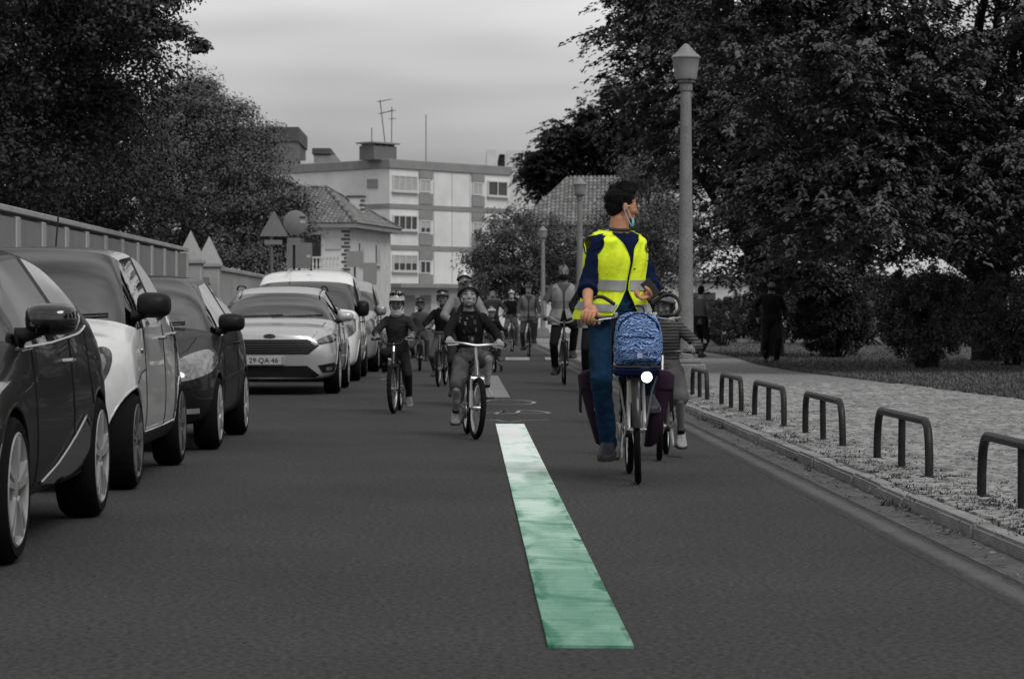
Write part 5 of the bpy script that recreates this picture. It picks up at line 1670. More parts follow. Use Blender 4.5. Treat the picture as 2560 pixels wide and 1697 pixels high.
# ---- 5. white van
def van_stations(W, H, fa, ra, tail, hood, cowl, hdr, belt, roofw):
    hw = W / 2
    return [
        (0.08, 0.04, 0.10, .22, hw * .66, hw * .70, .5, hw * .68, .72, hw * .55, .90, .94, 0, 0),
        (0.16, 0.14, 0.22, .22, hw * .88, hw * .92, .52, hw * .88, .78, hw * .76, .96, 1.0, 0, 0),
        (0.5, .5, .5, .22, hw * .95, hw * .99, .55, hw * .96, .96, hw * .82, hood - .05, hood, 0, 0),
        (fa, fa, cowl - .12, .22, hw * .97, hw, .58, hw * .975, belt - .04, hw * .86, hood + .02, hood + .06, 0, 0),
        (fa + .3, cowl, cowl, .22, hw * .97, hw, .58, hw * .97, belt, hw * .89, hood + .06, hood + .11, GLW, GLS),
        ((cowl + hdr) / 2 + .2, (cowl + hdr) / 2 + .1, (cowl + hdr) / 2, .22, hw * .97, hw, .6, hw * .97, belt, (hw * .89 + roofw) / 2 + .02, (hood + H) / 2 - .06, (hood + H) / 2 + .0, GLW, GLS),
        (hdr + .2, hdr + .15, hdr, .22, hw * .97, hw, .6, hw * .97, belt + .01, roofw + .04, H - .28, H - .20, 0, GLS),
        (hdr + .4, hdr + .4, hdr + .32, .22, hw * .97, hw, .6, hw * .97, belt + .015, roofw + .01, H - .13, H - .05, 0, GLS),
        (hdr + .75, hdr + .75, hdr + .7, .22, hw * .97, hw, .6, hw * .97, belt + .02, roofw + .01, H - .08, H, 0, 0),
        (ra, ra, ra, .22, hw * .97, hw, .6, hw * .97, belt + .03, roofw + .01, H - .08, H, 0, 0),
        (tail - .1, tail - .1, tail - .12, .24, hw * .96, hw * .985, .6, hw * .96, belt + .03, roofw - .01, H - .10, H - .03, 0, 0),
        (tail, tail, tail - .03, .28, hw * .85, hw * .88, .6, hw * .86, belt, roofw - .12, H - .3, H - .25, 0, 0),
    ]
def van(name, label, W, H, pm, X, Y, mir, mcap):
    fa, ra, wr = .85, 3.55, .31
    ST = van_stations(W, H, fa, ra, 4.25, 1.06, .98, 1.55, 1.04, W / 2 * .80)
    v, bv = make_car(name, label, ST, pm, fa, ra, wr, .195, W, 1.06, .98, 1.55, 1.04, H - .06, 4.25, (6, False), .64, m_alloy if mcap else m_blkpl, mir)
    v.location = (X - W / 2, Y - fa, 0)
    seam(bv, [(1.3, .28), (1.25, .6), (1.2, 1.03)], 'side', v); seam(bv, [(2.3, .28), (2.32, .7), (2.3, 1.5)], 'side', v); seam(bv, [(3.2, .6), (3.18, .8), (3.2, 1.55)], 'side', v)
    seam(bv, [(2.3, .95), (4.0, .97)], 'side', v); handle(v, bv, 2.1, .95, m_blkpl)
    patch(bv, [(1.4, .42), (3.1, .45), (3.1, .56), (1.4, .53)], 'side', .012, m_blkpl if mcap else m_vmould, 'side_moulding', v)
    patch(bv, [(-.55, .42), (.55, .42), (.50, .60), (-.50, .60)], 'front', .010, m_blkpl, 'grille', v)
    for s in (-1, 1): patch(bv, [(s * .52, .76), (s * .70, .70), (s * .84, .80), (s * .82, 1.0), (s * .68, .94)], 'front', .012, m_lens, 'headlight', v, smoothcurve=True)
    wiper(v, bv, -.6, .1, 0, 1.12)
    return v, bv
m_vmould = M('van_moulding', .20, rough=.6)
v1, bv = van('white_van', 'white van with tall bright roof parked behind the silver hatchback', 1.83, 1.82, P_vanw, -1.64, 40.8, (.24, 1.12, (.18, .20, .26), m_blkpl), False)
MB().tube([(.06, 1.75, 1.80), (.06, 1.95, 2.0)], .006, 5).build('aerial', m_blkpl, v1)
MB().lathe([(.025, 0), (.02, .03), (0, .04)], (.06, 1.75, 1.795), 10).build('aerial_base', m_blkpl, v1)
for xx in (-.30,): MB().box((xx, 2.6, 1.823), (.02, 2.0, .012)).build('roof_groove', m_gpanel, v1, smooth=False)
v2, bv = van('grey_van', 'grey van mostly hidden behind the white van, last of the parked row', 1.80, 1.74, P_vang, -1.55, 47.2, (.24, 1.10, (.16, .2, .2), P_vang), True)
# ================================================================== bicycles
m_btyre = M('bike_tyre', 0.008, rough=.9, spec=.12, bump=.3, bscale=90)
m_brim = M('bike_rim', 0.42, rough=.25, metal=.9)
m_bdark = M('bike_black', 0.008, rough=.35, spec=.3, coat=.15)
m_bsilver = M('bike_silver', 0.38, rough=.28, metal=.8)
m_bgrey = M('bike_grey', 0.10, rough=.35, coat=.5)
m_saddle = M('saddle_vinyl', 0.015, rough=.5)
m_cream = M('bike_cream', (.42, .38, .26), rough=.4, coat=.5)

def bike(name, label, loc, rz, wr=.33, wb=1.05, tw=.042, frame_m=m_bdark, fork_m=m_bdark, bar='flat', bar_z=1.0, bar_w=.6, seat_z=.9, crank_th=0.0,
         guards=False, steer=0.0, sus=False, basket=False, grp='bicycles ridden down the road', lod=0, training=False, cr=None, rim_m=None, bar_m=None, seat_y=None):
    o = empty(name, loc, rz, label=label, cat='bicycle', group=grp)
    k = wr / .33
    cr = cr or .165 * min(1, k + .05)
    bb = Vector((0, wb * .60, wr * .84 if wr > .24 else wr * 1.0))
    ht = Vector((0, .10 * k + .05, wr * 2 + .10)); hb = Vector((0, .055 * k + .035, wr * 2 + .03 - .03))
    hdir = (ht - hb).normalized()
    stem_t = hb + hdir * ((bar_z - hb.z) / hdir.z)
    sy = seat_y if seat_y is not None else bb.y + (seat_z - bb.z) * .30
    seat = Vector((0, sy, seat_z)); stt = bb.lerp(seat, .72 if seat_z > .7 else .85)
    nseg = 28 if lod == 0 else 18
    rim_m = rim_m or m_brim
    sd = Matrix.Rotation(steer, 4, hdir); sp = hb
    S = Matrix.Translation(sp) @ sd @ Matrix.Translation(-sp)
    def wheel_(nm, c, m=None):
        w = empty(nm, (0, 0, 0), parent=o)
        def fin(mb, n, mt):
            if m is not None: mb.xform(m)
            mb.build(n, mt, w)
        pts = [(0, c[1] + (wr - tw / 2) * math.cos(a), c[2] + (wr - tw / 2) * math.sin(a)) for a in [2 * math.pi * i / nseg for i in range(nseg)]]
        t = MB(); t.tube(pts, tw / 2, 10, closed=True); fin(t, 'tyre', m_btyre)
        t = MB(); r2 = wr - tw - .006
        t.lathe([(r2, -.013), (r2 + .010, -.013), (r2 + .010, .013), (r2, .013), (r2 - .008, .0), (r2, -.013)], c, nseg, 'X', False); fin(t, 'rim', rim_m)
        t = MB(); t.lathe([(0, -.045), (.02, -.045), (.02, .045), (0, .045)], c, 10, 'X'); fin(t, 'hub', m_bsilver)
        if lod < 2:
            t = MB(); ns = 20 if lod == 0 else 14
            for i in range(ns):
                a = 2 * math.pi * i / ns; b = a + (.35 if i % 2 else -.35); sx = .03 if (i // 2) % 2 else -.03
                t.tube([(sx, c[1] + .018 * math.cos(b), c[2] + .018 * math.sin(b)), (0, c[1] + r2 * math.cos(a), c[2] + r2 * math.sin(a))], .0014, 4, caps=False)
            x = t
            if m is not None: x.xform(m)
            ob = x.build('spokes', m_bsilver, w); ob['kind'] = 'stuff'
        return w
    wheel_('front_wheel', (0, 0, wr), S); wheel_('rear_wheel', (0, wb, wr))
    # frame
    f = MB()
    r_ = .017 * (1.15 if k < .9 else 1)
    f.tube([hb - hdir * .0, ht + hdir * .04], .021, 10)
    f.tube([hb + hdir * .03, bb], r_ * 1.15, 10)
    f.tube([ht, stt], r_, 10)
    f.tube([bb, stt + (seat - bb).normalized() * .03], r_, 10)
    for s in (-1, 1):
        f.tube([bb + Vector((s * .02, 0, 0)), bb.lerp(Vector((0, wb, wr)), .4) + Vector((s * .05, 0, 0)), (s * .058, wb, wr)], .010, 8)
        f.tube([stt + Vector((s * .012, 0, 0)), (s * .045, wb - wr * .35, wr * 1.7), (s * .058, wb, wr)], .008, 8)
    f.tube([bb - Vector((.04, 0, 0)), bb + Vector((.04, 0, 0))], .024, 10)
    f.build('frame', frame_m, o)
    # fork
    fk = MB()
    crown = hb - hdir * .02
    fk.tube([crown + Vector((-.055, 0, 0)), crown + Vector((.055, 0, 0))], .02, 8)
    for s in (-1, 1):
        if sus:
            fk.tube([crown + Vector((s * .055, 0, .02)), crown.lerp(Vector((0, 0, wr)), .5) + Vector((s * .058, 0, 0))], .013, 8)
            fk.tube([crown.lerp(Vector((0, 0, wr)), .42) + Vector((s * .058, 0, 0)), (s * .06, 0, wr)], .02, 8)
        else:
            fk.tube(catmull([crown + Vector((s * .045, 0, 0)), crown.lerp(Vector((0, 0, wr)), .6) + Vector((s * .05, .015, 0)), (s * .052, 0, wr)], 4), .012, 8)
    fk.xform(S); fk.build('fork', fork_m, o)
    st = MB().tube([ht, stem_t], .014, 8)
    st.xform(S); st.build('stem', m_bsilver if lod == 0 else fork_m, o)
    # handlebar
    hbm = MB(); hwid = bar_w / 2
    gl = {}
    bm_ = bar_m or m_bdark
    if bar == 'flat':
        P = [(-hwid, stem_t.y + .05, bar_z + .015), (-hwid * .45, stem_t.y - .01, bar_z + .012), (0, stem_t.y - .02, bar_z), (hwid * .45, stem_t.y - .01, bar_z + .012), (hwid, stem_t.y + .05, bar_z + .015)]
        hbm.tube(catmull(P, 5), .012, 8)
        for s in (-1, 1): gl[s] = (Vector((s * (hwid - .055), stem_t.y + .045, bar_z + .015)), Vector((s, .12, 0)))
    elif bar == 'riser':
        P = [(-hwid, stem_t.y + .06, bar_z + .06), (-hwid * .55, stem_t.y + .0, bar_z + .06), (-hwid * .3, stem_t.y - .02, bar_z), (hwid * .3, stem_t.y - .02, bar_z), (hwid * .55, stem_t.y, bar_z + .06), (hwid, stem_t.y + .06, bar_z + .06)]
        hbm.tube(catmull(P, 5), .012, 8)
        for s in (-1, 1): gl[s] = (Vector((s * (hwid - .055), stem_t.y + .05, bar_z + .06)), Vector((s, .15, 0)))
    elif bar == 'city':
        P = [(-hwid, stem_t.y + .22, bar_z + .03), (-hwid, stem_t.y + .08, bar_z + .05), (-hwid * .75, stem_t.y - .02, bar_z + .05), (-hwid * .3, stem_t.y - .03, bar_z - .02), (0, stem_t.y, bar_z - .03),
             (hwid * .3, stem_t.y - .03, bar_z - .02), (hwid * .75, stem_t.y - .02, bar_z + .05), (hwid, stem_t.y + .08, bar_z + .05), (hwid, stem_t.y + .22, bar_z + .03)]
        hbm.tube(catmull(P, 5), .012, 8)
        for s in (-1, 1): gl[s] = (Vector((s * hwid, stem_t.y + .16, bar_z + .035)), Vector((.1 * s, 1, 0)))
    elif bar == 'butterfly':
        for s in (-1, 1):
            P = [(0, stem_t.y, bar_z), (s * hwid * .55, stem_t.y - .005, bar_z), (s * hwid * .85, stem_t.y - .02, bar_z + .005), (s * hwid, stem_t.y + .03, bar_z + .035),
                 (s * hwid * 1.0, stem_t.y + .11, bar_z + .09), (s * hwid * .88, stem_t.y + .17, bar_z + .13), (s * hwid * .68, stem_t.y + .18, bar_z + .135), (s * hwid * .42, stem_t.y + .16, bar_z + .085)]
            hbm.tube(catmull(P, 6), .0128, 10)
            gl[s] = (Vector((s * hwid * .95, stem_t.y - .0, bar_z + .008)), Vector((s, .4, .25)))
    hbm.xform(S); hbm.build('handlebar', bm_, o)
    for s in (-1, 1):
        p, a = gl[s]
        p = (S @ p.to_4d()).to_3d(); a = (sd @ a.to_4d()).to_3d().normalized()
        gl[s] = (p, a)
        if bar != 'butterfly': MB().tube([p - a * .055, p + a * .06], .0175, 10).build('grip', m_btyre, o)
        if lod < 2:  # brake lever
            q = p + Vector((0, -.05, -.015)) - a * .07
            MB().tube([p - a * .09 + Vector((0, 0, -.01)), q, q + a * .09 + Vector((0, -.0, -.012))], .006, 6).build('brake_lever', m_bsilver, o)
    # saddle
    sm = MB(); L_ = .26 * (1 if k > .9 else .9)
    rings = []
    for (t, w, h) in ((0, .012, .012), (.08, .028, .022), (.35, .035, .028), (.6, .055, .034), (.82, .082, .036), (.95, .07, .03), (1.0, .03, .014)):
        yy = seat.y - L_ * .55 + L_ * t
        rings.append([Vector((w * math.cos(a), yy, seat_z - .03 + h * math.sin(a) * (1 if math.sin(a) > 0 else .6) + .012 * t)) for a in [2 * math.pi * i / 12 for i in range(12)]])
    sm.loft(rings); sm.build('saddle', m_saddle, o)
    MB().tube([stt, seat - Vector((0, 0, .04))], .013, 8).build('seat_post', m_bsilver, o)
    # cranks, chainring, pedals
    ped = {}
    cm = MB().lathe([(0, -.006), (.075 * k + .01, -.006), (.075 * k + .01, .002), (0, .002)], (-.05, bb.y, bb.z), 24, 'X'); cm.build('chainring', m_bsilver, o)
    for s in (1, -1):
        th = crank_th if s == 1 else crank_th + math.pi
        e = bb + Vector((s * .075, -cr * math.sin(th), cr * math.cos(th)))
        MB().tube([bb + Vector((s * .055, 0, 0)), e], [.016, .012], 8).build('crank_arm', m_bsilver if lod == 0 else m_bdark, o)
        MB().box(e + Vector((s * .055, 0, 0)), (.085, .075, .022), bev=.005).build('pedal', m_bdark, o)
        ped[s] = e + Vector((s * .055, 0, .012))
    ch = MB()
    ch.tube([(-.05, bb.y, bb.z + .08 * k), (-.05, wb, wr + .04)], .006, 5); ch.tube([(-.05, bb.y, bb.z - .08 * k), (-.05, wb, wr - .04)], .006, 5)
    x = ch.build('chain', m_bdark, o); x['kind'] = 'stuff'
    if guards:
        for nm, c, a0, a1, m in (('front_mudguard', (0, 0, wr), R(20), R(175), S), ('rear_mudguard', (0, wb, wr), R(-20), R(170), None)):
            rr = wr + .016; V = []; Fc = []
            n = 18
            for i in range(n + 1):
                a = a0 + (a1 - a0) * i / n
                if nm.startswith('front'): a = math.pi - a * 1.0 if False else a
                for (xx, dr) in ((-.028, -.018), (-.018, .004), (0, .010), (.018, .004), (.028, -.018)):
                    V.append((xx, c[1] + (rr + dr) * math.cos(a), c[2] + (rr + dr) * math.sin(a)))
            for i in range(n):
                for j in range(4): Fc.append((i * 5 + j, i * 5 + j + 1, i * 5 + j + 6, i * 5 + j + 5))
            t = MB().add(V, Fc)
            if m is not None: t.xform(m)
            t.build(nm, m_bdark, o, fixn=False)
    if training:
        for s in (1, -1):
            MB().tube([(s * .05, wb, wr), (s * .17, wb, wr * .7), (s * .2, wb, .07)], .009, 6).build('stabiliser_arm', m_bsilver, o)
            MB().lathe([(0, -.015), (.055, -.015), (.06, 0), (.055, .015), (0, .015)], (s * .21, wb, .061), 16, 'X').build('stabiliser_wheel', m_btyre, o)
    return dict(root=o, grips=gl, pedals=ped, seat=seat, stem=stem_t, wr=wr, wb=wb, bb=bb)

# ================================================================== people
def remesh(mb, voxel, smooth=3, name='body', wrinkle=0.0, wscale=9.0, seed=0):
    me = mb.mesh(name, False)
    o = bpy.data.objects.new('tmp', me); COL.objects.link(o)
    md = o.modifiers.new('r', 'REMESH'); md.mode = 'VOXEL'; md.voxel_size = voxel; md.adaptivity = 0
    if smooth:
        md = o.modifiers.new('s', 'SMOOTH'); md.iterations = smooth; md.factor = .5
    m2 = eval_mesh(o); drop(o)
    if wrinkle:
        n = len(m2.vertices)
        co = np.empty(n * 3, np.float32); no = np.empty(n * 3, np.float32)
        m2.vertices.foreach_get('co', co); m2.vertex_normals.foreach_get('vector', no)
        co = co.reshape(-1, 3); no = no.reshape(-1, 3)
        d = np.empty(n, np.float32); sv = Vector((seed * 3.7, seed * 1.3, 0))
        for i in range(n):
            p = Vector((co[i, 0] * .8, co[i, 1] * .8, co[i, 2] * 1.6)) * wscale + sv
            a = mnoise.noise(p)
            b = 1 - abs(mnoise.noise(p * 1.7 + Vector((a, a, a)) * 1.5)) * 2
            d[i] = a * .5 + b * .5
        co += no * (d * wrinkle)[:, None]
        m2.vertices.foreach_set('co', co.ravel())
    m2.materials.clear()
    m2.shade_smooth()
    m2.update()
    m2.name = name
    return m2

def ik(a, b, l1, l2, pole):
    a, b = Vector(a), Vector(b)
    d = b - a; L_ = d.length
    mx = (l1 + l2) * .999
    if L_ > mx:
        b = a + d * (mx / L_); d = b - a; L_ = mx
    x = (l1 * l1 - l2 * l2 + L_ * L_) / (2 * L_)
    h = math.sqrt(max(0, l1 * l1 - x * x))
    dn = d.normalized()
    p = Vector(pole); p = p - dn * p.dot(dn); p.normalize()
    return a + dn * x + p * h, b

class Torso:
    """closed stack of superellipses along a spine, usable as a surface function"""
    def __init__(s, pts):   # (point, rx, ry, yaw)
        s.p = pts
    def at(s, v):
        n = len(s.p) - 1
        f = max(0, min(.9999, v)) * n; i = int(f); t = f - i
        t2 = t
        a, b = s.p[i], s.p[i + 1]
        p0 = s.p[max(i - 1, 0)][0]; p3 = s.p[min(i + 2, n)][0]
        P = 0.5 * ((2 * a[0]) + (b[0] - p0) * t + (2 * p0 - 5 * a[0] + 4 * b[0] - p3) * t * t + (3 * a[0] - p0 - 3 * b[0] + p3) * t ** 3)
        q = t * t * (3 - 2 * t)
        D = (s.p[min(i + 1, n)][0] - s.p[i][0]).normalized()
        return P, a[1] + (b[1] - a[1]) * q, a[2] + (b[2] - a[2]) * q, a[3] + (b[3] - a[3]) * t, D
    def pt(s, v, ang, off=0.0, e=.86):
        P, rx, ry, yaw, D = s.at(v)
        X = Vector((math.cos(yaw), math.sin(yaw), 0)); X = (X - D * X.dot(D)).normalized()
        Fw = D.cross(X)            # points forward (-y for upright)
        Fw = -Fw if Fw.y * math.cos(yaw) > 0 and abs(yaw) < 1.5 else Fw
        sa, ca = math.sin(ang), math.cos(ang)
        return P + X * (math.copysign(abs(sa) ** e, sa) * (rx + off)) + Fw * (math.copysign(abs(ca) ** e, ca) * (ry + off))
    def rings(s, v0, v1, nv, na, off=0.0):
        return [[s.pt(v0 + (v1 - v0) * i / (nv - 1), 2 * math.pi * k / na, off) for k in range(na)] for i in range(nv)]

def grid_sheet(f, nu, nv, thick, name, mat, parent):
    """sheet f(u,v)->(point) over the unit square with real thickness"""
    V = [f(i / nu, j / nv) for j in range(nv + 1) for i in range(nu + 1)]
    Fc = [(j * (nu + 1) + i, j * (nu + 1) + i + 1, (j + 1) * (nu + 1) + i + 1, (j + 1) * (nu + 1) + i) for j in range(nv) for i in range(nu)]
    me = bpy.data.meshes.new(name); me.from_pydata([tuple(p) for p in V], [], Fc)
    if thick:
        bm = bmesh.new(); bm.from_mesh(me)
        bmesh.ops.recalc_face_normals(bm, faces=bm.faces)
        bmesh.ops.solidify(bm, geom=bm.faces[:], thickness=thick)
        bm.to_mesh(me); bm.free()
    me.shade_smooth(); me.set_sharp_from_angle(angle=R(50)); me.update()
    return link(name, me, mat, parent)

m_skin = M('skin_grey', 0.28, rough=.55, var=.08, vscale=14, spec=.4)
m_skin_d = M('skin_dark_grey', 0.15, rough=.55, var=.08, vscale=14, spec=.4)
m_skin_c = M('skin', (.50, .235, .14), rough=.5, var=.10, vscale=16, spec=.4)
m_hair = M('hair_black', 0.006, rough=.6, spec=.12, var=.5, vscale=40, bump=.8, bscale=120, stretch=(1, 1, .35))
m_hairg = M('hair_grey', 0.05, rough=.6, var=.4, vscale=40, bump=.8, bscale=120)
m_eye = M('eye_white', 0.45, rough=.2)
m_iris = M('iris', 0.006, rough=.15)
m_lip = M('lips', 0.13, rough=.5)
def cloth(name, c, **k):
    d = dict(rough=.9, var=.14, vscale=7, bump=.14, bscale=60, sheen=0.0, spec=.08, fine=.10, fscale=160)
    d.update(k)
    return M(name, c, **d)
m_black = cloth('black_cloth', 0.011); m_dgc = cloth('dark_grey_cloth', 0.028); m_mgc = cloth('mid_grey_cloth', 0.08)
m_lgc = cloth('light_grey_cloth', 0.20); m_wc = cloth('white_cloth', 0.42); m_vestg = cloth('grey_vest', 0.26); m_bandg = cloth('vest_band_grey', 0.17)
m_shoe_l = M('light_shoe', 0.24, rough=.7, var=.3, vscale=18, bump=.3, bscale=60); m_shoe_d = M('dark_shoe', 0.018, rough=.6, var=.5, vscale=20)
m_shoe_m = M('grey_shoe', 0.09, rough=.7, var=.5, vscale=25)
m_sole = M('shoe_sole', 0.03, rough=.8); m_sole_l = M('pale_sole', 0.3, rough=.8)
m_helm_l = M('helmet_pale', 0.34, rough=.35, coat=.5); m_helm_d = M('helmet_black', 0.014, rough=.45, coat=.25); m_helm_m = M('helmet_grey', 0.07, rough=.4, coat=.4)
m_helm_w = M('helmet_white', 0.52, rough=.35, coat=.5)
m_vent = M('helmet_vent', 0.006, rough=.8)
m_mask = cloth('face_mask', 0.40); m_maskd = cloth('dark_mask', 0.015)

def shoe(root, ankle, fdir, L_, mat, sole, lod, up=Vector((0, 0, 1))):
    """shoe with sole, heel under the ankle, pointing fdir"""
    f = Vector(fdir).normalized(); u = up - f * up.dot(f); u.normalize(); r = f.cross(u)
    hgt = L_ * .30
    base = Vector(ankle) - u * (L_ * .32) - f * (L_ * .26)
    rings = []; n = 14
    for (t, w, h0, h) in ((0, .10, .10, .25), (.04, .15, .05, .44), (.18, .175, .045, .52), (.34, .17, .04, .47), (.5, .175, .035, .335), (.68, .195, .03, .235), (.84, .19, .03, .19), (.95, .14, .035, .15), (1.0, .07, .05, .11)):
        c = base + f * (L_ * t)
        ring = []
        for k in range(n):
            a = 2 * math.pi * k / n
            x = math.copysign(abs(math.cos(a)) ** .7, math.cos(a)) * w * L_
            zc = (h + h0) / 2 * L_; zz = zc + math.copysign(abs(math.sin(a)) ** .8, math.sin(a)) * (h - h0) / 2 * L_
            if math.sin(a) > .5 and t < .5: x *= .72
            ring.append(c + r * x + u * zz)
        rings.append(ring)
    s = MB().loft(rings).build('shoe', mat, root, ang=60)
    rings = []
    for (t, w) in ((-.01, .08), (.03, .15), (.2, .175), (.4, .165), (.6, .19), (.78, .205), (.92, .17), (1.0, .10), (1.02, .05)):
        c = base + f * (L_ * t)
        rings.append([c + r * (w * L_) + u * (.085 * L_), c - r * (w * L_) + u * (.085 * L_), c - r * (w * L_ * .96), c + r * (w * L_ * .96)])
    MB().loft(rings).build('sole', sole, s, ang=30)
    if lod == 0:
        for t in (.42, .52, .62): MB().tube([base + f * L_ * t - r * L_ * .09 + u * L_ * (.40 - (t - .34) * .62), base + f * L_ * (t + .01) + u * L_ * (.425 - (t - .34) * .62), base + f * L_ * t + r * L_ * .09 + u * L_ * (.40 - (t - .34) * .62)], .004, 5).build('lace', m_mgc, s)
    return s

def helmet(root, Hm, hh, mat, style, lod, strap=True):
    """shell over the skull; Hm = head matrix (z=0 chin, z=hh top, -y face)"""
    o = empty('helmet', (0, 0, 0), parent=root)
    c = Vector((0, .055 * hh, .60 * hh))
    rx, ry, rz_ = (.405 * hh, .49 * hh, .50 * hh) if style == 'skate' else (.415 * hh, .53 * hh, .49 * hh)
    nu, nv = (36, 14) if lod == 0 else (24, 9)
    def rim(a):         # a=0 at the face; polar angle of the rim
        fr = math.cos(a)
        if style == 'skate': return R(90) + R(16) * (-fr * .9) + R(14) * math.sin(a) ** 2
        return R(84) + R(12) * (-fr) + R(3) * math.sin(a) ** 2
    def f(u, v, off=0):
        a = 2 * math.pi * u; th = rim(a) * (v ** .9)
        px = (rx + off) * math.sin(th) * math.sin(a); py = -(ry + off) * math.sin(th) * math.cos(a); pz = (rz_ + off) * math.cos(th)
        if style == 'vent': pz += .02 * hh * math.cos(th * 2) + .012 * hh * math.cos(5 * math.atan2(px, .18 * hh)) * max(0, math.cos(th))
        return (Hm @ (c + Vector((px, py, pz))).to_4d()).to_3d()
    grid_sheet(lambda u, v: f(u, v), nu, nv, .018, 'shell', mat, o)
    if style == 'skate':    # rim band, small round vents, short visor
        pts = [f(k / 32, 1.0, .003) for k in range(32)]
        MB().tube(pts, .008 * hh / .2, 6, closed=True).build('rim_band', m_vent, o)
        for (u, v) in ((.93, .48), (.07, .48), (.90, .66), (.10, .66), (.80, .45), (.2, .45)):
            p = f(u, v, .002)
            MB().ellip(p, (.017 * hh / .2, .012, .008 * hh / .2)).build('vent', m_vent, o)
    else:
        for (u, v0, v1) in ((.0, .25, .66), (.92, .3, .72), (.08, .3, .72), (.84, .35, .72), (.16, .35, .72), (.75, .4, .7), (.25, .4, .7), (.5, .3, .7)):
            pts = [f(u, v0 + (v1 - v0) * t / 5, .002) for t in range(6)]
            MB().tube(pts, [.003, .007 * hh / .2, .010 * hh / .2, .010 * hh / .2, .007 * hh / .2, .003], 8).build('vent', m_vent, o)
        # visor
        def vz(u, v):
            a = -.9 + 1.8 * u
            th = rim(a) * .97
            q = c + Vector(((rx + .01) * math.sin(a) * (1 + .05 * v), -(ry + .005 + .22 * hh * v * math.cos(a)) * math.cos(a), rz_ * math.cos(th) + .02 * hh - .05 * hh * v))
            return (Hm @ q.to_4d()).to_3d()
        grid_sheet(vz, 12, 3, .006, 'visor', mat, o)
    if strap:
        for s in (-1, 1):
            P = [(s * .37 * hh, -.04 * hh, .55 * hh), (s * .34 * hh, -.06 * hh, .30 * hh), (s * .22 * hh, -.14 * hh, .05 * hh), (0, -.20 * hh, -.03 * hh)]
            MB().tube([(Hm @ Vector(p).to_4d()).to_3d() for p in catmull(P, 4)], .0055 * hh / .2, 6).build('chin_strap', m_vent, o)
    return o

def head_prims(mb, Hm, hh, ears=True):
    def E(c, r, rot=None):
        m = Hm.to_3x3()
        if rot is not None: m = m @ rot
        p = (Hm @ (Vector(c) * hh).to_4d()).to_3d()
        mb.ellip(p, [q * hh for q in r], m, 20, 14)
    def C(a, b, ra, rb): mb.capsule((Hm @ (Vector(a) * hh).to_4d()).to_3d(), (Hm @ (Vector(b) * hh).to_4d()).to_3d(), ra * hh, rb * hh, 10)
    E((0, .06, .62), (.335, .41, .375))
    E((0, -.10, .44), (.265, .275, .36))
    E((0, -.14, .22), (.215, .215, .20)); E((0, -.21, .09), (.10, .12, .085))
    for s in (-1, 1):
        E((s * .17, -.22, .36), (.11, .12, .11)); C((s * .04, -.36, .535), (s * .19, -.30, .53), .035, .03)
        if ears: E((s * .345, .04, .42), (.035, .075, .115), Matrix.Rotation(s * .35, 3, 'Z'))
    C((0, -.355, .50), (0, -.43, .335), .035, .045)
    for s in (-1, 1): C((s * .025, -.40, .315), (s * .055, -.375, .315), .028, .024)
    C((-.085, -.345, .205), (.085, -.345, .205), .022, .022); C((-.07, -.345, .165), (.07, -.345, .165), .024, .024)

def face_bits(root, Hm, hh, lod, brow=m_hair, squint=.6):
    T = lambda p: (Hm @ (Vector(p) * hh).to_4d()).to_3d()
    m3 = Hm.to_3x3()
    for s in (-1, 1):
        e = MB().ellip(T((s * .125, -.325, .465)), (.055 * hh, .03 * hh, .028 * hh * squint), m3).build('eye', m_eye, root)
        MB().ellip(T((s * .125, -.348, .465)), (.026 * hh, .012 * hh, .027 * hh * squint), m3).build('iris', m_iris, e)
        if lod == 0: MB().tube([T((s * .065, -.352, .478)), T((s * .125, -.362, .478 + .028 * squint)), T((s * .19, -.318, .472))], .010 * hh, 6).build('eyelid', m_hair, e)
        MB().tube([T((s * .05, -.372, .555)), T((s * .13, -.368, .58)), T((s * .215, -.305, .555))], [.010 * hh, .014 * hh, .007 * hh], 6).build('eyebrow', brow, root)
    if lod == 0:
        MB().tube([T((-.085, -.362, .187)), T((-.03, -.374, .184)), T((.03, -.374, .184)), T((.085, -.362, .187))], [.006 * hh, .011 * hh, .011 * hh, .006 * hh], 6).build('mouth', m_lip, root)

def mask_on(root, Hm, hh, mat, low=False, name='face_mask'):
    """pleated mask over nose and mouth, or pulled down under the chin"""
    dz = -.20 if low else 0.0; dy = .04 if low else 0
    def f(u, v):
        a = -1.15 + 2.3 * u; z = (.40 - .42 * v + dz) * hh
        r = (.30 + .045 * math.sin(math.pi * v)) * hh
        y = -(math.cos(a) * (r + .07 * hh)) - .02 * hh + dy * hh + (.05 * hh if v > .85 else 0) + .004 * math.sin(v * 20)
        return (Hm @ Vector((math.sin(a) * r * .92, y, z)).to_4d()).to_3d()
    o = grid_sheet(f, 16, 8, .004, name, mat, root)
    for s in (-1, 1):
        P = [(s * .27 * hh, -.10 * hh, (.33 + dz) * hh), (s * .36 * hh, .02 * hh, .42 * hh), (s * .355 * hh, .08 * hh, .44 * hh)]
        MB().tube([(Hm @ Vector(p).to_4d()).to_3d() for p in P], .004, 5).build('ear_loop', mat, o)
    return o

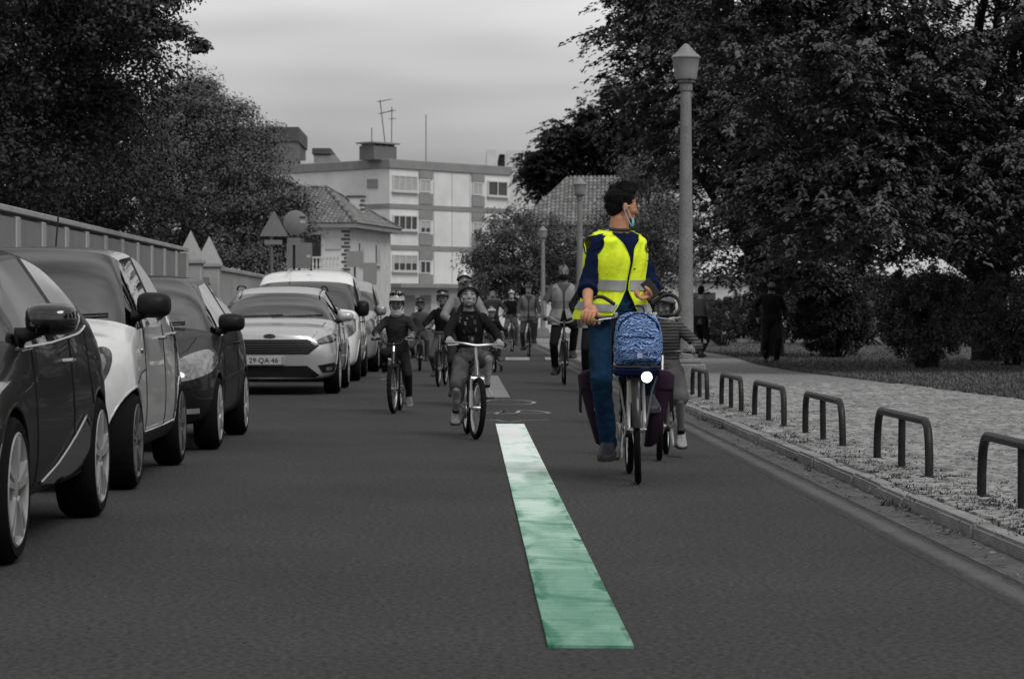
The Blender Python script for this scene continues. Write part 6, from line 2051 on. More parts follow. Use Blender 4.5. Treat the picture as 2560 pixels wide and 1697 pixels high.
def grip_hand(prims, fingers, grip, axis, wrist, k, s):
    """palm prims go into the body; fingers wrap round a bar at grip with direction axis"""
    g_, a = Vector(grip), Vector(axis).normalized()
    w = Vector(wrist)
    back = (w - g_); back = (back - a * back.dot(a)).normalized()
    # local frame round the bar: back (towards the wrist), a, up
    upv = a.cross(back)
    if upv.z < 0: upv = -upv
    kn = g_ + upv * .030 * k + back * .012 * k
    prims.capsule(w, g_ + back * .05 * k + upv * .016 * k, .026 * k, .030 * k)
    for t in (-.028, -.009, .010, .028):
        prims.capsule(g_ + back * .045 * k + upv * .014 * k + a * t * k * .8, kn + a * t * k, .017 * k, .0125 * k, 8)
    for i, t in enumerate((-.033, -.011, .011, .032)):
        r = (.030 + (.002 if i in (1, 2) else 0)) * k
        P = []
        for j in range(8):
            th = R(75) + R(215) * j / 7        # over the top, round the front, under
            P.append(g_ + a * t * k + back * (math.cos(th) * r) + upv * (math.sin(th) * r))
        fingers.tube(P, [.0115 * k, .0110 * k, .0115 * k, .0105 * k, .0105 * k, .010 * k, .0095 * k, .006 * k], 8)
    inner = -1 if s > 0 else 1
    ad = a if a.x * inner > 0 else -a
    T0 = g_ + back * .04 * k + ad * .03 * k
    fingers.tube(catmull([T0, g_ + back * .026 * k + ad * .055 * k - upv * .006 * k, g_ + ad * .062 * k - upv * .026 * k - back * .012 * k], 4), [.0145 * k, .0145 * k, .014 * k, .0135 * k, .013 * k, .012 * k, .011 * k, .010 * k, .007 * k], 8)

def person(name, label, loc, rz, k, hip, lean, hands, feet, spec):
    """k body scale (1 = 1.75 m adult). hip: local point. lean: forward angle. hands/feet: per side dicts.
    spec: colours, clothes, head orientation, lod"""
    lod = spec.get('lod', 1)
    root = empty(name, loc, rz, label=label, cat='person', group=spec.get('group'))
    kid = spec.get('kid', 0.0)
    hip = Vector(hip); yaw = spec.get('yaw', 0.0); byaw = spec.get('hipyaw', 0.0); side = spec.get('sidelean', 0.0)
    up = Vector((math.sin(side), -math.sin(lean), math.cos(lean))).normalized()
    up2 = Vector((math.sin(side), -math.sin(lean * .7), math.cos(lean * .7))).normalized()
    wid = spec.get('width', 1.0) * (1 - .10 * kid)
    fat = spec.get('fat', 1.0)
    S = k
    P = [hip - Vector((0, 0, .10 * S)), hip, hip + up2 * .16 * S, hip + up2 * .16 * S + up * .20 * S]
    P.append(P[3] + up * .115 * S); P.append(P[4] + up * .045 * S); P.append(P[5] + up * .03 * S)
    nk = Vector((up.x, up.y * .8, up.z)).normalized()
    P.append(P[6] + nk * .085 * S)
    rx = [.145, .172, .148, .172, .178, .120, .064, .055]; ry = [.11, .125, .105, .118, .095, .072, .062, .056]
    ys = [byaw, byaw, byaw * .6 + yaw * .4, yaw, yaw, yaw, yaw, yaw]
    tor = Torso([(P[i], rx[i] * S * wid * (fat if i < 4 else 1), ry[i] * S * (fat if i < 4 else 1), ys[i]) for i in range(8)])
    Xc = Vector((math.cos(yaw), math.sin(yaw), 0)); Xh = Vector((math.cos(byaw), math.sin(byaw), 0))
    sh = {s: P[4] + Xc * (s * .168 * S * wid * spec.get('shw', 1.0)) - up * .012 * S for s in (1, -1)}
    hj = {s: hip + Xh * (s * .088 * S) - Vector((0, 0, .03 * S)) for s in (1, -1)}
    body = MB(); fing = MB()
    body.loft(tor.rings(0, 1, 22, 22))
    arms = {}; legs = {}
    for s in (1, -1):
        h = hands[s]
        wr_ = Vector(h['wrist'])
        el, wr2 = ik(sh[s], wr_, .285 * S, .255 * S, h.get('pole', Vector((s * .8, .35, -.6))))
        arms[s] = (sh[s], el, wr2)
        body.capsule(sh[s], el, .050 * S, .040 * S); body.capsule(el, wr2, .040 * S, .026 * S)
        if h.get('grip') is not None: grip_hand(body, fing, h['grip'], h['axis'], wr2, S * h.get('hk', 1.0), s)
        elif h.get('hang'):
            d = (wr2 - el).normalized(); fwd = Vector((0, -1, 0))
            c = wr2 + d * .05 * S
            body.capsule(wr2, c, .026 * S, .032 * S)
            for i, t in enumerate((-.024, -.008, .008, .024)):
                b0 = c + fwd * t * S + d * .02 * S
                fing.tube(catmull([b0, b0 + d * .035 * S + Vector((-s * .004, 0, 0)), b0 + d * .065 * S + Vector((-s * .018 * S, 0, 0)) + fwd * .004]), [.0105 * S, .0105 * S, .010 * S, .010 * S, .0095 * S, .0095 * S, .009 * S, .009 * S, .0085 * S, .008 * S, .007 * S, .006 * S, .005 * S][:len(catmull([b0, b0, b0]))], 7)
            fing.tube([c - d * .03 * S + fwd * .025 * S, c + fwd * .045 * S, c + fwd * .05 * S + d * .03 * S], [.013 * S, .012 * S, .008 * S], 7)
        elif h.get('custom'): h['custom'](body, fing, el, wr2, S)
        ft = feet[s]
        an = Vector(ft['ankle'])
        kn, an2 = ik(hj[s], an, .43 * S, .42 * S, ft.get('pole', Vector((s * .18, -1, .1))))
        legs[s] = (hj[s], kn, an2)
        body.capsule(hj[s], kn, .080 * S * fat, .054 * S); body.capsule(kn, an2, .052 * S, .034 * S)
        c_ = kn.lerp(an2, .3); body.ellip(c_ + Vector((0, .02 * S, 0)), (.050 * S, .050 * S, .10 * S))
        fd = Vector(ft.get('dir', (s * .12, -1, -.05))).normalized()
        body.capsule(an2 - Vector((0, 0, .02 * S)), an2 + fd * .10 * S - Vector((0, 0, .062 * S)), .030 * S, .022 * S)
    # head
    hh = spec.get('hh', .228 * S * (1 + .36 * kid))
    hy, hp, hr = spec.get('head', (0.0, 0.0, 0.0))     # yaw (to +x), pitch (down +), roll
    ntop = P[7]
    Hm = Matrix.Translation(ntop) @ Matrix.Rotation(hy, 4, 'Z') @ Matrix.Rotation(hr, 4, 'Y') @ Matrix.Rotation(hp, 4, 'X') @ Matrix.Translation(Vector((0, -.06 * hh, -.17 * hh)))
    body.capsule(P[6] - up * .03 * S, ntop + Vector((0, 0, .02)), .058 * S, .053 * S)
    head_prims(body, Hm, hh, spec.get('ears', True))
    skin = spec.get('skin', m_skin)
    vox = spec.get('vox', (.0065, .010, .014)[lod])
    me = remesh(body, vox, 2, 'body')
    if fing.v:
        f2 = fing.mesh('f', True); bm = bmesh.new(); bm.from_mesh(me); bm.from_mesh(f2); bm.to_mesh(me); bm.free(); bpy.data.meshes.remove(f2); me.shade_smooth()
    link('body', me, skin, root)
    if spec.get('face', True) and lod < 2: face_bits(root, Hm, hh, lod, spec.get('browm', m_hair), spec.get('squint', .6))
    cv = (.008, .012, .016)[lod]
    # --- top
    sl = spec.get('sleeve', 'long'); topm = spec.get('top', m_black)
    wr_amt = spec.get('wrinkle', (.008, .006, .004)[lod]) * S
    inf = .013 * S
    t = MB(); t.loft(tor.rings(spec.get('top_v0', .04), .80, 20, 24, inf))
    if spec.get('hood'):   # collar / hood roll round the neck
        pts = [tor.pt(.80, 2 * math.pi * q / 18, .016 * S) for q in range(18)]
        t.tube(pts, .015 * S, 8, closed=True)
    for s in (1, -1):
        a, e, w = arms[s]
        t.capsule(a, e if sl != 'short' else a.lerp(e, .72), .062 * S, (.054 if sl != 'short' else .056) * S)
        if sl == 'long': t.capsule(e, e.lerp(w, .93), .053 * S, .038 * S)
        if sl == 'rolled': t.capsule(a.lerp(e, .8), e.lerp(w, .10), .058 * S, .060 * S)
    shirt = link('top', remesh(t, cv, 2, 'top', wr_amt * 1.4, 5.5 / S, len(label)), topm, root)
    for s in (1, -1):
        a, e, w = arms[s]
        if sl == 'long' and spec.get('cuff'):
            q = e.lerp(w, .93); MB().tube([e.lerp(w, .88), e.lerp(w, .97)], [.042 * S, .040 * S], 14).build('cuff', spec['cuff'], shirt)
        if sl == 'rolled':
            d = (w - e).normalized()
            MB().tube(catmull([e + d * .015 * S, e + d * .035 * S, e + d * .058 * S, e + d * .068 * S], 3), [.058 * S, .064 * S, .064 * S, .066 * S, .066 * S, .067 * S, .066 * S, .064 * S, .062 * S, .056 * S], 16).build('rolled_cuff', topm, shirt)
    # --- bottom
    bot = spec.get('bottom', 'long'); botm = spec.get('trousers', m_black)
    b = MB(); b.loft(tor.rings(0, .26, 6, 22, .016 * S))
    lo = spec.get('loose', 1.0)
    for s in (1, -1):
        h, n_, an = legs[s]
        if bot == 'long':
            b.capsule(h, n_, .094 * S * lo, .068 * S * lo); b.capsule(n_, n_.lerp(an, .99), .066 * S * lo, .053 * S * lo)
        else:
            b.capsule(h, h.lerp(n_, .86), .098 * S * lo, .083 * S * lo)
    link('trousers' if bot == 'long' else 'shorts', remesh(b, cv, 2, 'trousers', wr_amt * 1.3, 5.0 / S, 3 + len(label)), botm, root)
    for s in (1, -1):
        h, n_, an = legs[s]
        if bot == 'long' and lod == 0:
            d = (an - n_).normalized(); q = n_.lerp(an, 1.0)
            MB().tube([q - d * .03 * S, q + d * .025 * S], [.056 * S * lo, .055 * S * lo], 16).build('hem', botm, root)
        fd = Vector(feet[s].get('dir', (s * .12, -1, -.05))).normalized()
        if spec.get('socks') and bot != 'long': MB().tube([n_.lerp(an, .80), an], [.041 * S, .038 * S], 14).build('sock', spec['socks'], root)
        shoe(root, an, fd, .285 * S * (1 + .05 * kid), spec.get('shoes', m_shoe_d), spec.get('sole', m_sole), lod)
    # --- head wear and hair
    hs = spec.get('hair', 'short')
    if hs and not (spec.get('helmet') and hs == 'short'):
        hb_ = MB(); m3 = Hm.to_3x3()
        T = lambda p: (Hm @ (Vector(p) * hh).to_4d()).to_3d()
        rg_ = random.Random(len(label))
        if hs in ('short', 'side'):
            hb_.ellip(T((0, .085, .66)), (.355 * hh, .415 * hh, .385 * hh), m3, 20, 14)
            hb_.ellip(T((0, .22, .45)), (.29 * hh, .26 * hh, .30 * hh), m3, 20, 12)
            hb_.ellip(T((0, -.14, .88)), (.27 * hh, .20 * hh, .13 * hh), m3, 16, 10)
            for q in range(70):
                a = rg_.uniform(0, 6.28); th = rg_.uniform(0, 1.2)
                b0 = Vector((.31 * math.sin(th) * math.cos(a), .09 + .37 * math.sin(th) * math.sin(a), .68 + .35 * math.cos(th)))
                hb_.capsule(T(b0), T(b0 + Vector((rg_.uniform(-.05, .05), -.10 + rg_.uniform(-.05, .03), .05 + rg_.uniform(-.02, .05)))), .045 * hh, .02 * hh, 6)
            for q in range(12):
                x_ = rg_.uniform(-.2, .2); hb_.capsule(T((x_, -.22, .86)), T((x_ * 1.1, -.31 - rg_.uniform(0, .05), .99 + rg_.uniform(-.05, .06))), .050 * hh, .022 * hh, 6)
        elif hs == 'long':
            hb_.ellip(T((0, .09, .66)), (.36 * hh, .42 * hh, .385 * hh), m3, 20, 14)
            for s in (-1, 1): hb_.capsule(T((s * .30, .12, .55)), T((s * .30, .18, -.15)), .12 * hh, .10 * hh)
            hb_.capsule(T((0, .3, .5)), T((0, .36, -.3)), .26 * hh, .2 * hh)
        elif hs == 'mohawk':
            for q in range(9):
                u = q / 8; hb_.capsule(T((0, -.30 + .62 * u, .86 + .13 * math.sin(math.pi * u))), T((.0, -.32 + .68 * u, 1.12 + .16 * math.sin(math.pi * (u * .8 + .1)))), .05 * hh, .03 * hh)
        hme = remesh(hb_, .005 if lod == 0 else .010, 1, 'hair', .004, 40)
        if spec.get('locks'):       # loose locks combed over the cap of hair
            lk = MB(); bt = BVHTree.FromPolygons([v.co for v in hme.vertices], [p.vertices for p in hme.polygons])
            for q in range(520):
                a = rg_.uniform(0, 6.28); th = rg_.uniform(0.05, 2.0)
                d_ = Vector((math.sin(th) * math.cos(a), math.sin(th) * math.sin(a), math.cos(th)))
                if d_.y < -.55 and d_.z < .45: continue
                o_ = T((0, .08, .62)); dw = m3 @ d_
                h_ = bt.ray_cast(o_ + dw * hh, -dw)
                if h_[0] is None: continue
                tang = m3 @ Vector((rg_.uniform(-.35, .35), -.6 if d_.z > .3 else .15, .25 if d_.z > .5 else -1.0))
                tang = (tang - h_[1] * tang.dot(h_[1])).normalized(); L_ = rg_.uniform(.025, .045)
                p0 = h_[0] - h_[1] * .003
                lk.tube([p0, p0 + tang * L_ * .5 + h_[1] * .006, p0 + tang * L_ + h_[1] * rg_.uniform(.002, .012)], [.0034, .003, .0008], 5)
            f2 = lk.mesh('l', True); bm = bmesh.new(); bm.from_mesh(hme); bm.from_mesh(f2); bm.to_mesh(hme); bm.free(); bpy.data.meshes.remove(f2); hme.shade_smooth()
        link('hair', hme, spec.get('hairm', m_hair), root)
    if spec.get('helmet'): helmet(root, Hm, hh, spec['helmet'][0], spec['helmet'][1], lod)
    if spec.get('mask'): mask_on(root, Hm, hh, spec['mask'][0], spec['mask'][1])
    # --- high visibility vest
    if spec.get('vest'):
        vm, bandm = spec['vest'][:2]
        vs = empty('vest', (0, 0, 0), parent=root)
        v0, vtop = spec.get('vest_v0', .02), .845
        off = .030 * S
        va = .44      # armpit
        def halfarm(v): return 0 if v < va or v > .70 else .60 * math.sin(math.pi * (v - va) / (.70 - va)) ** .7
        gap = spec.get('vest_gap', .10)
        def front(v):
            e = .05 + gap * max(0, (.30 - v) / .30)
            if v > .43: e += 1.15 * ((v - .43) / .415) ** 1.7
            return e
        sd = math.pi * .5
        fl = lambda v: off + .050 * S * max(0, (.33 - v) / .25)
        fl2 = fl
        fl = lambda v, a=0.0: fl2(v) + spec.get('vest_back', 0.0) * S * max(0, -math.cos(a)) ** .5 if math.cos(a) < 0 else fl2(v)
        fold = lambda v, a: S * (.009 * math.sin(a * 7 + v * 11 + 1.5 * math.sin(v * 9)) * (1 - v) + .005 * math.sin(a * 13 - v * 26) + .006 * mnoise.noise(Vector((a * 2.2, v * 9, 3))))
        def P_(v, a): return tor.pt(v, a, fl(v, a) + fold(v, a))
        nu, nv = (20, 36) if lod == 0 else (8, 16)
        for s in (1, -1):
            grid_sheet(lambda u, w: P_(v0 + (vtop - v0) * w, s * (front(v0 + (vtop - v0) * w) + (sd - halfarm(v0 + (vtop - v0) * w) - front(v0 + (vtop - v0) * w)) * u)), nu, nv, .005, 'front_panel', vm, vs)
        grid_sheet(lambda u, w: P_(v0 + (vtop - v0) * w, (sd + halfarm(v0 + (vtop - v0) * w)) + (2 * math.pi - 2 * (sd + halfarm(v0 + (vtop - v0) * w))) * u), nu * 2, nv, .005, 'back_panel', vm, vs)
        for (b0, b1) in spec.get('bands', ((.10, .17), (.30, .37))):
            for s in (1, -1):
                def fb(u, w, s=s):
                    v = b0 + (b1 - b0) * w; f0 = front(v) + .02
                    a = s * (f0 + (math.pi - f0) * u)
                    return tor.pt(v, a, fl(v, a) + fold(v, a) + .0085)
                grid_sheet(fb, nu * 2, 3, .003, 'reflective_band', bandm, vs)
        if lod == 0:   # dark binding round arm holes and front edges
            for s in (1, -1):
                pts = [P_(va + (.70 - va) * q / 14, s * (sd - halfarm(va + (.70 - va) * q / 14))) for q in range(15)] + [P_(va + (.70 - va) * q / 14, s * (sd + halfarm(va + (.70 - va) * q / 14))) for q in range(13, 0, -1)]
                MB().tube(pts, .005, 6, closed=True).build('binding', spec['vest'][2], vs)
                pts = [P_(v0 + (vtop - v0) * q / 24, s * front(v0 + (vtop - v0) * q / 24)) for q in range(25)]
                MB().tube(pts, .0045, 6).build('binding', spec['vest'][3] if len(spec['vest']) > 3 else spec['vest'][2], vs)
    vest_pt = (lambda v, a: tor.pt(v, a, fl(v, a) + fold(v, a) + .014)) if spec.get('vest') else None
    if spec.get('straps'):
        for s in (1, -1):
            pts = [tor.pt(v, s * a, .026 * S) for v, a in ((.42, 1.15), (.50, .85), (.60, .72), (.68, .68), (.74, .75), (.775, 1.2))]
            MB().tube(catmull(pts, 4), .022 * S, 8, ry=.008).build('backpack_strap', spec['straps'], root)
        bp = MB(); c = tor.pt(.52, math.pi, .08 * S)
        bp.ellip(c, (.13 * S, .09 * S, .2 * S)); bp.build('backpack', spec['straps'], root)
    return dict(root=root, torso=tor, arms=arms, legs=legs, Hm=Hm, hh=hh, shirt=shirt, S=S, vest_pt=vest_pt)

def rider(label, blabel, loc, rz, H, bk, spec, lean=.18, crank=0.0, kid=0.0, seat_off=0.0, hipdrop=0.0, lod=1):
    """cyclist on a bicycle: computes saddle height and contact points"""
    k = H / 1.75 * (1 - .03 * kid)
    spec = dict(spec); spec['kid'] = kid; spec['lod'] = lod
    wr = bk.get('wr', .33)
    cr = .165 * min(1, wr / .33 + .05)
    bbz = wr * .84 if wr > .24 else wr
    hipz = bbz - cr + .10 * k + .815 * k * bk.pop('ext', .86 if kid else .95)
    seat_z = hipz - .095 * k
    b = bike('bicycle', blabel, loc, rz, seat_z=seat_z, crank_th=crank, cr=cr, lod=lod, **bk)
    hip = Vector((0, b['seat'].y - .02 + seat_off, hipz))
    hands = {}; feet = {}
    for s in (1, -1):
        p, a = b['grips'][s]
        hands[s] = dict(grip=p, axis=a, wrist=p + Vector((s * .005, .062 * k, .040 * k)))
        pd = b['pedals'][s]
        hi = (pd.z - (bbz - cr)) / (2 * cr)
        feet[s] = dict(ankle=pd + Vector((0, .055 * k, .088 * k)), dir=(s * .10, -1, -.18 + .1 * hi))
    pr = person('person', label, loc, rz, k, hip, lean, hands, feet, spec)
    return b, pr
# ================================================================== the cyclists
m_vy = M('vest_yellow', (.80, .97, .022), rough=.75, var=.06, vscale=9, bump=.25, bscale=40, sheen=0.0)
m_vband = M('vest_silver_band', (.33, .335, .345), rough=.5, var=.08, vscale=30, bump=.1, bscale=200)
m_vbind = M('vest_binding_dark', 0.02, rough=.8)
m_vbindy = M('vest_binding_yellow', (.70, .85, .02), rough=.8)
m_navy = cloth('navy_cloth', (.006, .012, .040), var=.25)
m_jeans = cloth('blue_denim', (.009, .031, .066), var=.30, vscale=9, fine=.25, fscale=120)
m_shoe_n = M('black_trainer', (.014, .016, .022), rough=.6, var=.5, vscale=25)
m_purple = cloth('purple_canvas', (.026, .014, .028), var=.2)

# ---- 1. man in yellow vest on the city bike
LOC1 = (1.12, 16.2, 0)
b1 = bike('bicycle', 'city bicycle with loop handlebars, front rack and lit headlamp, in front of all others', LOC1, R(-1.5), wr=.345, wb=1.06, tw=.045, frame_m=m_bdark, fork_m=m_bsilver, bar='butterfly', bar_z=1.075, bar_w=.60, seat_z=1.02,
          crank_th=R(-12), guards=True, lod=0, steer=R(-3))
k1 = 1.06
gl = b1['grips']
def phone_hand(body, fing, el, w, S):
    d = (w - el).normalized()
    c = w + d * .045 * S
    body.capsule(w, c, .027 * S, .033 * S)
    x = Vector((1, 0, 0)); nrm = d.cross(x).normalized()
    for i, t in enumerate((-.03, -.01, .01, .03)):
        b0 = c + x * (t * S * .3 - .02) + d * (.018 + t * .8) * S
        fing.tube(catmull([c + d * (t * .7) * S, b0 + Vector((-.035 * S, -.025 * S, -.012)), b0 + Vector((-.058 * S, -.022 * S, .012)), b0 + Vector((-.05 * S, -.012 * S, .034))], 3), [.0115 * S] * 5 + [.010 * S] * 3 + [.008 * S] * 2, 8)
    fing.tube(catmull([c + Vector((.01, -.02 * S, 0)), c + Vector((-.005, -.045 * S, .03 * S)), c + Vector((-.03 * S, -.048 * S, .055 * S))], 3), [.014 * S, .014 * S, .013 * S, .013 * S, .012 * S, .010 * S, .008 * S], 8)
pR, aR = gl[-1]
hip1 = Vector((-.085, b1['seat'].y - .08, 1.075))
hands = {-1: dict(grip=pR + Vector((.0, 0, -.006)), axis=aR, wrist=pR + Vector((-.005, .06, .055)), pole=Vector((-.25, .9, -.3)), hk=1.08),
         1: dict(wrist=Vector((.125, .54, 1.225)), custom=phone_hand, pole=Vector((.25, 1, -.15)))}
pd = b1['pedals']
feet = {s: dict(ankle=pd[s] + Vector((-.01, .055, .092)), dir=(s * .16, -1, -.10), pole=Vector((s * .22, -1, .1))) for s in (1, -1)}
p1 = person('person', 'man in bright yellow vest and navy shirt astride a bicycle, looking back over his shoulder', LOC1, 0, k1, hip1, .10, hands, feet,
            dict(lod=0, yaw=.56, hipyaw=.32, sidelean=.035, skin=m_skin_c, top=m_navy, sleeve='rolled', trousers=m_jeans, shoes=m_shoe_n, sole=m_sole, hair='short', locks=True, head=(R(108), R(4), 0), width=.97, fat=1.02, shw=.84, vest_back=.035,
                 vest=(m_vy, m_vband, m_vbind, m_vbindy), vest_v0=.125, vest_gap=.75, hh=.248, bands=((.185, .228), (.300, .345)), loose=.97, wrinkle=.010, squint=.8))
Hm, hh = p1['Hm'], p1['hh']
T = lambda p: (Hm @ (Vector(p) * hh).to_4d()).to_3d()
# glasses
gm = M('glasses_frame', (.5, .45, .3), rough=.3, metal=.4)
gs = empty('glasses', (0, 0, 0), parent=p1['root'])
for s in (-1, 1):
    MB().tube([T((s * .14 + .10 * math.cos(a), -.405 + .02 * abs(math.cos(a)), .46 + .085 * math.sin(a))) for a in [2 * math.pi * q / 20 for q in range(20)]], .0028, 6, closed=True).build('lens_rim', gm, gs)
    MB().tube([T((s * .24, -.39, .475)), T((s * .33, -.15, .47)), T((s * .36, .06, .45)), T((s * .35, .10, .40))], .0024, 6).build('temple', gm, gs)
MB().tube([T((-.045, -.415, .47)), T((0, -.43, .485)), T((.045, -.415, .47))], .0026, 6).build('bridge', gm, gs)
# mask hanging from the ear under the chin
m_mk = cloth('blue_mask', (.20, .52, .60)); m_mkw = cloth('white_mask', (.6, .62, .62))
mk = empty('face_mask', (0, 0, 0), parent=p1['root'])
def mf(u, v):
    a = -.95 + 1.9 * u; r = (.25 + .03 * math.sin(math.pi * v)) * hh
    return (Hm @ Vector((math.sin(a) * r, -math.cos(a) * (r + .05 * hh) - .035 * hh, (.16 - .24 * v) * hh)).to_4d()).to_3d()
grid_sheet(mf, 16, 8, .004, 'mask_panel', m_mk, mk)
for s in (-1, 1):
    MB().tube([T((s * .235, -.20, .14)), T((s * .33, -.02, .36)), T((s * .37, .07, .48))], .0035, 6).build('ear_loop', m_mkw, mk)
    MB().tube([T((s * .235, -.18, -.04)), T((s * .32, .03, .26)), T((s * .36, .09, .38))], .0035, 6).build('ear_loop', m_mkw, mk)
# shirt collar and lanyard tail
tor = p1['torso']
MB().tube([tor.pt(.845, 2 * math.pi * q / 20 , 0.006) + Vector((0, 0, .012)) for q in range(20)], .010, 8, closed=True).build('collar', cloth('green_grey_collar', (.05, .06, .05)), p1['root'])
q = tor.pt(.83, -1.7, .035); MB().tube([q + Vector((.03, 0, .012)), q, q + Vector((-.03, 0, -.012))], .0035, 5).build('mask_string', m_mkw, p1['root'])
# vest chest emblem: diamond mark over a line of small print
em = empty('chest_emblem', (0, 0, 0), parent=p1['root'])
ec, ea = .52, .62
def ep(du, dv): return p1['vest_pt'](ec + dv, ea + du)
def flat(poly, nm): MB().add([ep(*p) for p in poly], [tuple(range(len(poly)))]).build(nm, m_vbind, em, smooth=False, fixn=False)
flat([(-.12, .0), (-.03, .048), (-.015, .036), (-.085, .0)], 'mark_stroke'); flat([(.0, .056), (.11, .0), (.08, -.006), (-.01, .044)], 'mark_stroke'); flat([(.12, -.005), (.01, -.05), (.0, -.03), (.06, -.004)], 'mark_stroke')
flat([(-.12, -.008), (-.01, -.052), (-.01, -.030), (-.05, -.006), (-.01, .012), (-.03, .02)], 'mark_stroke')
for q in range(6): flat([(-.13 + q * .045, -.080 - .004 * (q % 2)), (-.10 + q * .045, -.080), (-.10 + q * .045, -.094), (-.13 + q * .045, -.092)], 'small_letter')
# phone
w1 = p1['arms'][1][2]
ph = MB().box((0, 0, 0), (.072, .009, .145), bev=.003); ph.xform(Matrix.Translation(w1 + Vector((.005, -.045, .035)) ) @ Matrix.Rotation(R(-38), 4, 'Y') @ Matrix.Rotation(R(-30), 4, 'X'))
po = empty('phone', LOC1, 0, label='black phone held in the hand of the man in yellow vest', cat='phone')
ph.build('case', m_bdark, po)
scn = MB().box((0, .0056, 0), (.062, .002, .13)); scn.xform(Matrix.Translation(w1 + Vector((.005, -.045, .035))) @ Matrix.Rotation(R(-38), 4, 'Y') @ Matrix.Rotation(R(-30), 4, 'X')); scn.build('screen', m_gloss, po, smooth=False)
# wristband
e_, w_ = p1['arms'][1][1], p1['arms'][1][2]
MB().tube([e_.lerp(w_, .80), e_.lerp(w_, .88)], .034, 14).build('watch_strap', m_bdark, p1['root'])
e_, w_ = p1['arms'][-1][1], p1['arms'][-1][2]

# front rack, tray and lamp
B1 = b1['root']
rk = empty('front_rack', (0, 0, 0), parent=B1)
tz = .755
for s in (-1, 1):
    MB().tube([(s * .15, -.17, tz), (s * .15, .12, tz)], .008, 8).build('rail', m_bdark, rk)
    MB().tube([(s * .06, 0.0, .345), (s * .10, -.06, .6), (s * .14, -.10, tz)], .007, 8).build('strut', m_bsilver, rk)
    MB().tube([(s * .15, .12, tz), (s * .15, .12, tz + .32), (s * .13, .13, tz + .33)], .008, 8).build('back_stay', m_bdark, rk)
for yy in (-.17, -.10, -.03, .04, .12): MB().tube([(-.15, yy, tz), (.15, yy, tz)], .007 if yy > -.17 else .009, 8).build('cross_bar', m_bdark, rk)
MB().box((0, -.02, tz - .035), (.29, .25, .045), bev=.01).build('tray', m_navy, rk)
hl_ = empty('headlamp', (.062, -.135, .69), parent=B1)
MB().lathe([(0, .045), (.022, .04), (.038, .0), (.040, -.02), (.036, -.022), (.035, -.018)], (0, 0, 0), 20, 'Y', False).build('lamp_housing', m_bdark, hl_)
m_lit = M('lit_lamp', (1, 1, 1), rough=.3, emit=(.86, .92, 1.0), estr=12.0)
MB().ellip((0, -.018, 0), (.029, .014, .029)).build('lamp_lens', m_lit, hl_)
MB().lathe([(.028, -.016), (.034, -.023), (.039, -.021), (.040, -.012)], (0, 0, 0), 24, 'Y', False).build('lamp_rim', m_bsilver, hl_)
MB().box((-.03, .03, .03), (.02, .03, .06), bev=.004).build('bracket', m_bdark, hl_)
# cream/brass front parts, chain case, kick stand
MB().tube([(-.03, .03, .66), (-.028, .02, .60), (-.032, .01, .52)], [.014, .02, .014], 8).build('cable_guide', m_cream, B1)
MB().box((-.085, .80, .30), (.02, .36, .12), bev=.02).build('chain_case', M('chain_case_white', .42, rough=.4), B1)
for s in (-1, 1): MB().tube(catmull([(s * .07, .16, 1.07), (s * .10, .02, 1.0), (s * .05, -.06, .86), (s * .03, -.02, .7)], 5), .0035, 5).build('cable', m_bdark, B1)
for s in (-1, 1):
    MB().tube([(s * .12, .13, 1.075), (s * .16, .06, 1.065), (s * .24, .05, 1.055)], .006, 6).build('brake_lever', m_bsilver, B1)
    MB().box((s * .125, .14, 1.085), (.028, .04, .036), bev=.006).build('bar_clamp', m_wc if s > 0 else m_bsilver, B1)
# panniers hung either side of the rear wheel
for s, lab in ((-1, 'purple canvas pannier bag hanging beside the leg of the man in yellow vest'), (1, 'purple canvas pannier bag hanging between the two bicycles behind the lit headlamp')):
    pn = empty('pannier_bag', LOC1, 0, label=lab, cat='pannier bag', group='purple panniers on the front bicycle')
    rings = []
    for (z, wx, x0, wy) in ((.19, .03, .13, .10), (.21, .05, .14, .13), (.40, .075, .165, .155), (.58, .095, .185, .165), (.67, .098, .19, .165), (.70, .07, .185, .155), (.715, .02, .18, .12)):
        cx_ = s * (x0 + wx * .55); 
        rings.append([Vector((cx_ + s * 0 + math.copysign(abs(math.cos(a)) ** .55, math.cos(a)) * wx * .75, 1.0 + math.copysign(abs(math.sin(a)) ** .5, math.sin(a)) * wy, z)) for a in [2 * math.pi * q / 24 for q in range(24)]])
    MB().loft(rings).build('bag', m_purple, pn, ang=60)
    fl = [[v * 1.0 + Vector((s * .012, -.008, .004)) for v in r] for r in rings[3:]]
    MB().loft(fl).build('flap', m_purple, pn, ang=60)
    for dy in (-.08, .08): MB().box((s * .312, 1.0 + dy, .53), (.012, .03, .22), bev=.004).build('strap', m_bdark, pn)
    MB().box((s * .20, .845 - .015, .45), (.05, .012, .022)).build('reflector', m_wc, pn, smooth=False)
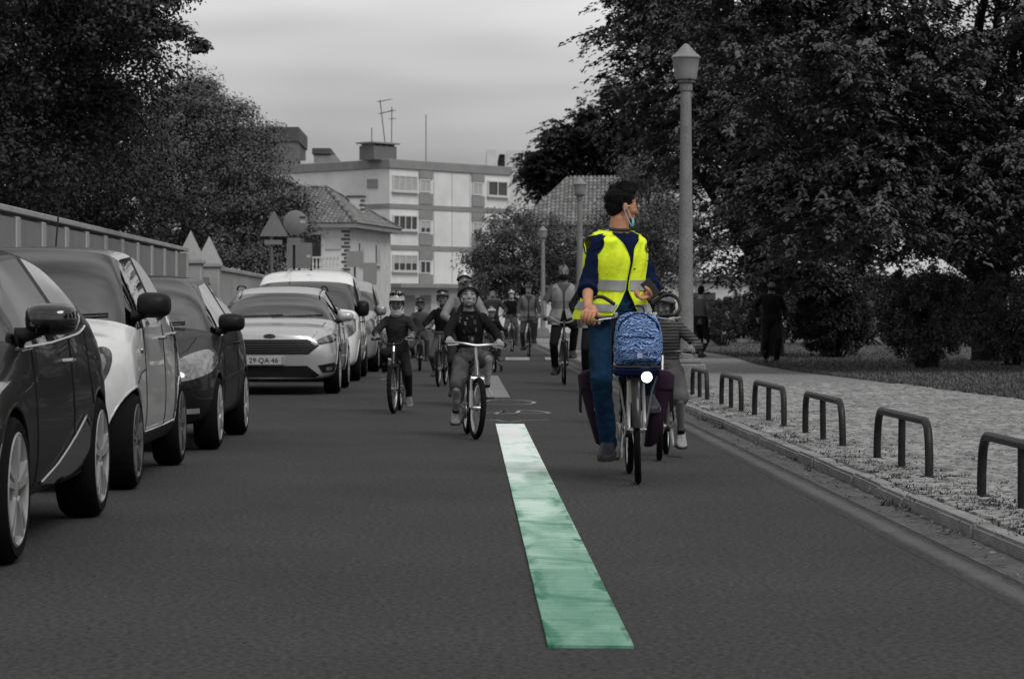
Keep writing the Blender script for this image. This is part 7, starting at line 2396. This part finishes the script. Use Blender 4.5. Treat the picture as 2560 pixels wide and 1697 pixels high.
# backpack on the front rack
def pack_mat():
    m = bpy.data.materials.new('blue_striped_fabric'); m.use_nodes = True
    t = m.node_tree; N = t.nodes; K = t.links.new
    b = N['Principled BSDF']; b.inputs['Roughness'].default_value = .8
    tc = N.new('ShaderNodeTexCoord')
    wv = N.new('ShaderNodeTexWave'); wv.bands_direction = 'Z'; wv.inputs['Scale'].default_value = 19; wv.inputs['Distortion'].default_value = 22; wv.inputs['Detail'].default_value = 4; wv.inputs['Detail Scale'].default_value = .8
    K(tc.outputs['Object'], wv.inputs['Vector'])
    cr = N.new('ShaderNodeValToRGB'); K(wv.outputs['Fac'], cr.inputs[0])
    e = cr.color_ramp.elements
    e[0].position = .18; e[0].color = (.012, .032, .115, 1); e[1].position = .92; e[1].color = (.26, .38, .60, 1)
    x = e.new(.48); x.color = (.035, .095, .29, 1); x = e.new(.70); x.color = (.085, .19, .44, 1)
    K(cr.outputs[0], b.inputs['Base Color'])
    n = N.new('ShaderNodeTexNoise'); n.inputs['Scale'].default_value = 14
    bp = N.new('ShaderNodeBump'); bp.inputs['Strength'].default_value = .5; bp.inputs['Distance'].default_value = .02
    K(tc.outputs['Object'], n.inputs['Vector']); K(n.outputs['Fac'], bp.inputs['Height']); K(bp.outputs[0], b.inputs['Normal'])
    return m
m_pack = pack_mat()
bpk = empty('backpack', (LOC1[0] + .012, LOC1[1], tz + .008), 0, label='blue striped backpack standing on the front rack of the bicycle', cat='backpack')
mbp = MB(); rings = []
for (z, wx, wy, oy) in ((.0, .13, .085, 0), (.02, .148, .10, 0), (.10, .155, .112, -.008), (.20, .150, .105, -.006), (.27, .138, .09, .0), (.31, .115, .07, .01), (.335, .07, .045, .016), (.34, .02, .015, .018)):
    rings.append([Vector((math.copysign(abs(math.cos(a)) ** .62, math.cos(a)) * wx, oy - .01 + math.copysign(abs(math.sin(a)) ** .62, math.sin(a)) * wy, z)) for a in [2 * math.pi * q / 28 for q in range(28)]])
mbp.loft(rings)
link('main_bag', remesh(mbp, .007, 2, 'main_bag', .010, 14), m_pack, bpk)
mbp = MB(); rings = []
for (z, wx, wy) in ((.025, .105, .02), (.04, .118, .045), (.10, .122, .055), (.155, .112, .042), (.172, .09, .015)):
    rings.append([Vector((math.copysign(abs(math.cos(a)) ** .6, math.cos(a)) * wx, -.105 + math.copysign(abs(math.sin(a)) ** .6, math.sin(a)) * wy, z)) for a in [2 * math.pi * q / 24 for q in range(24)]])
mbp.loft(rings)
link('front_pocket', remesh(mbp, .007, 2, 'front_pocket', .006, 16), m_pack, bpk)
MB().tube(catmull([(-.10, -.132, .178), (0, -.155, .182), (.10, -.132, .178)], 6), .0045, 6).build('zip', m_navy, bpk)
MB().tube(catmull([(-.13, -.07, .12), (-.125, -.085, .25), (-.06, -.075, .318), (0, -.07, .333), (.06, -.075, .318), (.125, -.085, .25), (.13, -.07, .12)], 6), .005, 6).build('zip', m_navy, bpk)
MB().tube(catmull([(-.045, .02, .325), (-.03, .02, .375), (.03, .02, .375), (.045, .02, .325)], 5), .010, 8, ry=.005).build('grab_loop', m_navy, bpk)
MB().box((0, -.162, .062), (.036, .006, .03), bev=.002).build('label_patch', M('patch_pink', (.35, .36, .5), rough=.7), bpk)
for s in (-1, 1): MB().tube(catmull([(s * .12, .085, .03), (s * .14, .10, .12), (s * .09, .10, .30)], 4), .014, 8, ry=.005).build('shoulder_strap', m_navy, bpk)
MB().box((.135, -.05, -.0), (.02, .05, .05), bev=.005).build('side_tab', m_navy, bpk)

# ---- 2. child in stripes beside him
def stripes(name, a, b, scale, axis='Z', dist=1.0):
    m = bpy.data.materials.new(name); m.use_nodes = True
    t = m.node_tree; N = t.nodes; K = t.links.new
    bs = N['Principled BSDF']; bs.inputs['Roughness'].default_value = .9
    tc = N.new('ShaderNodeTexCoord'); wv = N.new('ShaderNodeTexWave'); wv.bands_direction = axis; wv.inputs['Scale'].default_value = scale; wv.inputs['Distortion'].default_value = dist
    K(tc.outputs['Object'], wv.inputs['Vector'])
    cr = N.new('ShaderNodeValToRGB'); K(wv.outputs['Fac'], cr.inputs[0]); cr.color_ramp.interpolation = 'LINEAR'
    cr.color_ramp.elements[0].position = .42; cr.color_ramp.elements[0].color = g(a); cr.color_ramp.elements[1].position = .58; cr.color_ramp.elements[1].color = g(b)
    K(cr.outputs[0], bs.inputs['Base Color'])
    return m
rider('child in striped jumper and grey helmet riding beside the man in yellow vest', 'small bicycle with pale rims ridden by the child in stripes', (1.48, 18.75, 0), -.13, 1.30,
      dict(wr=.255, wb=.86, tw=.045, bar='flat', bar_z=.80, bar_w=.54, rim_m=m_helm_w, steer=R(4)),
      dict(top=stripes('striped_jumper', .010, .075, 13), bottom='shorts', trousers=cloth('cargo_shorts', .10), loose=1.25, socks=m_black, shoes=m_shoe_l, sole=m_sole, helmet=(M('helmet_slate', .16, rough=.4, coat=.4), 'skate'), hair='side', skin=m_skin_d, head=(-.2, .32, 0)),
      lean=.22, crank=R(165), kid=.8, lod=0)
# ---- 3. boy with black skate helmet
pA_b, pA = rider('child in black hooded top, shorts and black helmet riding in the middle of the road', 'mountain bicycle with silver suspension fork ridden by the child in black helmet', (.14, 21.9, 0), .095, 1.385,
      dict(wr=.272, wb=.98, tw=.050, bar='flat', bar_z=.815, bar_w=.56, fork_m=m_bsilver, sus=True, frame_m=m_bgrey, bar_m=m_bsilver, steer=R(7)),
      dict(top=m_black, hood=True, bottom='shorts', trousers=cloth('patterned_shorts', .08, var=.4, vscale=14), loose=1.12, socks=m_dgc, shoes=m_shoe_l, sole=m_sole, helmet=(m_helm_d, 'skate'), hair=None, skin=m_skin, straps=m_dgc, sidelean=-.05, head=(.0, -.10, 0), squint=.55, cuff=m_black),
      lean=.14, crank=R(38), kid=.8, lod=0)
# printed patches on the black top
tor = pA['torso']
pr_ = empty('shirt_print', (0, 0, 0), parent=pA['root'])
m_pr1 = M('print_pale', .12, rough=.9); m_pr2 = M('print_grey', .03, rough=.9); m_pr3 = M('print_white', .22, rough=.9)
def pt_(v, a): return tor.pt(v, a, .026 * pA['S'])
for (v, a, dv, da, mt, tl) in ((.58, -.55, .045, .10, m_pr1, .3), (.60, .12, .05, .12, m_pr2, .2), (.50, .25, .05, .17, m_pr2, .0), (.49, -.25, .035, .12, m_pr1, -.2), (.40, -.35, .03, .10, m_pr2, .5), (.33, .05, .045, .26, m_pr2, .12), (.335, .12, .022, .15, m_pr3, .12), (.41, .3, .03, .08, m_pr1, -.4), (.57, -.12, .025, .07, m_pr3, .4), (.52, -.6, .03, .06, m_pr3, 0)):
    q = []
    for (x, y) in ((-.55, -.6), (.5, -.7), (.65, .6), (-.6, .75)):
        q.append(pt_(v + dv * (y * math.cos(tl) + x * .4 * math.sin(tl)), a + da * (x * math.cos(tl) - y * .4 * math.sin(tl))))
    MB().add(q, [(0, 1, 2, 3)]).build('print_patch', mt, pr_, smooth=False, fixn=False)
# ---- 4. child with pale vented helmet and chin mask
rider('child in dark jacket with pale vented helmet and white mask under the chin', 'dark bicycle ridden by the child with pale vented helmet', (-.76, 27.5, 0), -.06, 1.34,
      dict(wr=.268, wb=.95, tw=.050, bar='riser', bar_z=.76, bar_w=.50, steer=R(-5)),
      dict(top=m_dgc, bottom='long', trousers=cloth('charcoal_trousers', .018), loose=.92, shoes=m_shoe_m, sole=m_sole_l, helmet=(m_helm_l, 'vent'), hair='side', skin=m_skin_d, mask=(m_mask, True), head=(-.05, .18, .04), cuff=m_lgc, hood=True),
      lean=.22, crank=R(195), kid=.8, lod=0)
# ---- 5. adult behind with white helmet
rider('adult in pale grey jacket and white helmet hidden behind the child in black helmet', 'bicycle half hidden behind the child in black helmet', (.04, 29.6, 0), .02, 1.60,
      dict(ext=.88, wr=.33, wb=1.05, bar='flat', bar_z=.95, bar_w=.42), dict(width=.86, top=m_lgc, trousers=m_dgc, helmet=(m_helm_w, 'skate'), hair=None, skin=m_skin, shoes=m_shoe_d), lean=.20, crank=R(10), lod=1)
# ---- 6. child in jacket with striped sleeves
rider('child in black jacket and grey helmet riding just behind, beside the pale jacket adult', 'small bicycle of the child in black jacket', (-.35, 37.5, 0), -.1, 1.46,
      dict(wr=.27, wb=.95, bar='riser', bar_z=.80, bar_w=.5), dict(top=m_black, trousers=m_mgc, helmet=(m_helm_m, 'vent'), hair='side', skin=m_skin_d, shoes=m_shoe_m, hood=True), lean=.22, crank=R(60), kid=.8, lod=1)
# ---- 7. child in grey shirt
rider('child in light grey shirt and dark helmet, farther back by the grey van', 'bicycle of the child in light grey shirt by the grey van', (-.80, 47.5, 0), .0, 1.40,
      dict(wr=.26, wb=.93, bar='riser', bar_z=.78, bar_w=.5), dict(top=m_mgc, trousers=m_mgc, helmet=(m_helm_d, 'vent'), skin=m_skin_d, shoes=m_shoe_d), lean=.22, crank=R(100), kid=.8, lod=2)
# ---- 8. small child with stabilisers
rider('smallest child in dark top and striped white helmet on a bicycle with stabilisers', 'tiny bicycle with stabiliser wheels', (.60, 46.5, 0), .1, 1.18,
      dict(wr=.21, wb=.74, bar='riser', bar_z=.66, bar_w=.44, training=True), dict(top=m_black, trousers=m_mgc, helmet=(m_helm_w, 'vent'), skin=m_skin, shoes=m_shoe_m), lean=.16, crank=R(90), kid=1.0, lod=1)
# ---- 9..11 far riders
rider('far cyclist in a cap and white mask behind the smallest child', 'far bicycle behind the smallest child', (.80, 62.5, 0), .05, 1.66,
      dict(wr=.33, wb=1.05, bar='city', bar_z=1.0, bar_w=.56), dict(top=m_mgc, trousers=m_dgc, hair='short', skin=m_skin, mask=(m_mask, False)), lean=.15, crank=R(80), lod=2)
rider('far cyclist in black short-sleeved shirt and white helmet', 'far bicycle of the cyclist in white helmet and black shirt', (1.42, 70.7, 0), .03, 1.68,
      dict(wr=.33, wb=1.05, bar='flat', bar_z=.98, bar_w=.56), dict(top=m_black, sleeve='short', trousers=m_mgc, helmet=(m_helm_w, 'skate'), skin=m_skin, mask=(m_mask, False)), lean=.18, crank=R(120), lod=2)
rider('far cyclist in pale vest, helmet and white mask, next to the smallest lamp post', 'far bicycle of the cyclist in pale vest near the smallest lamp', (1.63, 61, 0), .0, 1.76,
      dict(wr=.34, wb=1.06, bar='flat', bar_z=1.0, bar_w=.6), dict(top=m_mgc, trousers=m_mgc, helmet=(m_helm_m, 'vent'), skin=m_skin, mask=(m_mask, False), vest=(m_vestg, m_bandg)), lean=.16, crank=R(60), lod=1)
# ---- 12. man with mohawk tuft
rider('man in pale vest with crested hair and black mask on a bicycle', 'bicycle with swept silver handlebar of the man in black mask', (1.56, 38.3, 0), -.02, 1.78,
      dict(wr=.34, wb=1.06, bar='city', bar_z=.98, bar_w=.58, bar_m=m_bsilver), dict(top=m_mgc, sleeve='short', trousers=m_black, hair='mohawk', hairm=m_hairg, skin=m_skin_d, mask=(m_maskd, False), vest=(m_vestg, m_bandg), vest_gap=.2), lean=.08, crank=R(40), lod=1)
# ---- 13. vest wearer hidden behind the man in yellow
rider('rider in grey vest and black trousers mostly hidden behind the man in yellow vest', 'bicycle mostly hidden behind the man in yellow vest', (1.86, 34.4, 0), .0, 1.72,
      dict(wr=.34, wb=1.06, bar='city', bar_z=1.0, bar_w=.58), dict(top=m_black, trousers=m_black, hair='short', skin=m_skin_d, vest=(m_vestg, m_bandg), shoes=m_shoe_d), lean=.06, crank=R(20), lod=1)
# ---- 14. dark-haired rider behind the striped child
rider('adult with long black hair riding behind the child in stripes', 'bicycle of the adult with long black hair', (1.74, 24.2, 0), .0, 1.66,
      dict(wr=.33, wb=1.05, bar='city', bar_z=.98, bar_w=.5), dict(top=m_black, trousers=m_black, hair='long', skin=m_skin_d, shoes=m_shoe_d), lean=.12, crank=R(0), lod=1)
# ---- pedestrians on the lawn edge
def walker(label, X, Y, H, spec, stride=.30, ph_=1):
    k = H / 1.75
    hip = Vector((0, 0, .86 * k))
    hands = {s: dict(wrist=Vector((s * .27 * k, (-.10 if s * ph_ > 0 else .08) * k, (.86 if s > 0 else .92) * k)), hang=True, pole=Vector((s * .5, 1, 0))) for s in (1, -1)}
    feet = {s: dict(ankle=Vector((s * .085 * k, (stride if s * ph_ < 0 else -stride) * .55 * k, (.075 if s * ph_ > 0 else .11) * k)), dir=(s * .15, -1, 0)) for s in (1, -1)}
    return person('person', label, (X, Y, KZ - .004), spec.pop('rz', 0.0), k, hip, .04, hands, feet, dict(lod=1, **spec))
walker('man in black clothes and mask walking on the lawn edge', 6.27, 51, 1.78, dict(top=m_black, trousers=m_black, skin=m_skin_d, mask=(m_maskd, False), hair='short'))
walker('pedestrian in grey jacket and black trousers half hidden by the lamp post', 5.50, 58, 1.70, dict(top=m_mgc, trousers=m_black, skin=m_skin, hair='short', rz=2.6))
